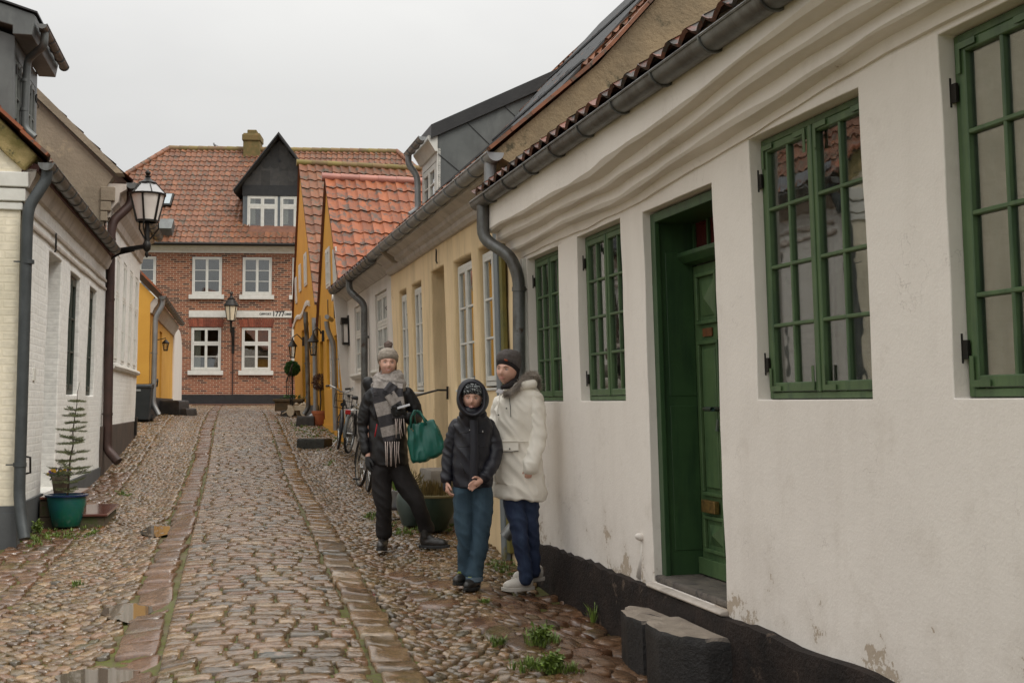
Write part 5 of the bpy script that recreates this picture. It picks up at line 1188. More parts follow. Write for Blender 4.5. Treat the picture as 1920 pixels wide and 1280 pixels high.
# steps and blocks
def place_block(px, py, w, d, h, m, label, name='stone_block', yaw=R(-14), cat='step', hgt=0, seed=0):
    c = gp(px, py); M_ = at_local(c, yaw); o = rough_block(name, m, [(-w / 2, -d / 2), (w / 2, -d / 2), (w / 2, d / 2), (-w / 2, d / 2)], -.15, h, seed + px * .1, M_, .012, .4); solo(o, c); tag(o, label, cat); return o
M_dkstone = mat('wet_dark_stone', (.045, .04, .036), (.025, .023, .022), 8, .35, 40, .6, .01)
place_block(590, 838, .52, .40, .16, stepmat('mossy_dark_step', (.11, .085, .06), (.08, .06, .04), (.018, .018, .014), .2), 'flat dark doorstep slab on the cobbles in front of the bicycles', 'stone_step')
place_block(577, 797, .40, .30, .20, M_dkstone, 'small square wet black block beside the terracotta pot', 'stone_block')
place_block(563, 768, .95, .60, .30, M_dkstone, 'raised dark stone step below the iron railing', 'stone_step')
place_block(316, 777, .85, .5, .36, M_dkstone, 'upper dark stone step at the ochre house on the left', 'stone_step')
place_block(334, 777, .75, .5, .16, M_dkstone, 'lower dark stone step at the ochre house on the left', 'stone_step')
o = rough_block('stone_block', mat('pale_grey_block', (.22, .20, .17), (.17, .15, .13), 6, .8, 40, .4, .006), [(12.25, .03), (12.9, .03), (12.9, .32), (12.25, .32)], .0, .76, 3, FR0, .008); solo(o, base_of(FR0, 12.6, .2)); tag(o, 'pale grey stone block against the yellow wall behind the heather bowl', 'block')

# topiary ball tree
c = gp(547, 778) ; c.z += .10; t = thing('potted_topiary', 'round clipped green ball tree in a low square wooden planter', 'potted tree', c.to_tuple())
mb = MB(at_local(c, R(-10))); mb.box(-.36, .36, -.25, .25, .0, .30); mb.box(-.40, .40, -.29, .29, .24, .31); mb.build('planter', mat('mossy_planter_wood', (.12, .075, .035), (.07, .055, .03), 5, .85, 30, .5, .006), t, bevel=.01)
mb = MB(); mb.tube([c + UP * .25, c + UP * .60 + Vector((.01, 0, 0)), c + UP * .95], .022, 8); mb.build('trunk', M_bark, t, smooth=True)
mb = MB(); leaves(mb, c + UP * 1.08, (.175, .175, .17), 2600, .045, .70, 1.8); mb.ell(c + UP * 1.08, (.12, .12, .12), 14); mb.build('crown', M_leaf, t, recalc=False)
mb = MB(); leaves(mb, c + UP * .33, (.3, .2, .05), 160, .06, .2); mb.build('ground_cover', M_leaf, t, recalc=False)
place_block(541, 780, .28, .3, .14, M_dkstone, 'small wet block carrying the topiary planter', 'stone_block')
# cream garden cart
c = gp(566, 780); t = thing('garden_cart', 'little cream painted wooden cart with pale stones by the yellow house', 'cart', c.to_tuple()); M_ = at_local(c, R(-25)); M_cart = mat('cream_cart_paint', (.52, .44, .32), (.42, .35, .25), 6, .7, 30, .3, .004)
mb = MB(M_); mb.box(-.30, .30, -.16, .16, .14, .18); mb.box(-.30, .30, -.17, -.15, .14, .26); mb.box(-.30, .30, .15, .17, .14, .26); mb.box(-.31, -.29, -.16, .16, .14, .28); mb.bar((-.3, 0, .18), (-.58, 0, .06), .03); mb.build('cart_body', M_cart, t, bevel=.005)
for sx in (-.2, .2):
    for sy in (-.19, .19): mb = MB(M_); mb.tube([(sx, sy - .015, .11), (sx, sy + .015, .11)], .11, 18); mb.tube([(sx, sy - .02, .11), (sx, sy + .02, .11)], .03, 8); mb.build('wheel', M_cart, t, smooth='auto')
for k in range(9): mb = MB(M_); mb.ell((random.uniform(-.22, .22), random.uniform(-.1, .1), .25 + random.uniform(0, .05)), (random.uniform(.05, .08), random.uniform(.04, .07), random.uniform(.035, .055)), 10, Euler((0, random.random(), random.random() * 3))); mb.build('stone', M_cart, t, smooth=True)
# terracotta pot with dried ball
c = gp(600, 797); t = thing('potted_dried_ball_tree', 'dry brown ball shaped shrub on a stem in a terracotta pot', 'potted tree', c.to_tuple())
pot('pot', c, [(.13, 0), (.14, .01), (.165, .24), (.18, .245), (.185, .31), (.16, .312), (.155, .25)], M_terra, t); pot('soil', c, [(.16, .28), (.005, .29)], M_peat, t)
mb = MB(); mb.tube([c + UP * .28, c + UP * .55 + Vector((.012, 0, 0)), c + UP * .84 + Vector((-.01, 0, 0))], .016, 8); mb.build('trunk', M_bark, t, smooth=True)
mb = MB(); leaves(mb, c + UP * .93, (.17, .17, .16), 1500, .055, .35, 5.); mb.build('crown', M_dry, t, recalc=False)
mb = MB(); leaves(mb, c + Vector((.16, -.05, .86)), (.05, .05, .05), 60, .03, .3, 1.6); mb.build('red_flowers', M_redlens, t, recalc=False)
# pots behind the woman's legs
c = gp(768, 968); c = fp(FR0, 12.6, .62, 0); c.z = float(gz(c.x, c.y)); c = Vector((at(772, 960, 12.3).x, 12.3, 0)); c.z = float(gz(c.x, c.y)) + .02
t = thing('urn_planter', 'tall grey green glazed urn with dry plants behind the standing woman', 'planter', c.to_tuple())
pot('urn', c, [(.09, 0), (.10, .01), (.155, .18), (.16, .27), (.135, .36), (.12, .375), (.135, .39), (.11, .40), (.10, .37)], M_urn, t); mb = MB(); leaves(mb, c + UP * .42, (.12, .12, .10), 260, .07, .1, 6., .5); mb.build('foliage', M_heath, t, recalc=False)
c = Vector((at(812, 960, 12.0).x, 12.0, 0)); c.z = float(gz(c.x, c.y)) + .02
t = thing('bowl_planter', 'wide dark green bowl full of dry heather against the yellow wall', 'planter', c.to_tuple())
pot('bowl', c, [(.12, 0), (.13, .01), (.215, .20), (.235, .32), (.235, .335), (.21, .335), (.20, .30)], M_urn2, t); pot('bowl_rim', c, [(.232, .328), (.245, .335), (.245, .35), (.21, .352)], mat('mossy_rim', (.16, .12, .05), (.12, .10, .04), 6, .7), t); pot('soil', c, [(.205, .31), (.005, .33)], M_peat, t)
mb = MB()
for k in range(260):
    an, rr = random.uniform(0, 6.28), random.uniform(0, .18); p = c + Vector((math.cos(an) * rr, math.sin(an) * rr, .34)); d = Vector((math.cos(an) * rr * 1.6 + random.gauss(0, .1), math.sin(an) * rr * 1.6 + random.gauss(0, .1), 1)).normalized(); l = random.uniform(.06, .19); s_ = d.orthogonal().normalized() * .004
    mb.add([p - s_, p + s_, p + d * l * .6 + s_ * 2, p + d * l], [(0, 1, 2, 3)])
mb.build('heather', M_heath, t, recalc=False)
c = Vector((at(749, 944, 12.9).x, 12.9, 0)); c.z = float(gz(c.x, c.y)) + .01
t = thing('plant_stand', 'dark low plant stand beneath the zinc pot', 'plant stand', c.to_tuple()); mb = MB(at_local(c, .2)); mb.box(-.14, .14, -.14, .14, .10, .125)
for sx in (-.12, .12):
    for sy in (-.12, .12): mb.box(sx - .012, sx + .012, sy - .012, sy + .012, 0, .10)
mb.build('stand', M_dkdoor, t); c = c + UP * .126
t = thing('zinc_plant_pot', 'ribbed zinc pot with bright green leaves behind the standing woman', 'flower pot', c.to_tuple()); pot('pot', c, [(.075, 0), (.08, .01), (.095, .16), (.10, .165), (.10, .175), (.085, .175)], M_zinc2, t)
mb = MB(); blades(mb, c + UP * .16, 90, .20, .07, .008); mb.build('foliage', M_bright, t, recalc=False)
# iron handrail at the yellow door
mb = MB(FR0); mb.tube([(12.80, .03, 1.60), (12.80, .14, 1.60), (13.9, .50, 1.46)], .011, 8); mb.bar((12.80, .03, 1.50), (12.80, .03, 1.64), .03, .02); mb.tube([(13.9, .50, 1.46), (13.9, .50, .25)], .012, 8)
o = mb.build('handrail', M_iron, None, smooth='auto'); solo(o, base_of(FR0, 13, .1)); tag(o, 'thin black iron handrail fixed beside the recessed door of the pale yellow house', 'handrail')

# wall lanterns
def arm_lamp(fr, a, z, o_arm, label, size=.095):
    w_ = fp(fr, a, .02, z); c = fp(fr, a, o_arm, z - .42); t = thing('wall_lamp', label, 'wall lamp', w_.to_tuple(), group='black arm lanterns on the yellow houses')
    fm, gl = MB(), MB(); lantern(fm, gl, c, size, .28, 6); fm.lathe(c + UP * .28, [(size * 1.35, 0), (size * .7, .09), (.03, .15), (.015, .2)], 8); fm.build('lantern_frame', M_iron, t, smooth='auto'); gl.build('lantern_glass', M_lampglass, t, smooth='auto')
    mb = MB(); q = c + UP * .47; mb.tube([w_, w_.lerp(q, .25) + UP * .06, w_.lerp(q, .6) + UP * .13, q + UP * .03, q, c + UP * .42], .014, 8); mb.bar(w_ - UP * .13, w_ + UP * .1, .06, .03); mb.build('bracket', M_iron, t, smooth='auto')
arm_lamp(FR, 25.5, 2.90, .24, 'black lantern on a curved arm, on the nearer yellow house beside the blue door')
arm_lamp(FR, 30.2, 3.02, .30, 'black lantern on a curved arm, on the farther yellow house above the railing')
a_ = 21.35; w_ = fp(FR, a_, .0, 2.6); t = thing('wall_lantern', 'flat backed black wall lantern on the small white house', 'wall lamp', w_.to_tuple())
mb = MB(FR); mb.box(a_ - .10, a_ + .10, .0, .02, 2.48, 3.02); mb.prism([(a_ - .11, 2.86), (a_ + .11, 2.86), (a_ + .03, 2.98), (a_ - .03, 2.98)], 1, .02, .14); mb.box(a_ - .09, a_ + .09, .02, .12, 2.50, 2.54)
for x in (-.08, .08): mb.box(a_ + x - .01, a_ + x + .01, .105, .12, 2.54, 2.86)
mb.build('lantern_frame', M_iron, t, bevel=.004); mb = MB(FR); mb.box(a_ - .075, a_ + .075, .03, .108, 2.54, 2.86); mb.build('lantern_glass', M_frost, t)
w_ = fp(FL0, 30.3, .02, 3.0); t = thing('wall_lamp', 'small lamp on the ochre yellow house at the far left', 'wall lamp', w_.to_tuple()); fm, gl = MB(), MB(); c = fp(FL0, 30.3, .22, 2.75); lantern(fm, gl, c, .08, .18, 6); fm.lathe(c + UP * .18, [(.10, 0), (.02, .08)], 8); fm.tube([w_, c + UP * .30, c + UP * .22], .012, 6); fm.build('lantern_frame', M_iron, t, smooth='auto'); gl.build('lantern_glass', M_lampglass, t)

# ------------------------------------------------------------------ bicycles
def bicycle(c, fwd, label, lean=0., paint=M_dkpaint, basket=False, rack=True, steer=0.):
    """fwd: unit direction of travel; c: contact point midway between the wheels"""
    c = Vector(c); f = Vector((fwd[0], fwd[1], 0)).normalized(); s_ = Vector((-f.y, f.x, 0)); yaw = math.atan2(f.y, f.x)
    M_ = Matrix.Translation(c) @ Matrix.Rotation(yaw, 4, 'Z') @ Matrix.Rotation(lean, 4, 'X')
    t = thing('bicycle', label, 'bicycle', c.to_tuple(), yaw, group='bicycles leaning by the small white house'); r = .335; wb = .53
    def wheel(x, Mx):
        mb = MB(Mx); n = 40; R_ = lambda rr, k, y=0: (x + rr * math.cos(2 * math.pi * k / n), y, r + rr * math.sin(2 * math.pi * k / n))
        V, F = [], []
        for k in range(n):
            for j in range(8):
                an = j * math.pi / 4; rr = r - .022 + .022 * math.cos(an); V.append((x + rr * math.cos(2 * math.pi * k / n), .022 * math.sin(an), r + rr * math.sin(2 * math.pi * k / n)))
        F = [(k * 8 + j, k * 8 + (j + 1) % 8, ((k + 1) % n) * 8 + (j + 1) % 8, ((k + 1) % n) * 8 + j) for k in range(n) for j in range(8)]
        mb.add(V, F); w = mb.build('wheel', M_tyre, t, smooth=True)
        rm = MB(Mx); V = []
        for k in range(n):
            for rr, yy in ((r - .036, -.013), (r - .034, .013), (r - .052, .009), (r - .052, -.009)): V.append((x + rr * math.cos(2 * math.pi * k / n), yy, r + rr * math.sin(2 * math.pi * k / n)))
        rm.add(V, [(k * 4 + j, k * 4 + (j + 1) % 4, ((k + 1) % n) * 4 + (j + 1) % 4, ((k + 1) % n) * 4 + j) for k in range(n) for j in range(4)]); rm.build('rim', M_chrome, w, smooth='auto')
        sp_ = MB(Mx)
        for k in range(24):
            a1 = 2 * math.pi * k / 24; a2 = a1 + (.5 if k % 2 else -.5); sp_.tube([(x + .02 * math.cos(a2), .03 * (-1) ** k, r + .02 * math.sin(a2)), (x + (r - .05) * math.cos(a1), 0, r + (r - .05) * math.sin(a1))], .0022, 3, caps=False)
        sp_.build('spokes', M_chrome, w); hb_ = MB(Mx); hb_.tube([(x, -.05, r), (x, .05, r)], .02, 10); hb_.build('hub', M_chrome, w, smooth='auto')
        return w
    hx = .40; Ms = M_ @ Matrix.Translation((hx, 0, 0)) @ Matrix.Rotation(steer, 4, 'Z') @ Matrix.Translation((-hx, 0, 0))
    wheel(-wb, M_); wheel(wb, Ms)
    bbk = (-.08, 0, .29); st = (-.20, 0, .78); hd0 = (.36, 0, .62); hd1 = (.31, 0, .86)
    mb = MB(M_); mb.tube([bbk, st], .016, 8); mb.tube([hd0, hd1], .019, 8); mb.tube([bbk, (.08, 0, .36), hd0], .018, 8); mb.tube([(-.17, 0, .66), hd1], .015, 8)
    for y in (-.05, .05): mb.tube([(-.08, y * .8, .29), (-wb, y, r)], .010, 6); mb.tube([(-.18, 0, .70), (-wb, y, r)], .008, 6)
    mb.build('frame', paint, t, smooth='auto')
    mb = MB(Ms); mb.tube([hd0, (.385, 0, .56)], .018, 8)
    for y in (-.05, .05): mb.tube([(.38, y * .6, .60), (.40, y, .54), (.47, y, .42), (wb, y, r)], .010, 6)
    mb.build('fork', paint, t, smooth='auto')
    mb = MB(Ms); mb.tube([hd1, (.29, 0, .99)], .014, 8)
    for sg in (-1, 1): mb.tube([(.29, 0, .99), (.34, .06 * sg, 1.00), (.37, .15 * sg, 1.05), (.28, .24 * sg, 1.08), (.16, .29 * sg, 1.07)], .012, 8)
    h_ = mb.build('handlebar', M_chrome, t, smooth='auto')
    for sg in (-1, 1): mb = MB(Ms); mb.tube([(.25, .255 * sg, 1.078), (.13, .30 * sg, 1.066)], .019, 8); mb.build('grip', M_saddle, h_, smooth='auto')
    mb = MB(Ms); mb.tube([(.27, .20, 1.09), (.27, .20, 1.115)], .03, 12); mb.build('bell', M_chrome, h_, smooth='auto')
    mb = MB(M_); mb.tube([st, (-.22, 0, .90)], .012, 8); mb.ell((-.27, 0, .935), (.10, .095, .035), 14); mb.ell((-.16, 0, .93), (.13, .04, .026), 12); mb.build('saddle', M_saddle, t, smooth=True)
    for x, a0, a1, Mx in ((wb, -.15, 2.3, Ms), (-wb, .5, 3.3, M_)):
        mb = MB(Mx); n = 18; V = []
        for k in range(n + 1):
            an = a0 + (a1 - a0) * k / n
            for y, rr in ((-.028, .016), (-.018, .028), (0, .033), (.018, .028), (.028, .016)): V.append((x + (r + rr) * math.cos(an), y, r + (r + rr) * math.sin(an)))
        mb.add(V, [(k * 5 + j, k * 5 + j + 1, (k + 1) * 5 + j + 1, (k + 1) * 5 + j) for k in range(n) for j in range(4)]); mb.build('mudguard', M_zincd if x < 0 else paint, t, smooth=True, recalc=False)
    if rack:
        mb = MB(M_)
        for y in (-.06, 0, .06): mb.tube([(-.25, y, .735), (-.72, y, .735)], .006, 6)
        for x in (-.3, -.45, -.6, -.72): mb.tube([(x, -.06, .735), (x, .06, .735)], .006, 6)
        for y in (-.06, .06): mb.tube([(-.68, y, .735), (-wb, y, r)], .006, 6)
        mb.build('rack', M_chrome, t, smooth='auto')
    mb = MB(M_); mb.box(-.80, -.77, -.045, .045, .66, .74); mb.build('tail_light', M_redlens, t, bevel=.01)
    mb = MB(Ms); mb.tube([(.44, 0, .78), (.50, 0, .78)], [.028, .04], 12); mb.build('headlight', M_saddle, t, smooth='auto')
    mb = MB(M_); mb.tube([(-.08, .05, .29), (-.08, .065, .29)], .09, 18); mb.bar((-.08, .075, .29), (-.02, .075, .13), .02, .012); mb.bar((-.08, -.075, .29), (-.14, -.075, .45), .02, .012); mb.tube([(-.08, -.08, .29), (-.08, .08, .29)], .015, 8); mb.build('crank', M_chrome, t, smooth='auto')
    for x, z, y in ((-.02, .13, .12), (-.14, .45, -.12)): mb = MB(M_); mb.box(x - .04, x + .04, y - .045, y + .045, z - .012, z + .012); mb.build('pedal', M_saddle, t, bevel=.004)
    mb = MB(M_); mb.box(-.60, .02, .045, .062, .27, .36); mb.build('chain_guard', paint, t, bevel=.015)
    mb = MB(M_); mb.tube([(-.1, -.04, .27), (.0, -.18, .02)], .008, 6); mb.build('kickstand', M_chrome, t)
    if basket:
        mb = MB(Ms); x0, x1, z0, z1 = .40, .62, .72, .96
        for z in (z0, (z0 + z1) / 2, z1):
            mb.tube([(x0, -.15, z), (x1, -.15, z), (x1, .15, z), (x0, .15, z), (x0, -.15, z)], .004, 5)
        for k in range(9):
            y = -.15 + .3 * k / 8; mb.tube([(x1, y, z0), (x1, y, z1)], .002, 4); mb.tube([(x0, y, z0), (x0, y, z1)], .002, 4)
        for k in range(6):
            x = x0 + (x1 - x0) * k / 5; mb.tube([(x, -.15, z0), (x, -.15, z1)], .002, 4); mb.tube([(x, .15, z0), (x, .15, z1)], .002, 4); mb.tube([(x, -.15, z0), (x, .15, z0)], .002, 4)
        mb.build('wire_basket', M_iron, t)
    return t
def bike_at(px, py, yawdeg, end, **k):
    """yawdeg: heading from +Y (clockwise); end=+1 if the pixel is the front wheel contact, -1 rear"""
    p = G(px, py); f = Vector((math.sin(R(yawdeg)), math.cos(R(yawdeg)), 0)); c = p - f * .53 * end; c.z = float(gz(c.x, c.y)) + .012; return bicycle(c, f, **k)
bike_at(630, 848, 180 + 3, 1, label='dark bicycle with chrome handlebar and wire basket facing the camera', lean=R(-6), basket=True, steer=R(14))
bike_at(652, 856, 6, -1, label='dark bicycle with red tail light seen from behind beside the wire basket bicycle', lean=R(5))
bike_at(690, 927, -12, -1, label='black bicycle half hidden behind the woman with the green bag', lean=R(5), steer=R(8))

# grass, moss tufts and weeds between the stones
mb = MB(); random.seed(11)
spots_ = [(1010, 1208, 26, .07), (1005, 1255, 24, .05), (1045, 1258, 24, .05), (905, 1130, 8, .025), (935, 1210, 12, .04), (815, 972, 60, .05), (790, 985, 30, .04), (830, 990, 30, .05), (760, 1000, 20, .04), (735, 960, 20, .05),
    (610, 815, 70, .05), (640, 812, 40, .05), (585, 812, 40, .04), (560, 800, 30, .04), (60, 1012, 30, .035), (95, 1005, 24, .03), (130, 1005, 16, .03), (700, 970, 14, .05), (620, 870, 12, .04), (145, 1100, 6, .05), (940, 1065, 30, .03), (170, 1000, 20, .03), (230, 930, 20, .03), (1120, 1155, 10, .04), (1240, 1190, 12, .05)]
for px, py, sp_, h_ in spots_:
    for _ in range(int(sp_ * .8)):
        p = G(px + random.gauss(0, sp_ * .6), py + random.gauss(0, sp_ * .22)); p.z += .012; blades(mb, p, 14, h_ * random.uniform(.5, 1.1), .03, .0035)
tag(mb.build('grass', M_grass, None, recalc=False), kind='stuff')
def weed(px, py, h, n, label, kind):
    c = G(px, py); c.z += .015; mb = MB(); t = thing('weed', label, 'weed', c.to_tuple())
    for k in range(n):
        an = random.uniform(0, 6.28); L_ = h * random.uniform(.6, 1.1); d = Vector((math.cos(an), math.sin(an), 0)); pts = [c, c + d * L_ * .15 + UP * L_ * .5, c + d * L_ * .45 + UP * L_ * .95]
        if kind == 'blade': blades(mb, c, 2, h, .02, .004); continue
        mb.tube(pts, .0025, 4); 
        for j in range(6):
            f_ = .25 + .15 * j; b = pts[0].lerp(pts[1], f_ * 2) if f_ < .5 else pts[1].lerp(pts[2], f_ * 2 - 1); leaves(mb, b, .018, 4, .035, .5, 1.7)
    mb.build('stems', M_grass, t, recalc=False)
weed(1012, 1212, .10, 12, 'bushy green weed between the cobbles left of the doorstep', 'leaf')
weed(1035, 1262, .08, 16, 'low spreading green weed at the bottom of the picture', 'leaf')
weed(1112, 1170, .15, 8, 'thin grass tuft with long blades beside the black plinth', 'blade')
weed(1268, 1275, .16, 3, 'single tall green weed in front of the stone doorstep', 'leaf')
weed(70, 1000, .09, 8, 'green weed at the foot of the left downpipe', 'leaf')
# ================================================================== people
M_skin = mat('skin', (.66, .39, .30), (.60, .34, .25), 9, .5, 60, .08, .001); M_skin.node_tree.nodes['Principled BSDF'].inputs['Subsurface Weight'].default_value = .08
M_skin.node_tree.nodes['Principled BSDF'].inputs['Subsurface Radius'].default_value = (.01, .004, .002)
M_lip = mat('lips', (.50, .22, .18), (.46, .20, .16), 9, .4); M_teeth = mat('teeth', (.72, .68, .60), (.7, .66, .58), 9, .3)
M_eyew = mat('eye_white', (.62, .60, .57), (.6, .58, .55), 9, .2); M_iris = mat('iris', (.03, .035, .04), (.02, .025, .03), 9, .15); M_brow = mat('eyebrow_hair', (.22, .13, .085), (.17, .10, .06), 30, .8)
M_hair = mat('brown_hair', (.16, .085, .04), (.10, .05, .025), 20, .55, 90, .5, .002, streak=((.06, .03, .015), 60, .08))
M_hairw = mat('greyish_hair', (.22, .17, .13), (.15, .11, .08), 20, .6, 90, .5, .002)
def cloth(name, c1, c2, rough=.8, sc=9., bs=70, bstr=.5, bd=.003, sheen=.0, spec=.15, **k): return mat(name, c1, c2, sc, rough, bs, bstr, bd, sheen=sheen, **k)
M_blackcoat = cloth('black_jacket_shell', (.0045, .0042, .0055), (.007, .0055, .0065), .5, 6, 40, .4, .003)
M_blacktr = cloth('black_trousers', (.0045, .0032, .0034), (.008, .005, .005), .8)
M_navy = cloth('navy_quilted_jacket', (.0055, .006, .012), (.009, .009, .016), .5, 6, 40, .4, .003)
M_jean1 = cloth('mid_blue_denim', (.028, .060, .088), (.017, .038, .058), .85, 3.5, 120, .6, .002, streak=((.040, .078, .105), 12, .3))
M_jean2 = cloth('dark_blue_denim', (.008, .016, .048), (.014, .028, .072), .8, 4, 120, .6, .002, streak=((.024, .045, .09), 14, .25))
M_parka = cloth('off_white_parka', (.84, .80, .72), (.76, .715, .63), .75, 4, 60, .45, .003)
M_fur = mat('grey_fur_trim', (.46, .40, .34), (.24, .205, .175), 14, .9, island=1.)
M_boot = cloth('black_leather_boot', (.014, .013, .012), (.03, .025, .022), .35, 8, 40, .3, .003); M_sole = mat('black_rubber_sole', (.012, .012, .012), (.02, .02, .02), 9, .6)
M_wshoe = cloth('white_leather_shoe', (.62, .58, .52), (.54, .50, .44), .5, 8); M_wsole = mat('white_sole', (.58, .54, .48), (.45, .42, .38), 8, .55)
M_glove = cloth('black_glove', (.012, .012, .013), (.02, .02, .02), .8)
M_bag = cloth('teal_green_leather', (.006, .115, .085), (.004, .085, .062), .34, 5, 60, .3, .002, sheen=0)
M_white_s = cloth('white_shirt', (.62, .6, .62), (.55, .53, .55), .9)
def knit(name, c1, c2, c3=None, sc=120):
    m, nt, P, N, L = new_mat(name); v = oc(nt)
    col = ramp(nt, nz(nt, v, 45, 4, .7), [(.35, c1), (.65, c2)])
    if c3: col = mix(nt, ramp(nt, nz(nt, v, 90, 2, .5), [(.54, (0, 0, 0)), (.6, (1, 1, 1))]), col, c3)
    L(col, P.inputs['Base Color']); P.inputs['Roughness'].default_value = .95
    w_ = N('ShaderNodeTexWave'); w_.inputs['Scale'].default_value = 34; w_.inputs['Distortion'].default_value = 4; w_.bands_direction = 'Z'; L(v, w_.inputs['Vector'])
    h = mth(nt, 'MULTIPLY_ADD', w_.outputs['Fac'], .25, nz(nt, v, sc, 3)); L(bump(nt, h, .8, .004), P.inputs['Normal']); return m
M_knitg = knit('light_grey_knit', (.36, .31, .26), (.24, .205, .17)); M_pom = knit('brown_grey_pompom', (.17, .12, .10), (.11, .08, .07))
M_knitd = knit('grey_brown_knit', (.11, .095, .09), (.075, .065, .062)); M_band = knit('black_headband', (.014, .012, .013), (.025, .018, .018))
M_knits = knit('black_white_fleck_knit', (.015, .016, .018), (.03, .03, .032), (.34, .36, .36))
M_wlight = knit('light_grey_wool', (.40, .36, .33), (.27, .24, .22)); M_wdark = knit('charcoal_wool', (.038, .036, .040), (.062, .058, .062)); M_wfr = mat('pale_fringe', (.50, .42, .38), (.40, .33, .30), 20, .9)

class Fig:
    """figure authored in picture pixels: x right, z up from the feet line, y (metres) away from the camera"""
    def __init__(s, px0, pyf, Y, label, rz0=None):
        X = (px0 - 960) / FPX * Y; s.p = Vector((X, Y, float(gz(X, Y)) + .012)); s.k = FPX / Y; s.px0, s.pyf = px0, pyf
        s.az = -math.atan2(X, Y); s.root = thing('person', label, 'person', s.p.to_tuple(), s.az); s.M = Matrix.Translation(s.p) @ Matrix.Rotation(s.az, 4, 'Z')
    def P(s, px, py, y=0.): return Vector(((px - s.px0) / s.k, y, (s.pyf - py) / s.k))
    def mb(s): return MB(s.M)
def loft(mb, rings, n=20, mi=None):
    """rings: (centre Vector, rx, ry[, tilt(yaw)])"""
    V = []
    for r_ in rings:
        c, rx, ry = r_[0], r_[1], r_[2]; yaw = r_[3] if len(r_) > 3 else 0
        for k in range(n):
            a = 2 * math.pi * k / n; x, y = rx * math.cos(a), ry * math.sin(a); V.append(c + Vector((x * math.cos(yaw) - y * math.sin(yaw), x * math.sin(yaw) + y * math.cos(yaw), 0)))
    m = len(rings); F = [(i * n + k, i * n + (k + 1) % n, (i + 1) * n + (k + 1) % n, (i + 1) * n + k) for i in range(m - 1) for k in range(n)]
    F += [tuple(range(n))[::-1], tuple((m - 1) * n + k for k in range(n))]; mb.add(V, F, mi)
def limb(mb, pts, rs, n=16, mi=None):
    """tapered limb with round ends and interpolated bend"""
    P_ = [Vector(p) for p in pts]; out, rr = [], []
    for i in range(len(P_) - 1):
        for t in (0, .25, .5, .75):
            a = P_[max(i - 1, 0)]; b = P_[i]; c = P_[i + 1]; d = P_[min(i + 2, len(P_) - 1)]
            q = .5 * ((2 * b) + (c - a) * t + (2 * a - 5 * b + 4 * c - d) * t * t + (3 * b - a - 3 * c + d) * t ** 3); out.append(q); rr.append(rs[i] * (1 - t) + rs[i + 1] * t)
    out.append(P_[-1]); rr.append(rs[-1])
    d0 = (out[0] - out[1]).normalized(); d1 = (out[-1] - out[-2]).normalized()
    o2 = [out[0] + d0 * rr[0] * .8, out[0] + d0 * rr[0] * .45] + out + [out[-1] + d1 * rr[-1] * .45, out[-1] + d1 * rr[-1] * .8]
    r2 = [rr[0] * .35, rr[0] * .8] + rr + [rr[-1] * .8, rr[-1] * .35]; mb.tube(o2, r2, n, True, mi)
def blob(fig, mb, name, m, parent, vox=.009, fold=0., fs=(7, 7, 7), it=2, fold2=0., fs2=(20, 20, 20), bottom=None, seed=0):
    """fuse the pieces into one continuous surface, soften it and add cloth folds"""
    me = bpy.data.meshes.new('tmp'); me.from_pydata([fig.M.inverted() @ Vector(v) for v in mb.v], [], mb.f); bm = bmesh.new(); bm.from_mesh(me); bmesh.ops.recalc_face_normals(bm, faces=bm.faces); bm.to_mesh(me); bm.free()
    o = bpy.data.objects.new('tmp', me); COL.objects.link(o); md = o.modifiers.new('r', 'REMESH'); md.mode = 'VOXEL'; md.voxel_size = vox
    if it: sm = o.modifiers.new('s', 'SMOOTH'); sm.factor = .5; sm.iterations = it * 2
    bpy.context.view_layer.update(); dg = bpy.context.evaluated_depsgraph_get(); me2 = bpy.data.meshes.new_from_object(o.evaluated_get(dg)); bpy.data.objects.remove(o)
    n = len(me2.vertices)
    if fold or fold2:
        co = np.empty(n * 3); me2.vertices.foreach_get('co', co); co = co.reshape(-1, 3); no = np.empty(n * 3); me2.vertex_normals.foreach_get('vector', no); no = no.reshape(-1, 3)
        d = np.array([fold * noise.noise(Vector((c[0] * fs[0] + seed, c[1] * fs[1], c[2] * fs[2]))) + (fold2 * (1 - 2 * abs(noise.noise(Vector((c[0] * fs2[0], c[1] * fs2[1] + seed, c[2] * fs2[2] + c[0] * 9)))) * 1.6) if fold2 else 0) for c in co])
        co = co + no * d[:, None]; me2.vertices.foreach_set('co', co.ravel())
    me2.transform(fig.M); me2.materials.clear(); me2.materials.append(m); me2.name = name; o = link(name, me2, parent, smooth=True); return o
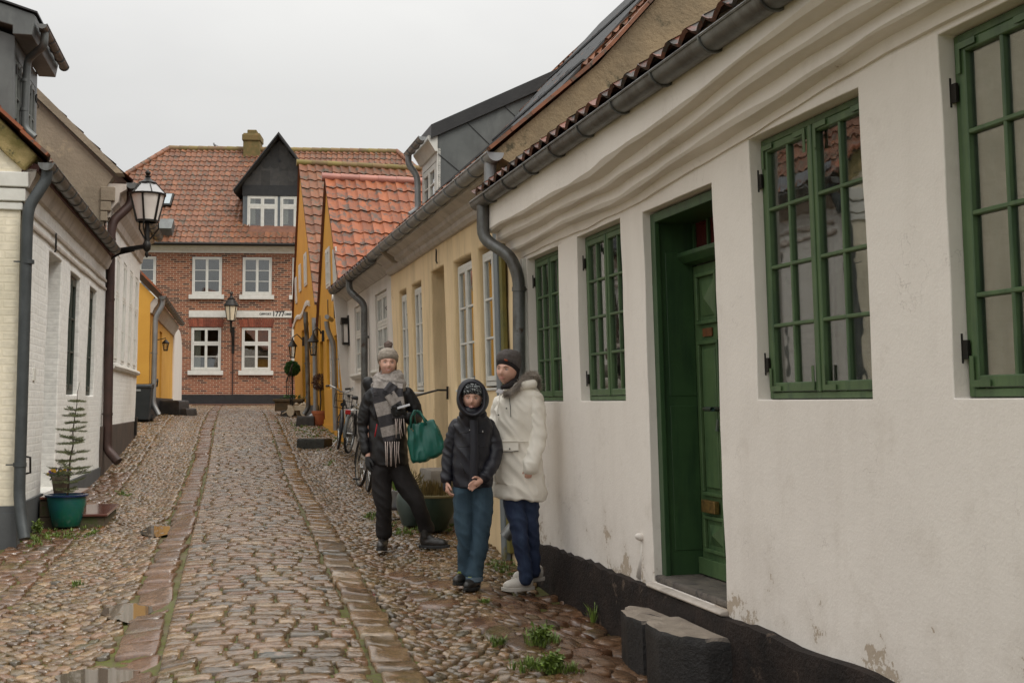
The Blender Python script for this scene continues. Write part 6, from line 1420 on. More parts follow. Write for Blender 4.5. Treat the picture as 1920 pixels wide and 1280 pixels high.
def head_mesh(fig, mb, c, h, yaw=0., tilt=0., roll=0., smile=0., child=False):
    """c: head centre (eye level, mid skull), h: chin to crown. face looks to -y before yaw. returns placement matrix"""
    M_ = Matrix.Translation(c) @ Matrix.Rotation(yaw, 4, 'Z') @ Matrix.Rotation(tilt, 4, 'X') @ Matrix.Rotation(roll, 4, 'Y'); nu, nv = 40, 30; V = []; s_ = h / .23
    def g(x, z, cx, cz, sx, sz): return math.exp(-((x - cx) / sx) ** 2 - ((z - cz) / sz) ** 2)
    for j in range(nv + 1):
        ph = -math.pi / 2 + math.pi * j / nv
        for i in range(nu):
            th = 2 * math.pi * i / nu; x, y, z = math.cos(ph) * math.sin(th), -math.cos(ph) * math.cos(th), math.sin(ph)
            X, Y_, Z = x * .080, y * .092, z * .112
            if Z < 0: k = 1 - .26 * (-z) ** 1.7; X *= k; Y_ *= (1 - .12 * (-z) ** 1.6) if y < 0 else (1 - .38 * (-z) ** 1.2)
            if y < 0:
                f_ = min(1, -y * 1.6)
                Y_ -= f_ * (.022 * g(X, Z, 0, -.030, .011, .016) + .011 * g(X, Z, 0, -.012, .008, .022) - .010 * (g(X, Z, .032, .003, .017, .012) + g(X, Z, -.032, .003, .017, .012)) + .006 * g(X, Z, 0, .024, .045, .010)
                    + (.007 + .004 * smile) * (g(X, Z, .042, -.035, .018, .02) + g(X, Z, -.042, -.035, .018, .02)) + .006 * g(X, Z, 0, -.062, .020, .007) + .012 * g(X, Z, 0, -.096, .022, .014) - .003 * g(X, Z, 0, -.078, .02, .006))
            V.append(M_ @ (Vector((X, Y_, Z)) * s_))
    F = [(j * nu + i, j * nu + (i + 1) % nu, (j + 1) * nu + (i + 1) % nu, (j + 1) * nu + i) for j in range(nv) for i in range(nu)]
    mb.add(V, F); return M_ @ Matrix.Scale(s_, 4)
def face_parts(fig, HM, root, smile=0, squint=.75):
    W = fig.M @ HM; mk = lambda: MB(W)
    for sg in (-1, 1):
        m_ = mk(); m_.ell((.032 * sg, -.0745, .003), (.0115, .008, .0125 * squint * .48), 12); e = m_.build('eye', M_eyew, root, smooth=True)
        m_ = mk(); m_.ell((.031 * sg, -.0818, .0025), (.0052, .0025, .0052 * squint * .9), 10); m_.build('iris', M_iris, e, smooth=True)
        m_ = mk(); m_.tube([(.017 * sg, -.0835, .0085), (.031 * sg, -.0835, .0115), (.046 * sg, -.073, .0065)], [.0014, .0018, .0012], 6); m_.build('eyelid', M_brow, e, smooth=True)
        m_ = mk(); m_.tube([(.014 * sg, -.0915, .020), (.030 * sg, -.0885, .0265), (.048 * sg, -.074, .021)], [.0026, .0032, .0018], 6); m_.build('eyebrow', M_brow, root, smooth=True)
    m_ = mk(); w_ = .024 + .006 * smile; zc = .006 * smile
    m_.tube([(-w_, -.080, -.0615 + zc), (-w_ * .5, -.0915, -.0610), (0, -.0945, -.0600), (w_ * .5, -.0915, -.0610), (w_, -.080, -.0615 + zc)], [.0012, .0032, .0030, .0032, .0012], 8)
    m_.tube([(-w_, -.080, -.0625 + zc), (-w_ * .5, -.0905, -.0685 - .003 * smile), (0, -.0935, -.0710 - .004 * smile), (w_ * .5, -.0905, -.0685 - .003 * smile), (w_, -.080, -.0625 + zc)], [.0012, .0036, .0042, .0036, .0012], 8)
    m_.build('lips', M_lip, root, smooth=True)
    if smile:
        m_ = mk(); m_.tube([(-w_ * .75, -.083, -.0625 + zc * .6), (0, -.0925, -.0655), (w_ * .75, -.083, -.0625 + zc * .6)], [.002, .0042, .002], 8); m_.build('teeth', M_teeth, root, smooth=True)
    for sg in (-1, 1): m_ = mk(); m_.ell((.0065 * sg, -.1075, -.0385), (.0032, .003, .002), 6); m_.build('nostril', M_brow, root)
def hand(mb, wrist, palm_dir, side, normal, s_=1., curl=.5, mi=None):
    """palm and five fingers; side = direction of the thumb"""
    w = Vector(wrist); d = Vector(palm_dir).normalized(); n = Vector(normal).normalized(); sd_ = Vector(side); sd_ = (sd_ - d * sd_.dot(d)).normalized()
    limb(mb, [w, w + d * .045 * s_, w + d * .08 * s_], [.026 * s_, .030 * s_, .026 * s_], 10, mi)
    limb(mb, [w + d * .05 * s_ + sd_ * .02 * s_, w + d * .085 * s_ + sd_ * .026 * s_], [.018 * s_, .014 * s_], 8, mi); limb(mb, [w + d * .05 * s_ - sd_ * .02 * s_, w + d * .08 * s_ - sd_ * .028 * s_], [.018 * s_, .013 * s_], 8, mi)
    for off, l in ((.030, .070), (.010, .080), (-.011, .074), (-.031, .058)):
        b = w + d * (.088 - abs(off) * .2) * s_ + sd_ * off * s_; c1 = curl; v1 = (d * math.cos(c1) + n * math.sin(c1)); v2 = (d * math.cos(c1 * 2.1) + n * math.sin(c1 * 2.1)); v3 = (d * math.cos(c1 * 2.9) + n * math.sin(c1 * 2.9))
        p1 = b + v1 * l * .45 * s_; p2 = p1 + v2 * l * .32 * s_; p3 = p2 + v3 * l * .24 * s_; limb(mb, [b, p1, p2, p3], [.0098 * s_, .0088 * s_, .008 * s_, .007 * s_], 8, mi)
    b = w + d * .025 * s_ + sd_ * .025 * s_; p1 = b + (d * .6 + sd_ * .7).normalized() * .040 * s_ + n * .012 * s_; p2 = p1 + (d * .95 + sd_ * .2).normalized() * .032 * s_ + n * .01 * s_; limb(mb, [b, p1, p2], [.013 * s_, .011 * s_, .0088 * s_], 8, mi)
def shoe(fig, name, m, msole, parent, heel, direction, L_=.27, w_=.095, h_=.10, ankle=.045, ah=.06, sole=.024, laces=None, boot=False, pitch=0.):
    d = Vector(direction).normalized(); s_ = d.cross(UP); heel = Vector(heel)
    mb = fig.mb(); q = lambda t, x, z: heel + d * t * L_ + s_ * x + UP * (z + sole * .6)
    limb(mb, [q(.14, 0, .035), q(.35, 0, .038), q(.60, 0, .034), q(.84, 0, .026)], [.040 * w_ / .095, .042 * w_ / .095, .046 * w_ / .095, .036 * w_ / .095], 14)
    limb(mb, [q(.16, 0, .04), q(.20, 0, h_)], [.042 * w_ / .095, ankle], 14)
    if boot: limb(mb, [q(.2, 0, h_ * .7), q(.22, 0, h_ + ah)], [ankle, ankle * 1.05], 14)
    limb(mb, [q(.22, 0, h_ * .8), q(.50, 0, .052)], [ankle * .9, .032], 12)
    o = blob(fig, mb, name, m, parent, .007, .0015, (30, 30, 30), 2)
    sb = fig.mb(); n = 20; V = []
    for z in (0, sole):
        for k in range(n):
            a = 2 * math.pi * k / n; t = .48 + .52 * math.cos(a); wd = w_ / 2 * (.86 + .16 * math.sin(max(0, min(1, (t - .35) / .6)) * math.pi)) * math.sin(a) * (1 if abs(math.sin(a)) < .9 else 1)
            V.append(heel + d * t * L_ * 1.02 + s_ * wd * 1.0 + UP * (z + (.012 * max(0, t - .85) / .15)))
    sb.add(V, [tuple(range(n))[::-1], tuple(range(n, 2 * n))] + [(k, (k + 1) % n, n + (k + 1) % n, n + k) for k in range(n)]); sb.build('sole', msole, o, bevel=.004)
    if laces:
        lb = fig.mb()
        for k in range(4):
            t = .36 + .085 * k; z = .098 - .005 * k; 
            for sg in (-1, 1): lb.tube([q(t, .022 * sg, z - .012), q(t + .03, -.012 * sg, z + .002)], .0032, 5)
        lb.build('laces', laces, o)
    return o
def fringe(mb, P0, P1, n, l, w_=.0045, mi=None):
    for i in range(n):
        p = P0.lerp(P1, (i + .5) / n); L_ = l * random.uniform(.8, 1.1); mb.tube([p, p + Vector((random.uniform(-.008, .008), random.uniform(-.006, .004), -L_ * .5)), p + Vector((random.uniform(-.014, .014), random.uniform(-.01, .006), -L_))], [w_, w_ * 1.1, w_ * .8], 5, True, mi)

# ------------------------------------------------------------------ smiling woman in black with the green bag
Y_ = G(722, 1036).y; A = Fig(735, 1036, Y_, 'smiling woman in black with checked scarf, pale knitted hat and phone in hand'); P = A.P; ar = A.root
body = A.mb(); HC = P(727, 688, -.02); HM = head_mesh(A, body, HC + Vector((0, .0, .0)), .225, R(6), R(-3), R(2), smile=1)
limb(body, [HC + Vector((0, .02, -.05)), P(730, 735, .03)], [.052, .06], 14); loft(body, [(P(729, 790, .03), .10, .07), (P(729, 750, .03), .11, .07), (P(729, 728, .03), .06, .05)])
limb(body, [P(730, 800, .03), P(732, 860, .03)], [.09, .09]); limb(body, [P(716, 880, .02), P(720, 948, -.02), P(722, 1005, .02)], [.06, .042, .035]); limb(body, [P(748, 885, .03), P(783, 948, -.04), P(802, 998, .03)], [.06, .042, .035])
limb(body, [P(694, 742, .03), P(688, 800, .06), P(692, 862, .0)], [.03, .03, .026]); limb(body, [P(764, 748, .03), P(778, 790, .03), P(762, 786, -.12)], [.03, .03, .026])
blob(A, body, 'body', M_skin, ar, .006, it=1); face_parts(A, HM, ar, smile=1, squint=.6)
# gloved hands
gb = A.mb(); hand(gb, P(758, 781, -.16), (-.7, -.45, .15), (.1, .2, 1), (-.3, -.8, .2), 1.05, .75); blob(A, gb, 'glove', M_glove, ar, .006, it=1)
gb = A.mb(); hand(gb, P(692, 862, .0), (.02, -.2, -1), (.3, -1, 0), (1, .1, 0), 1.05, .45); blob(A, gb, 'glove', M_glove, ar, .006, it=1)
coat = A.mb()
loft(coat, [(P(729, 878, .03), .175, .135), (P(729, 866, .03), .18, .14), (P(729, 830, .03), .172, .135), (P(728, 795, .03), .165, .13), (P(727, 765, .03), .175, .13), (P(727, 747, .03), .18, .12), (P(727, 735, .03), .155, .105), (P(727, 722, .03), .10, .085)])
jka = blob(A, coat, 'jacket', M_blackcoat, ar, .009, .010, (8, 8, 6), 2, .007, (7, 7, 11))
for pts_, rs_ in (([P(699, 744, .04), P(687, 775, .06), P(683, 808, .07), P(688, 852, .02)], [.068, .066, .058, .048]), ([P(760, 744, .04), P(776, 770, .05), P(780, 792, .02), P(764, 788, -.13)], [.068, .064, .060, .046])):
    sl_ = A.mb(); limb(sl_, pts_, rs_, 18); blob(A, sl_, 'sleeve', M_blackcoat, jka, .009, .008, (10, 10, 8), 2, .006, (11, 11, 17))
tr = A.mb(); limb(tr, [P(714, 872, .03), P(716, 905, .0), P(720, 948, -.03), P(721, 985, .0), P(722, 1004, .01)], [.10, .092, .072, .068, .072]); limb(tr, [P(744, 872, .03), P(762, 912, .0), P(784, 950, -.05), P(797, 985, .0), P(802, 998, .02)], [.10, .092, .074, .066, .068]); limb(tr, [P(722, 868, .03), P(742, 868, .03)], [.12, .12])
blob(A, tr, 'trousers', M_blacktr, ar, .009, .010, (8, 8, 5), 2, .006, (8, 8, 10))
shoe(A, 'boot', M_boot, M_sole, ar, P(722, 1033, .10) - UP * .0, (-.12, -1, 0), .27, .10, .11, .05, .08, .026, boot=True)
h_ = P(788, 1030, .02); h_.z = P(0, 1031).z; shoe(A, 'boot', M_boot, M_sole, ar, h_, (.93, -.35, 0), .28, .10, .11, .05, .08, .026, laces=M_wfr, boot=True)
# hat with pompom
hb_ = A.mb(); Wm = HM; n = 24
def cap_rings(HM, spec, mb, n=28, tilt=0.):
    V = []
    for (x, y, z, rx, ry, back) in spec:
        for k in range(n):
            a = 2 * math.pi * k / n; V.append(HM @ Vector((x + rx * math.sin(a), y - ry * math.cos(a), z - back * math.cos(a))))
    m = len(spec); mb.add(V, [(i * n + k, i * n + (k + 1) % n, (i + 1) * n + (k + 1) % n, (i + 1) * n + k) for i in range(m - 1) for k in range(n)] + [tuple(range(n))[::-1], tuple((m - 1) * n + k for k in range(n))])
cap_rings(HM, [(0, .010, .012, .088, .100, -.032), (0, .010, .035, .097, .110, -.028), (0, .012, .070, .097, .110, -.018), (0, .014, .108, .084, .097, -.010), (0, .016, .136, .056, .066, 0), (0, .016, .150, .02, .024, 0)], hb_)
hat = blob(A, hb_, 'knitted_hat', M_knitg, ar, .006, .003, (40, 40, 40), 1); 
pb = A.mb(); pb.ell(HM @ Vector((0, .015, .172)), (.040, .04, .036), 16); blob(A, pb, 'pompom', M_pom, hat, .006, .009, (55, 55, 55), 0)
hr = A.mb()
for sg in (-1, 1): limb(hr, [HM @ Vector((.068 * sg, -.035, .02)), HM @ Vector((.072 * sg, -.02, -.045)), HM @ Vector((.070 * sg, -.01, -.08))], [.010, .011, .008], 8)
blob(A, hr, 'hair', M_hair, ar, .006, .003, (60, 60, 20), 1)
# checked scarf: wrap, two hanging ends in dark and light blocks, fringe
sc = A.mb(); 
for rr, z, h_2, dx in ((.086, .070, .034, 0), (.100, .030, .042, 0), (.112, -.015, .048, 0), (.112, -.05, .048, .01)):
    pts = [P(729 + dx * 10, 724, .02) + Vector(((rr) * math.cos(a), rr * .85 * math.sin(a), z + .012 * math.sin(2 * a + z * 40) + .030 * math.sin(a) * (z > .05) + .02 * math.cos(a + 1.2))) for a in [2 * math.pi * k / 16 for k in range(17)]]; sc.tube(pts, h_2, 12)
scf = blob(A, sc, 'scarf', M_wlight, ar, .008, .008, (14, 14, 14), 2, .006, (12, 12, 30))
def band(fig, pts, w_, th, mats, blocks, name, parent, n_=3):
    """ribbon of thick cloth along pts (front centre line); blocks: list of (t0,t1,material index)"""
    K = 30; P_ = [Vector(p) for p in pts]; cl = []
    for i in range(K + 1):
        t = i / K * (len(P_) - 1); j = min(int(t), len(P_) - 2); f_ = t - j; cl.append(P_[j].lerp(P_[j + 1], f_))
    mb = fig.mb(); W5 = 8
    for i in range(K):
        tm = (i + .5) / K; mi = [b[2] for b in blocks if b[0] <= tm <= b[1]]; mi = mi[0] if mi else 0; vs = []
        for c in (cl[i], cl[i + 1]):
            d = (cl[min(i + 1, K)] - cl[max(i - 1, 0)]).normalized(); sd_ = d.cross(Vector((0, -1, 0))).normalized(); wv = w_ * (.86 + .14 * min(1, 3 * (c - cl[0]).length / .3))
            for q in range(W5 + 1):
                u = q / W5 - .5; yo = -.010 * math.cos(u * 9 + c.z * 7) - .012 * math.cos(u * 3.1); vs.append(c + sd_ * u * wv + Vector((0, yo, 0)))
            for q in range(W5 + 1): u = q / W5 - .5; vs.append(vs[-(W5 + 1)] + Vector((0, th, 0)))
        m_ = 2 * (W5 + 1); F = [(q, q + 1, m_ + q + 1, m_ + q) for q in range(W5)] + [(W5 + 1 + q + 1, W5 + 1 + q, m_ + W5 + 1 + q, m_ + W5 + 1 + q + 1) for q in range(W5)] + [(W5 + 1, 0, m_, m_ + W5 + 1), (W5, 2 * W5 + 1, m_ + 2 * W5 + 1, m_ + W5)]
        if i == K - 1: F += [(m_ + q, m_ + q + 1, m_ + W5 + 2 + q, m_ + W5 + 1 + q) for q in range(W5)]
        mb.add(vs, F, mi)
    return mb.build(name, mats, parent, smooth=True), cl
b1, cl1 = band(A, [P(716, 722, -.13), P(714, 745, -.16), P(722, 775, -.165), P(730, 805, -.16), P(736, 832, -.155)], .155, .022, [M_wdark, M_wlight], [(0, .12, 1), (.12, .36, 0), (.36, .55, 1), (.55, .72, 0), (.72, .90, 1)], 'scarf_end', scf)
b2, cl2 = band(A, [P(745, 724, -.12), P(742, 742, -.16), P(746, 765, -.175), P(748, 790, -.185)], .125, .022, [M_wdark, M_wlight], [(0, .18, 1), (.18, .45, 0), (.45, .75, 1)], 'scarf_end', scf)
b3, _ = band(A, [P(738, 726, -.15), P(728, 742, -.19), P(738, 756, -.19), P(748, 772, -.185)], .10, .02, [M_wdark, M_wlight], [(.40, .8, 1)], 'scarf_knot', scf)
fb = A.mb(); fringe(fb, cl1[-1] + Vector((-.07, -.02, .0)), cl1[-1] + Vector((.07, -.02, .0)), 7, .21); fringe(fb, cl2[-1] + Vector((-.04, -.02, .0)), cl2[-1] + Vector((.05, -.02, .0)), 5, .16); fb.build('fringe', M_wfr, scf, smooth=True)
mb = A.mb(); mb.tube([P(708, 800, -.118), P(706, 812, -.120), P(704, 824, -.118)], .006, 6); mb.build('red_zip', mat('red_zip', (.45, .012, .02), (.4, .01, .02), 9, .5), ar, smooth=True)
mb = A.mb(); mb.tube([P(705, 728, .0), P(698, 735, -.06), P(703, 752, -.115), P(705, 790, -.115)], .014, 8); mb.build('bag_strap', mat('grey_strap', (.06, .065, .075), (.05, .05, .06), 9, .7), ar, smooth=True)
bp = A.mb(); limb(bp, [P(690, 722, .14), P(700, 740, .16), P(712, 790, .18)], [.06, .08, .09]); o_ = blob(A, bp, 'backpack', M_blackcoat, None, .009, .004, (12, 12, 12)); solo(o_, A.p); tag(o_, 'black rucksack on the back of the smiling woman', 'backpack')
# phone
W = A.M @ Matrix.Translation(P(755, 768, -.235)) @ Matrix.Rotation(R(-16), 4, 'Y') @ Matrix.Rotation(R(12), 4, 'X'); mb = MB(W); mb.box(-.050, .065, -.036, .036, -.004, .004); o_ = mb.build('phone', mat('phone_glass', (.55, .55, .56), (.5, .5, .52), 9, .15), None, bevel=.003); solo(o_, A.M @ P(755, 768, -.235)); tag(o_, 'flat phone with pale screen held in the gloved hand', 'phone')
# green bag
bg = A.mb(); yb = -.17
out = [(766, 802), (783, 800), (798, 797), (811, 793), (822, 812), (831, 838), (830, 850), (816, 860), (795, 868), (776, 871), (768, 866), (765, 835)]
cx, cz = 795, 835; K = len(out); V = []; lay = [(.90, -.055), (1.0, -.035), (1.02, 0), (1.0, .035), (.90, .055)]
for s_, yy in lay:
    for (x, z) in out:
        bul = 1.0 if z > 805 else .35
        V.append(P(cx + (x - cx) * s_, cz + (z - cz) * s_, yb + yy * bul))
F = [(i * K + k, i * K + (k + 1) % K, (i + 1) * K + (k + 1) % K, (i + 1) * K + k) for i in range(4) for k in range(K)] + [tuple(range(K)), tuple(4 * K + k for k in range(K))[::-1]]
bg.add(V, F); bag = blob(A, bg, 'handbag', M_bag, None, .008, .012, (9, 9, 4), 3, .008, (16, 16, 5), seed=5)
solo(bag, A.M @ P(795, 870, yb)); tag(bag, 'teal green leather handbag hanging from the forearm of the smiling woman', 'handbag')
mb = A.mb(); mb.tube([P(770, 806, yb - .04), P(770, 788, yb - .045), P(776, 776, yb - .02), P(786, 777, yb + .02), P(793, 788, yb - .01), P(797, 801, yb - .035)], .011, 8); mb.tube([P(780, 806, yb + .045), P(776, 785, yb + .05), P(782, 776, yb + .06), P(795, 790, yb + .05), P(803, 800, yb + .035)], .011, 8); mb.build('handle', M_bag, bag, smooth=True)
mb = A.mb(); mb.ell(P(771, 809, yb - .045), (.006, .003, .006), 8); mb.ell(P(766 + 8, 812, yb - .05), (.006, .003, .006), 8); mb.build('stud', M_brass, bag)

# ------------------------------------------------------------------ child in the navy hooded jacket
Y_ = G(882, 1106).y; Cc = Fig(885, 1106, Y_, 'child in navy hooded jacket, flecked hat and blue jeans with hands down'); P = Cc.P; cr = Cc.root
body = Cc.mb(); HC = P(886, 754, -.03); HM = head_mesh(Cc, body, HC, .205, R(-4), R(0), R(2), smile=.3); limb(body, [HC + Vector((0, .03, -.05)), P(885, 800, .03)], [.045, .05])
limb(body, [P(885, 810, .04), P(886, 890, .04)], [.075, .08]); limb(body, [P(870, 910, .03), P(870, 1000, .0), P(873, 1080, .03)], [.05, .038, .032]); limb(body, [P(903, 910, .03), P(903, 1000, -.02), P(891, 1080, -.02)], [.05, .038, .032])
limb(body, [P(857, 806, .05), P(843, 860, .06), P(838, 912, .02)], [.028, .028, .024]); limb(body, [P(917, 806, .05), P(928, 862, .02), P(906, 903, -.09)], [.028, .028, .024])
hand(body, P(838, 908, .02), (.12, -.15, -1), (.2, -1, 0), (1, .0, 0), .85, .55); hand(body, P(905, 903, -.09), (-.8, -.35, -.42), (-.2, -.2, 1), (.1, -1, -.3), .85, .35)
blob(Cc, body, 'body', M_skin, cr, .0055, it=1); face_parts(Cc, HM, cr, smile=.35, squint=.7)
jk = Cc.mb(); loft(jk, [(P(886, 919, .03), .142, .115), (P(886, 910, .03), .150, .12), (P(886, 870, .03), .148, .118), (P(887, 830, .03), .145, .115), (P(887, 805, .03), .150, .11), (P(887, 792, .03), .125, .10), (P(887, 780, .03), .085, .085)])
limb(jk, [P(886, 782, -.035), P(886, 790, -.01)], [.085, .10]); limb(jk, [P(868, 783, -.05), P(886, 779, -.075), P(904, 783, -.05)], [.035, .034, .035])
jko = blob(Cc, jk, 'jacket', M_navy, cr, .008, .010, (9, 9, 6), 2, .007, (7, 7, 11))
for pts_, rs_ in (([P(860, 803, .05), P(847, 835, .06), P(842, 868, .06), P(838, 904, .03)], [.058, .056, .052, .046]), ([P(914, 803, .05), P(926, 835, .06), P(927, 868, .0), P(908, 899, -.085)], [.058, .056, .052, .045])):
    sl_ = Cc.mb(); limb(sl_, pts_, rs_, 18); blob(Cc, sl_, 'sleeve', M_navy, jko, .008, .008, (10, 10, 8), 2, .006, (11, 11, 17))
mb = Cc.mb(); limb(mb, [P(839, 903, .03), P(838, 922, .02)], [.034, .030]); blob(Cc, mb, 'cuff', M_navy, jko, .007)
mb = Cc.mb(); fl = [P(888, 793, -.105), P(889, 815, -.112), P(890, 850, -.124), P(889, 885, -.126), P(888, 915, -.120)]; V = []
for p_ in fl: V += [p_ + Vector((-.030, .008, 0)), p_ + Vector((-.024, -.004, 0)), p_ + Vector((.024, -.004, 0)), p_ + Vector((.030, .010, 0))]
mb.add(V, [(i * 4 + j, i * 4 + j + 1, i * 4 + j + 5, i * 4 + j + 4) for i in range(4) for j in range(3)]); mb.build('zip_flap', M_navy, jko, smooth=True, recalc=False)
for (x0, y0, x1, y1, dd) in ((860, 842, 880, 842, -.112), (898, 842, 914, 843, -.105), (864, 872, 873, 892, -.108), (902, 872, 896, 892, -.108), (862, 818, 880, 816, -.100), (896, 816, 912, 818, -.098)):
    mb = Cc.mb(); a_, b_ = P(x0, y0, dd), P(x1, y1, dd - .006); mb.tube([a_, (a_ + b_) / 2 + Vector((0, -.006, 0)), b_], .0035, 5); mb.build('seam', M_blackcoat, jko, smooth=True)
mb = Cc.mb(); mb.ell(P(886, 812, -.107), (.008, .004, .008), 8); mb.ell(P(881, 812, -.106), (.005, .003, .005), 8); mb.ell(P(905, 815, -.100), (.004, .004, .012), 8); mb.build('snap', M_chrome, jko)
# hood: shell open at the front
hd = Cc.mb(); n = 26; spec = []
S_ = Matrix.Translation(HC); open_r = [(.076, .098), (.084, .108), (.100, .128), (.118, .146), (.126, .148), (.118, .138), (.085, .105), (.02, .03)]; ys_ = [-.010, -.082, -.096, -.060, .0, .06, .115, .135]; V = []
for (rx, rz), yy in zip(open_r, ys_):
    for k in range(n):
        a = 2 * math.pi * k / n; zc = -.003 if math.sin(a) > 0 else 0; V.append(S_ @ Vector((rx * math.cos(a), yy + (.03 * math.sin(a) if yy < 0 else 0), rz * math.sin(a) * (1.0 if math.sin(a) > 0 else .95))))
F = [(i * n + k, i * n + (k + 1) % n, (i + 1) * n + (k + 1) % n, (i + 1) * n + k) for i in range(len(ys_) - 1) for k in range(n)] + [tuple((len(ys_) - 1) * n + k for k in range(n))]
V = [v + Vector((.005 * noise.noise(v * 28), .006 * noise.noise(v * 26 + Vector((5, 5, 5))), .006 * noise.noise(v * 30))) + Vector((.016 * noise.noise(v * 9), .012 * noise.noise(v * 8 + Vector((3, 1, 2))), .014 * noise.noise(v * 10 + Vector((7, 1, 2))))) for v in V]; hd.add(V, F); me_o = hd.build('hood', M_navy, jko, smooth=True); sd_m = me_o.modifiers.new('t', 'SOLIDIFY'); sd_m.thickness = .006; sd_m.offset = -1; sb_ = me_o.modifiers.new('s', 'SUBSURF'); sb_.levels = 1; sb_.render_levels = 2
ht = Cc.mb(); cap_rings(HM, [(0, .008, .006, .090, .104, -.034), (0, .008, .036, .098, .114, -.024), (0, .010, .085, .094, .108, -.014), (0, .012, .118, .066, .080, -.006), (0, .014, .138, .030, .036, 0)], ht)
for sg in (-1, 1): limb(ht, [HM @ Vector((.078 * sg, .0, .04)), HM @ Vector((.076 * sg, .0, -.03))], [.02, .014], 8)
blob(Cc, ht, 'knitted_hat', M_knits, cr, .006, .003, (40, 40, 40), 1)
je = Cc.mb(); limb(je, [P(870, 908, .03), P(869, 950, .01), P(871, 1005, -.01), P(873, 1055, .02), P(874, 1082, .03)], [.080, .074, .060, .055, .058]); limb(je, [P(902, 908, .03), P(906, 950, .0), P(903, 1005, -.03), P(895, 1055, -.02), P(890, 1084, -.02)], [.080, .076, .062, .056, .060]); limb(je, [P(878, 906, .03), P(896, 906, .03)], [.09, .09])
jo = blob(Cc, je, 'jeans', M_jean1, cr, .008, .009, (8, 8, 5), 2, .006, (8, 8, 10))
mb = Cc.mb(); loft(mb, [(P(890, 1091, -.02), .064, .064), (P(890, 1083, -.02), .066, .066)], 20); mb.build('turn_up', cloth('pale_denim', (.12, .17, .21), (.09, .13, .17)), jo, smooth='auto')
lac = mat('yellow_lace', (.35, .38, .05), (.3, .35, .05), 9, .7)
hp = P(880, 1099, .12); hp.z = P(0, 1099).z; shoe(Cc, 'shoe', M_boot, M_sole, cr, hp, (-.45, -.9, 0), .24, .09, .075, .04, .0, .022, laces=lac)
hp = P(898, 1104, .08); hp.z = P(0, 1107).z; shoe(Cc, 'shoe', M_boot, M_sole, cr, hp, (-.40, -.9, 0), .245, .09, .075, .04, .0, .022, laces=lac)

# ------------------------------------------------------------------ woman in the off-white parka
Y_ = G(975, 1116).y; B = Fig(975, 1118, Y_, 'woman in off white parka with grey beanie, dark jeans and white shoes'); P = B.P; br_ = B.root
yaw = R(-32)
body = B.mb(); HC = P(951, 703, -.02); HM = head_mesh(B, body, HC, .225, R(-26), R(-2), R(4)); limb(body, [HC + Vector((.015, .03, -.05)), P(968, 752, .03)], [.052, .06]); limb(body, [P(972, 785, .05), P(975, 890, .04)], [.10, .11])
limb(body, [P(990, 920, .06), P(995, 1010, .06), P(1000, 1080, .10)], [.055, .042, .034]); limb(body, [P(962, 920, .0), P(974, 1006, -.05), P(985, 1088, -.03)], [.055, .042, .034]); limb(body, [P(1001, 765, .04), P(1008, 832, .0), P(992, 888, -.085)], [.035, .034, .028]); limb(body, [P(940, 775, .10), P(930, 820, .12)], [.035, .034])
hand(body, P(992, 884, -.115), (-.12, -.1, -1), (-1, -.3, 0), (-.3, .9, 0), .72, 1.0)
blob(B, body, 'body', M_skin, br_, .006, it=1); face_parts(B, HM, br_, smile=0, squint=.75)
pk = B.mb()
loft(pk, [(P(975, 940, .05), .205, .17), (P(974, 930, .05), .208, .172), (P(971, 900, .04), .196, .165), (P(969, 865, .03), .186, .155), (P(969, 835, .03), .180, .15), (P(970, 800, .03), .186, .15), (P(974, 770, .03), .182, .145), (P(978, 750, .03), .160, .125), (P(975, 738, .03), .11, .10), (P(968, 728, .03), .085, .085)], 28)
# lift the front hem: cut handled by shape of the bottom ring
pko = blob(B, pk, 'parka', M_parka, br_, .008, .009, (7, 7, 5), 2, .009, (7, 7, 10))
for pts_, rs_ in (([P(996, 757, .0), P(1005, 790, -.03), P(1007, 832, -.06), P(999, 862, -.10), P(993, 884, -.12)], [.078, .076, .068, .062, .058]), ([P(940, 765, .10), P(930, 810, .13), P(928, 850, .05)], [.065, .062, .056])):
    sl_ = B.mb(); limb(sl_, pts_, rs_, 20); blob(B, sl_, 'sleeve', M_parka, pko, .008, .009, (8, 8, 6), 2, .007, (9, 9, 13), seed=3)
for v_ in pko.data.vertices:       # tail of the coat hangs lower at the back right
    x, z = v_.co.x, v_.co.z
    if z < P(0, 915).z and (v_.co - P(992, 888, -.09)).length > .10: v_.co.z = z - max(0, (P(0, 915).z - z)) * (.12 + 1.2 * max(0, x)) + max(0, -x) * .10
hb2 = B.mb(); loft(hb2, [(P(930 + 45, 948, .03), .165, .13), (P(975, 925, .03), .17, .14)], 24); 
mb = B.mb()
for pts in ([P(922, 846, -.10), P(930, 852, -.125), P(950, 854, -.150), P(973, 850, -.145)], ): mb.tube(pts, .0035, 5)
for k, (x0, x1, y0, y1) in enumerate(((928, 972, 832, 851),)):
    V = [P(x0, y0, -.128), P(x1, y0 + 1, -.150), P(x1, y1, -.156), P(x0, y1 + 1, -.134)]; mb.add(V + [v + Vector((0, .02, 0)) for v in V], [(0, 1, 2, 3), (4, 7, 6, 5), (0, 4, 5, 1), (1, 5, 6, 2), (2, 6, 7, 3), (3, 7, 4, 0)])
mb.build('pocket_flap', M_parka, pko, bevel=.003)
mb = B.mb(); mb.tube([P(955, 752, -.118), P(957, 770, -.127), P(958, 790, -.128)], .0028, 5); mb.tube([P(929, 853, -.137), P(950, 854, -.155), P(972, 852, -.160)], .0025, 5); mb.build('pocket_zip', M_blackcoat, pko)
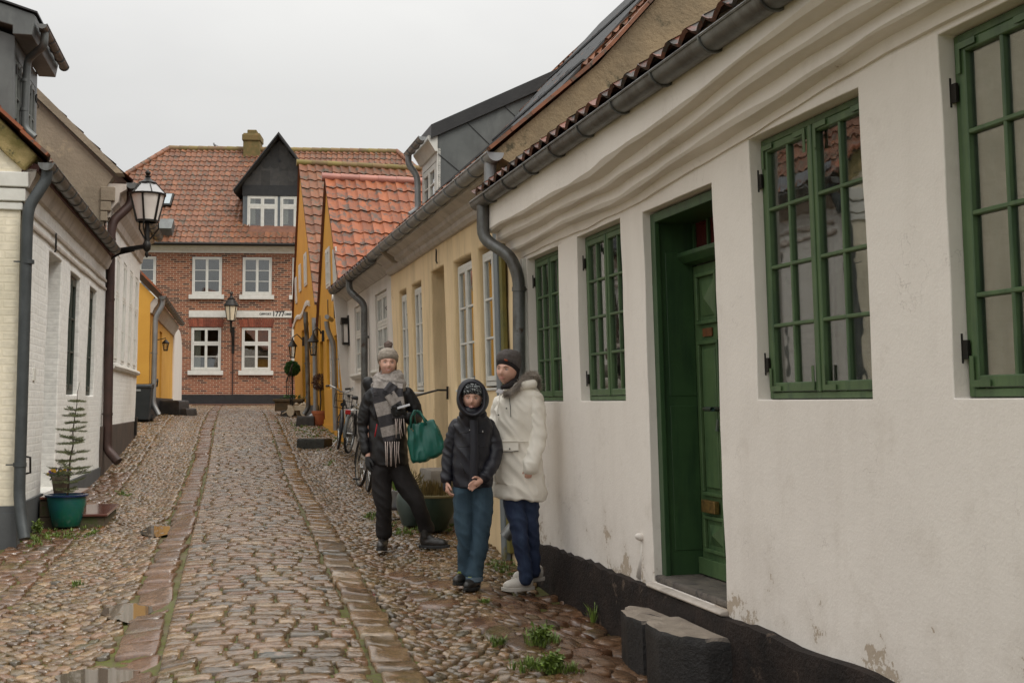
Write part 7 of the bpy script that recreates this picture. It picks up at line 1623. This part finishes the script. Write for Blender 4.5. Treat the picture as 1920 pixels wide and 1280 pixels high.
mb = B.mb(); mb.ell(P(950, 774, -.124), .006, 8); mb.ell(P(935, 786, -.112), .006, 8); mb.ell(P(956, 848, -.158), .006, 8); mb.build('snap', M_blackcoat, pko)
mb = B.mb(); mb.tube([P(938, 745, -.06), P(934, 775, -.098), P(931, 830, -.118), P(931, 915, -.125)], .005, 6); mb.build('front_placket', M_parka, pko, smooth=True)
mb = B.mb(); mb.tube([P(x_, y_, yy) for x_, y_, yy in ((925, 838, -.10), (945, 834, -.148), (970, 834, -.152), (990, 836, -.12))], .0045, 6); mb.build('waist_drawcord', M_parka, pko, smooth=True)
# collar and hood rolled back with fur edge
cl_ = B.mb(); pts = [P(975, 733, .02) + Vector((.10 * math.cos(a), .09 * math.sin(a), .02 * math.cos(a))) for a in [2 * math.pi * k / 14 for k in range(15)]]; cl_.tube(pts, .035, 12); limb(cl_, [P(982, 735, .08), P(995, 748, .12), P(993, 772, .12)], [.055, .075, .05]); blob(B, cl_, 'hood', M_parka, pko, .008, .005, (14, 14, 14))
fu = B.mb(); path = [P(945, 748, -.11), P(955, 748, -.125), P(967, 738, -.11), P(980, 724, -.06), P(992, 712, .02), P(1003, 712, .10), P(1008, 722, .15), P(1008, 740, .17)]
for i in range(len(path) - 1):
    for _ in range(620):
        f_ = random.random(); c = path[i].lerp(path[i + 1], f_); d = Vector((random.gauss(0, 1), random.gauss(0, 1), random.gauss(.2, 1))).normalized(); p = c + d * .018; l = random.uniform(.02, .042) * (1 if i > 1 else .6); s_ = d.orthogonal().normalized() * .0013
        fu.add([p - s_, p + s_, p + d * l + Vector((random.gauss(0, .005), random.gauss(0, .005), -.004))], [(0, 1, 2)])
fu.tube(path, [.016] + [.024] * (len(path) - 2) + [.016], 8); fu.build('fur_trim', M_fur, pko, recalc=False)
mb = B.mb(); V = [P(929, 744, -.10), P(944, 748, -.115), P(946, 741, -.11), P(935, 738, -.10)]; mb.add(V + [v + Vector((0, .012, 0)) for v in V], [(0, 1, 2, 3), (4, 7, 6, 5), (0, 4, 5, 1), (1, 5, 6, 2), (2, 6, 7, 3), (3, 7, 4, 0)]); mb.build('collar_tab', M_white_s, pko, bevel=.003)
mb = B.mb(); limb(mb, [P(942, 735, -.085), P(956, 732, -.085), P(967, 722, -.05)], [.018, .024, .02], 10); limb(mb, [P(960, 735, .0), P(962, 728, .0)], [.072, .07]); blob(B, mb, 'neck_warmer', M_band, br_, .007, .003, (20, 20, 20), 1)
ht = B.mb(); cap_rings(HM, [(0, .012, .018, .088, .101, -.050), (0, .012, .040, .096, .111, -.046), (0, .016, .088, .096, .113, -.032), (.004, .026, .124, .084, .102, -.022), (.008, .038, .152, .058, .074, -.012), (.008, .044, .162, .02, .03, 0)], ht); blob(B, ht, 'beanie', M_knitd, br_, .006, .0025, (40, 40, 40), 1)
ht = B.mb(); cap_rings(HM, [(0, .012, -.014, .084, .096, -.052), (0, .012, -.006, .089, .102, -.052), (0, .012, .028, .091, .105, -.048), (0, .012, .036, .085, .100, -.048)], ht); limb(ht, [HM @ Vector((.078, .03, .02)), HM @ Vector((.074, .02, -.05)), HM @ Vector((.06, -.01, -.10))], [.016, .016, .014], 8); blob(B, ht, 'headband', M_band, br_, .006, .001, (40, 40, 40), 1)
mb = B.mb(); c0 = HM @ Vector((.030, -.094, .074)); mb.ell(c0, (.016, .004, .007), 10, Euler((0, .35, 0))); mb.build('hat_patch', mat('orange_leather_patch', (.35, .07, .02), (.3, .06, .02), 9, .6), br_)
je = B.mb(); limb(je, [P(992, 915, .05), P(992, 960, .05), P(996, 1010, .06), P(1000, 1060, .09), P(1001, 1082, .10)], [.090, .078, .060, .050, .052]); limb(je, [P(960, 915, .02), P(966, 960, -.01), P(974, 1005, -.05), P(982, 1055, -.04), P(986, 1090, -.03)], [.090, .080, .062, .052, .054]); limb(je, [P(962, 912, .03), P(990, 912, .03)], [.10, .10])
blob(B, je, 'jeans', M_jean2, br_, .008, .007, (8, 8, 6), 2, .006, (9, 9, 14))
wl_ = mat('white_lace', (.6, .56, .5), (.55, .52, .46), 9, .7)
hp = P(1000, 1112, .06); hp.z = P(0, 1112).z; shoe(B, 'shoe', M_wshoe, M_wsole, br_, hp, (-.90, -.48, 0), .27, .095, .07, .045, .0, .028, laces=wl_)
hp = P(1020, 1098, .20); hp.z = P(0, 1100).z; shoe(B, 'shoe', M_wshoe, M_wsole, br_, hp, (-.90, -.40, 0), .27, .095, .07, .045, .0, .028, laces=wl_)
# ================================================================== light, sky, render settings
w = bpy.data.worlds.new("World"); scene.world = w; w.use_nodes = True; nt = w.node_tree
bg = nt.nodes['Background']; N = nt.nodes.new; L = nt.links.new
sky = N('ShaderNodeTexSky'); sky.sky_type = 'NISHITA'; sky.sun_disc = False
SUN_EL, SUN_AZ = 50, 128     # azimuth clockwise from +Y; behind the camera, slightly to the left
sky.sun_elevation = R(SUN_EL); sky.sun_rotation = R(SUN_AZ); sky.air_density = 2; sky.dust_density = 6
hs = N('ShaderNodeHueSaturation'); hs.inputs['Saturation'].default_value = .12; L(sky.outputs[0], hs.inputs['Color'])
tc = N('ShaderNodeTexCoord'); sp = N('ShaderNodeSeparateXYZ'); L(tc.outputs['Generated'], sp.inputs[0])
cl = nz(nt, tc.outputs['Generated'], 1.6, 5, .55, (1, 1, 2.2))
cloud = ramp(nt, cl, [(.35, (.90, .90, .91)), (.65, (1.07, 1.07, 1.06))])
grad = ramp(nt, sp.outputs[2], [(.0, (.70, .70, .70)), (.25, (.82, .82, .815)), (.5, (1.35, 1.34, 1.32)), (1, (2.6, 2.57, 2.50))])
over = mix(nt, 1., grad, cloud, 'MULTIPLY')
scl = N('ShaderNodeVectorMath'); scl.operation = 'SCALE'; L(hs.outputs[0], scl.inputs[0]); scl.inputs['Scale'].default_value = .006
ad = N('ShaderNodeVectorMath'); ad.operation = 'ADD'; L(over, ad.inputs[0]); L(scl.outputs[0], ad.inputs[1])
L(ad.outputs[0], bg.inputs['Color']); bg.inputs['Strength'].default_value = .76
sd = bpy.data.lights.new('sun', 'SUN'); sd.energy = 1.4; sd.angle = R(25); sd.color = (1, .95, .87)
so = bpy.data.objects.new('sun', sd); COL.objects.link(so)
az, el = R(SUN_AZ), R(SUN_EL); dvec = Vector((math.sin(az) * math.cos(el), math.cos(az) * math.cos(el), math.sin(el)))
so.rotation_euler = dvec.to_track_quat('Z', 'Y').to_euler(); so.location = (0, -5, 12)
vs_ = scene.view_settings; scene.display_settings.display_device = 'sRGB'
vs_.view_transform = 'Standard'; vs_.look = 'None'; vs_.exposure = 0.16; vs_.gamma = 1; vs_.use_curve_mapping = False
scene.cycles.use_denoising = True; scene.cycles.max_bounces = 8; scene.cycles.diffuse_bounces = 4; scene.cycles.glossy_bounces = 4
scene.cycles.transparent_max_bounces = 12; scene.cycles.sample_clamp_indirect = 6
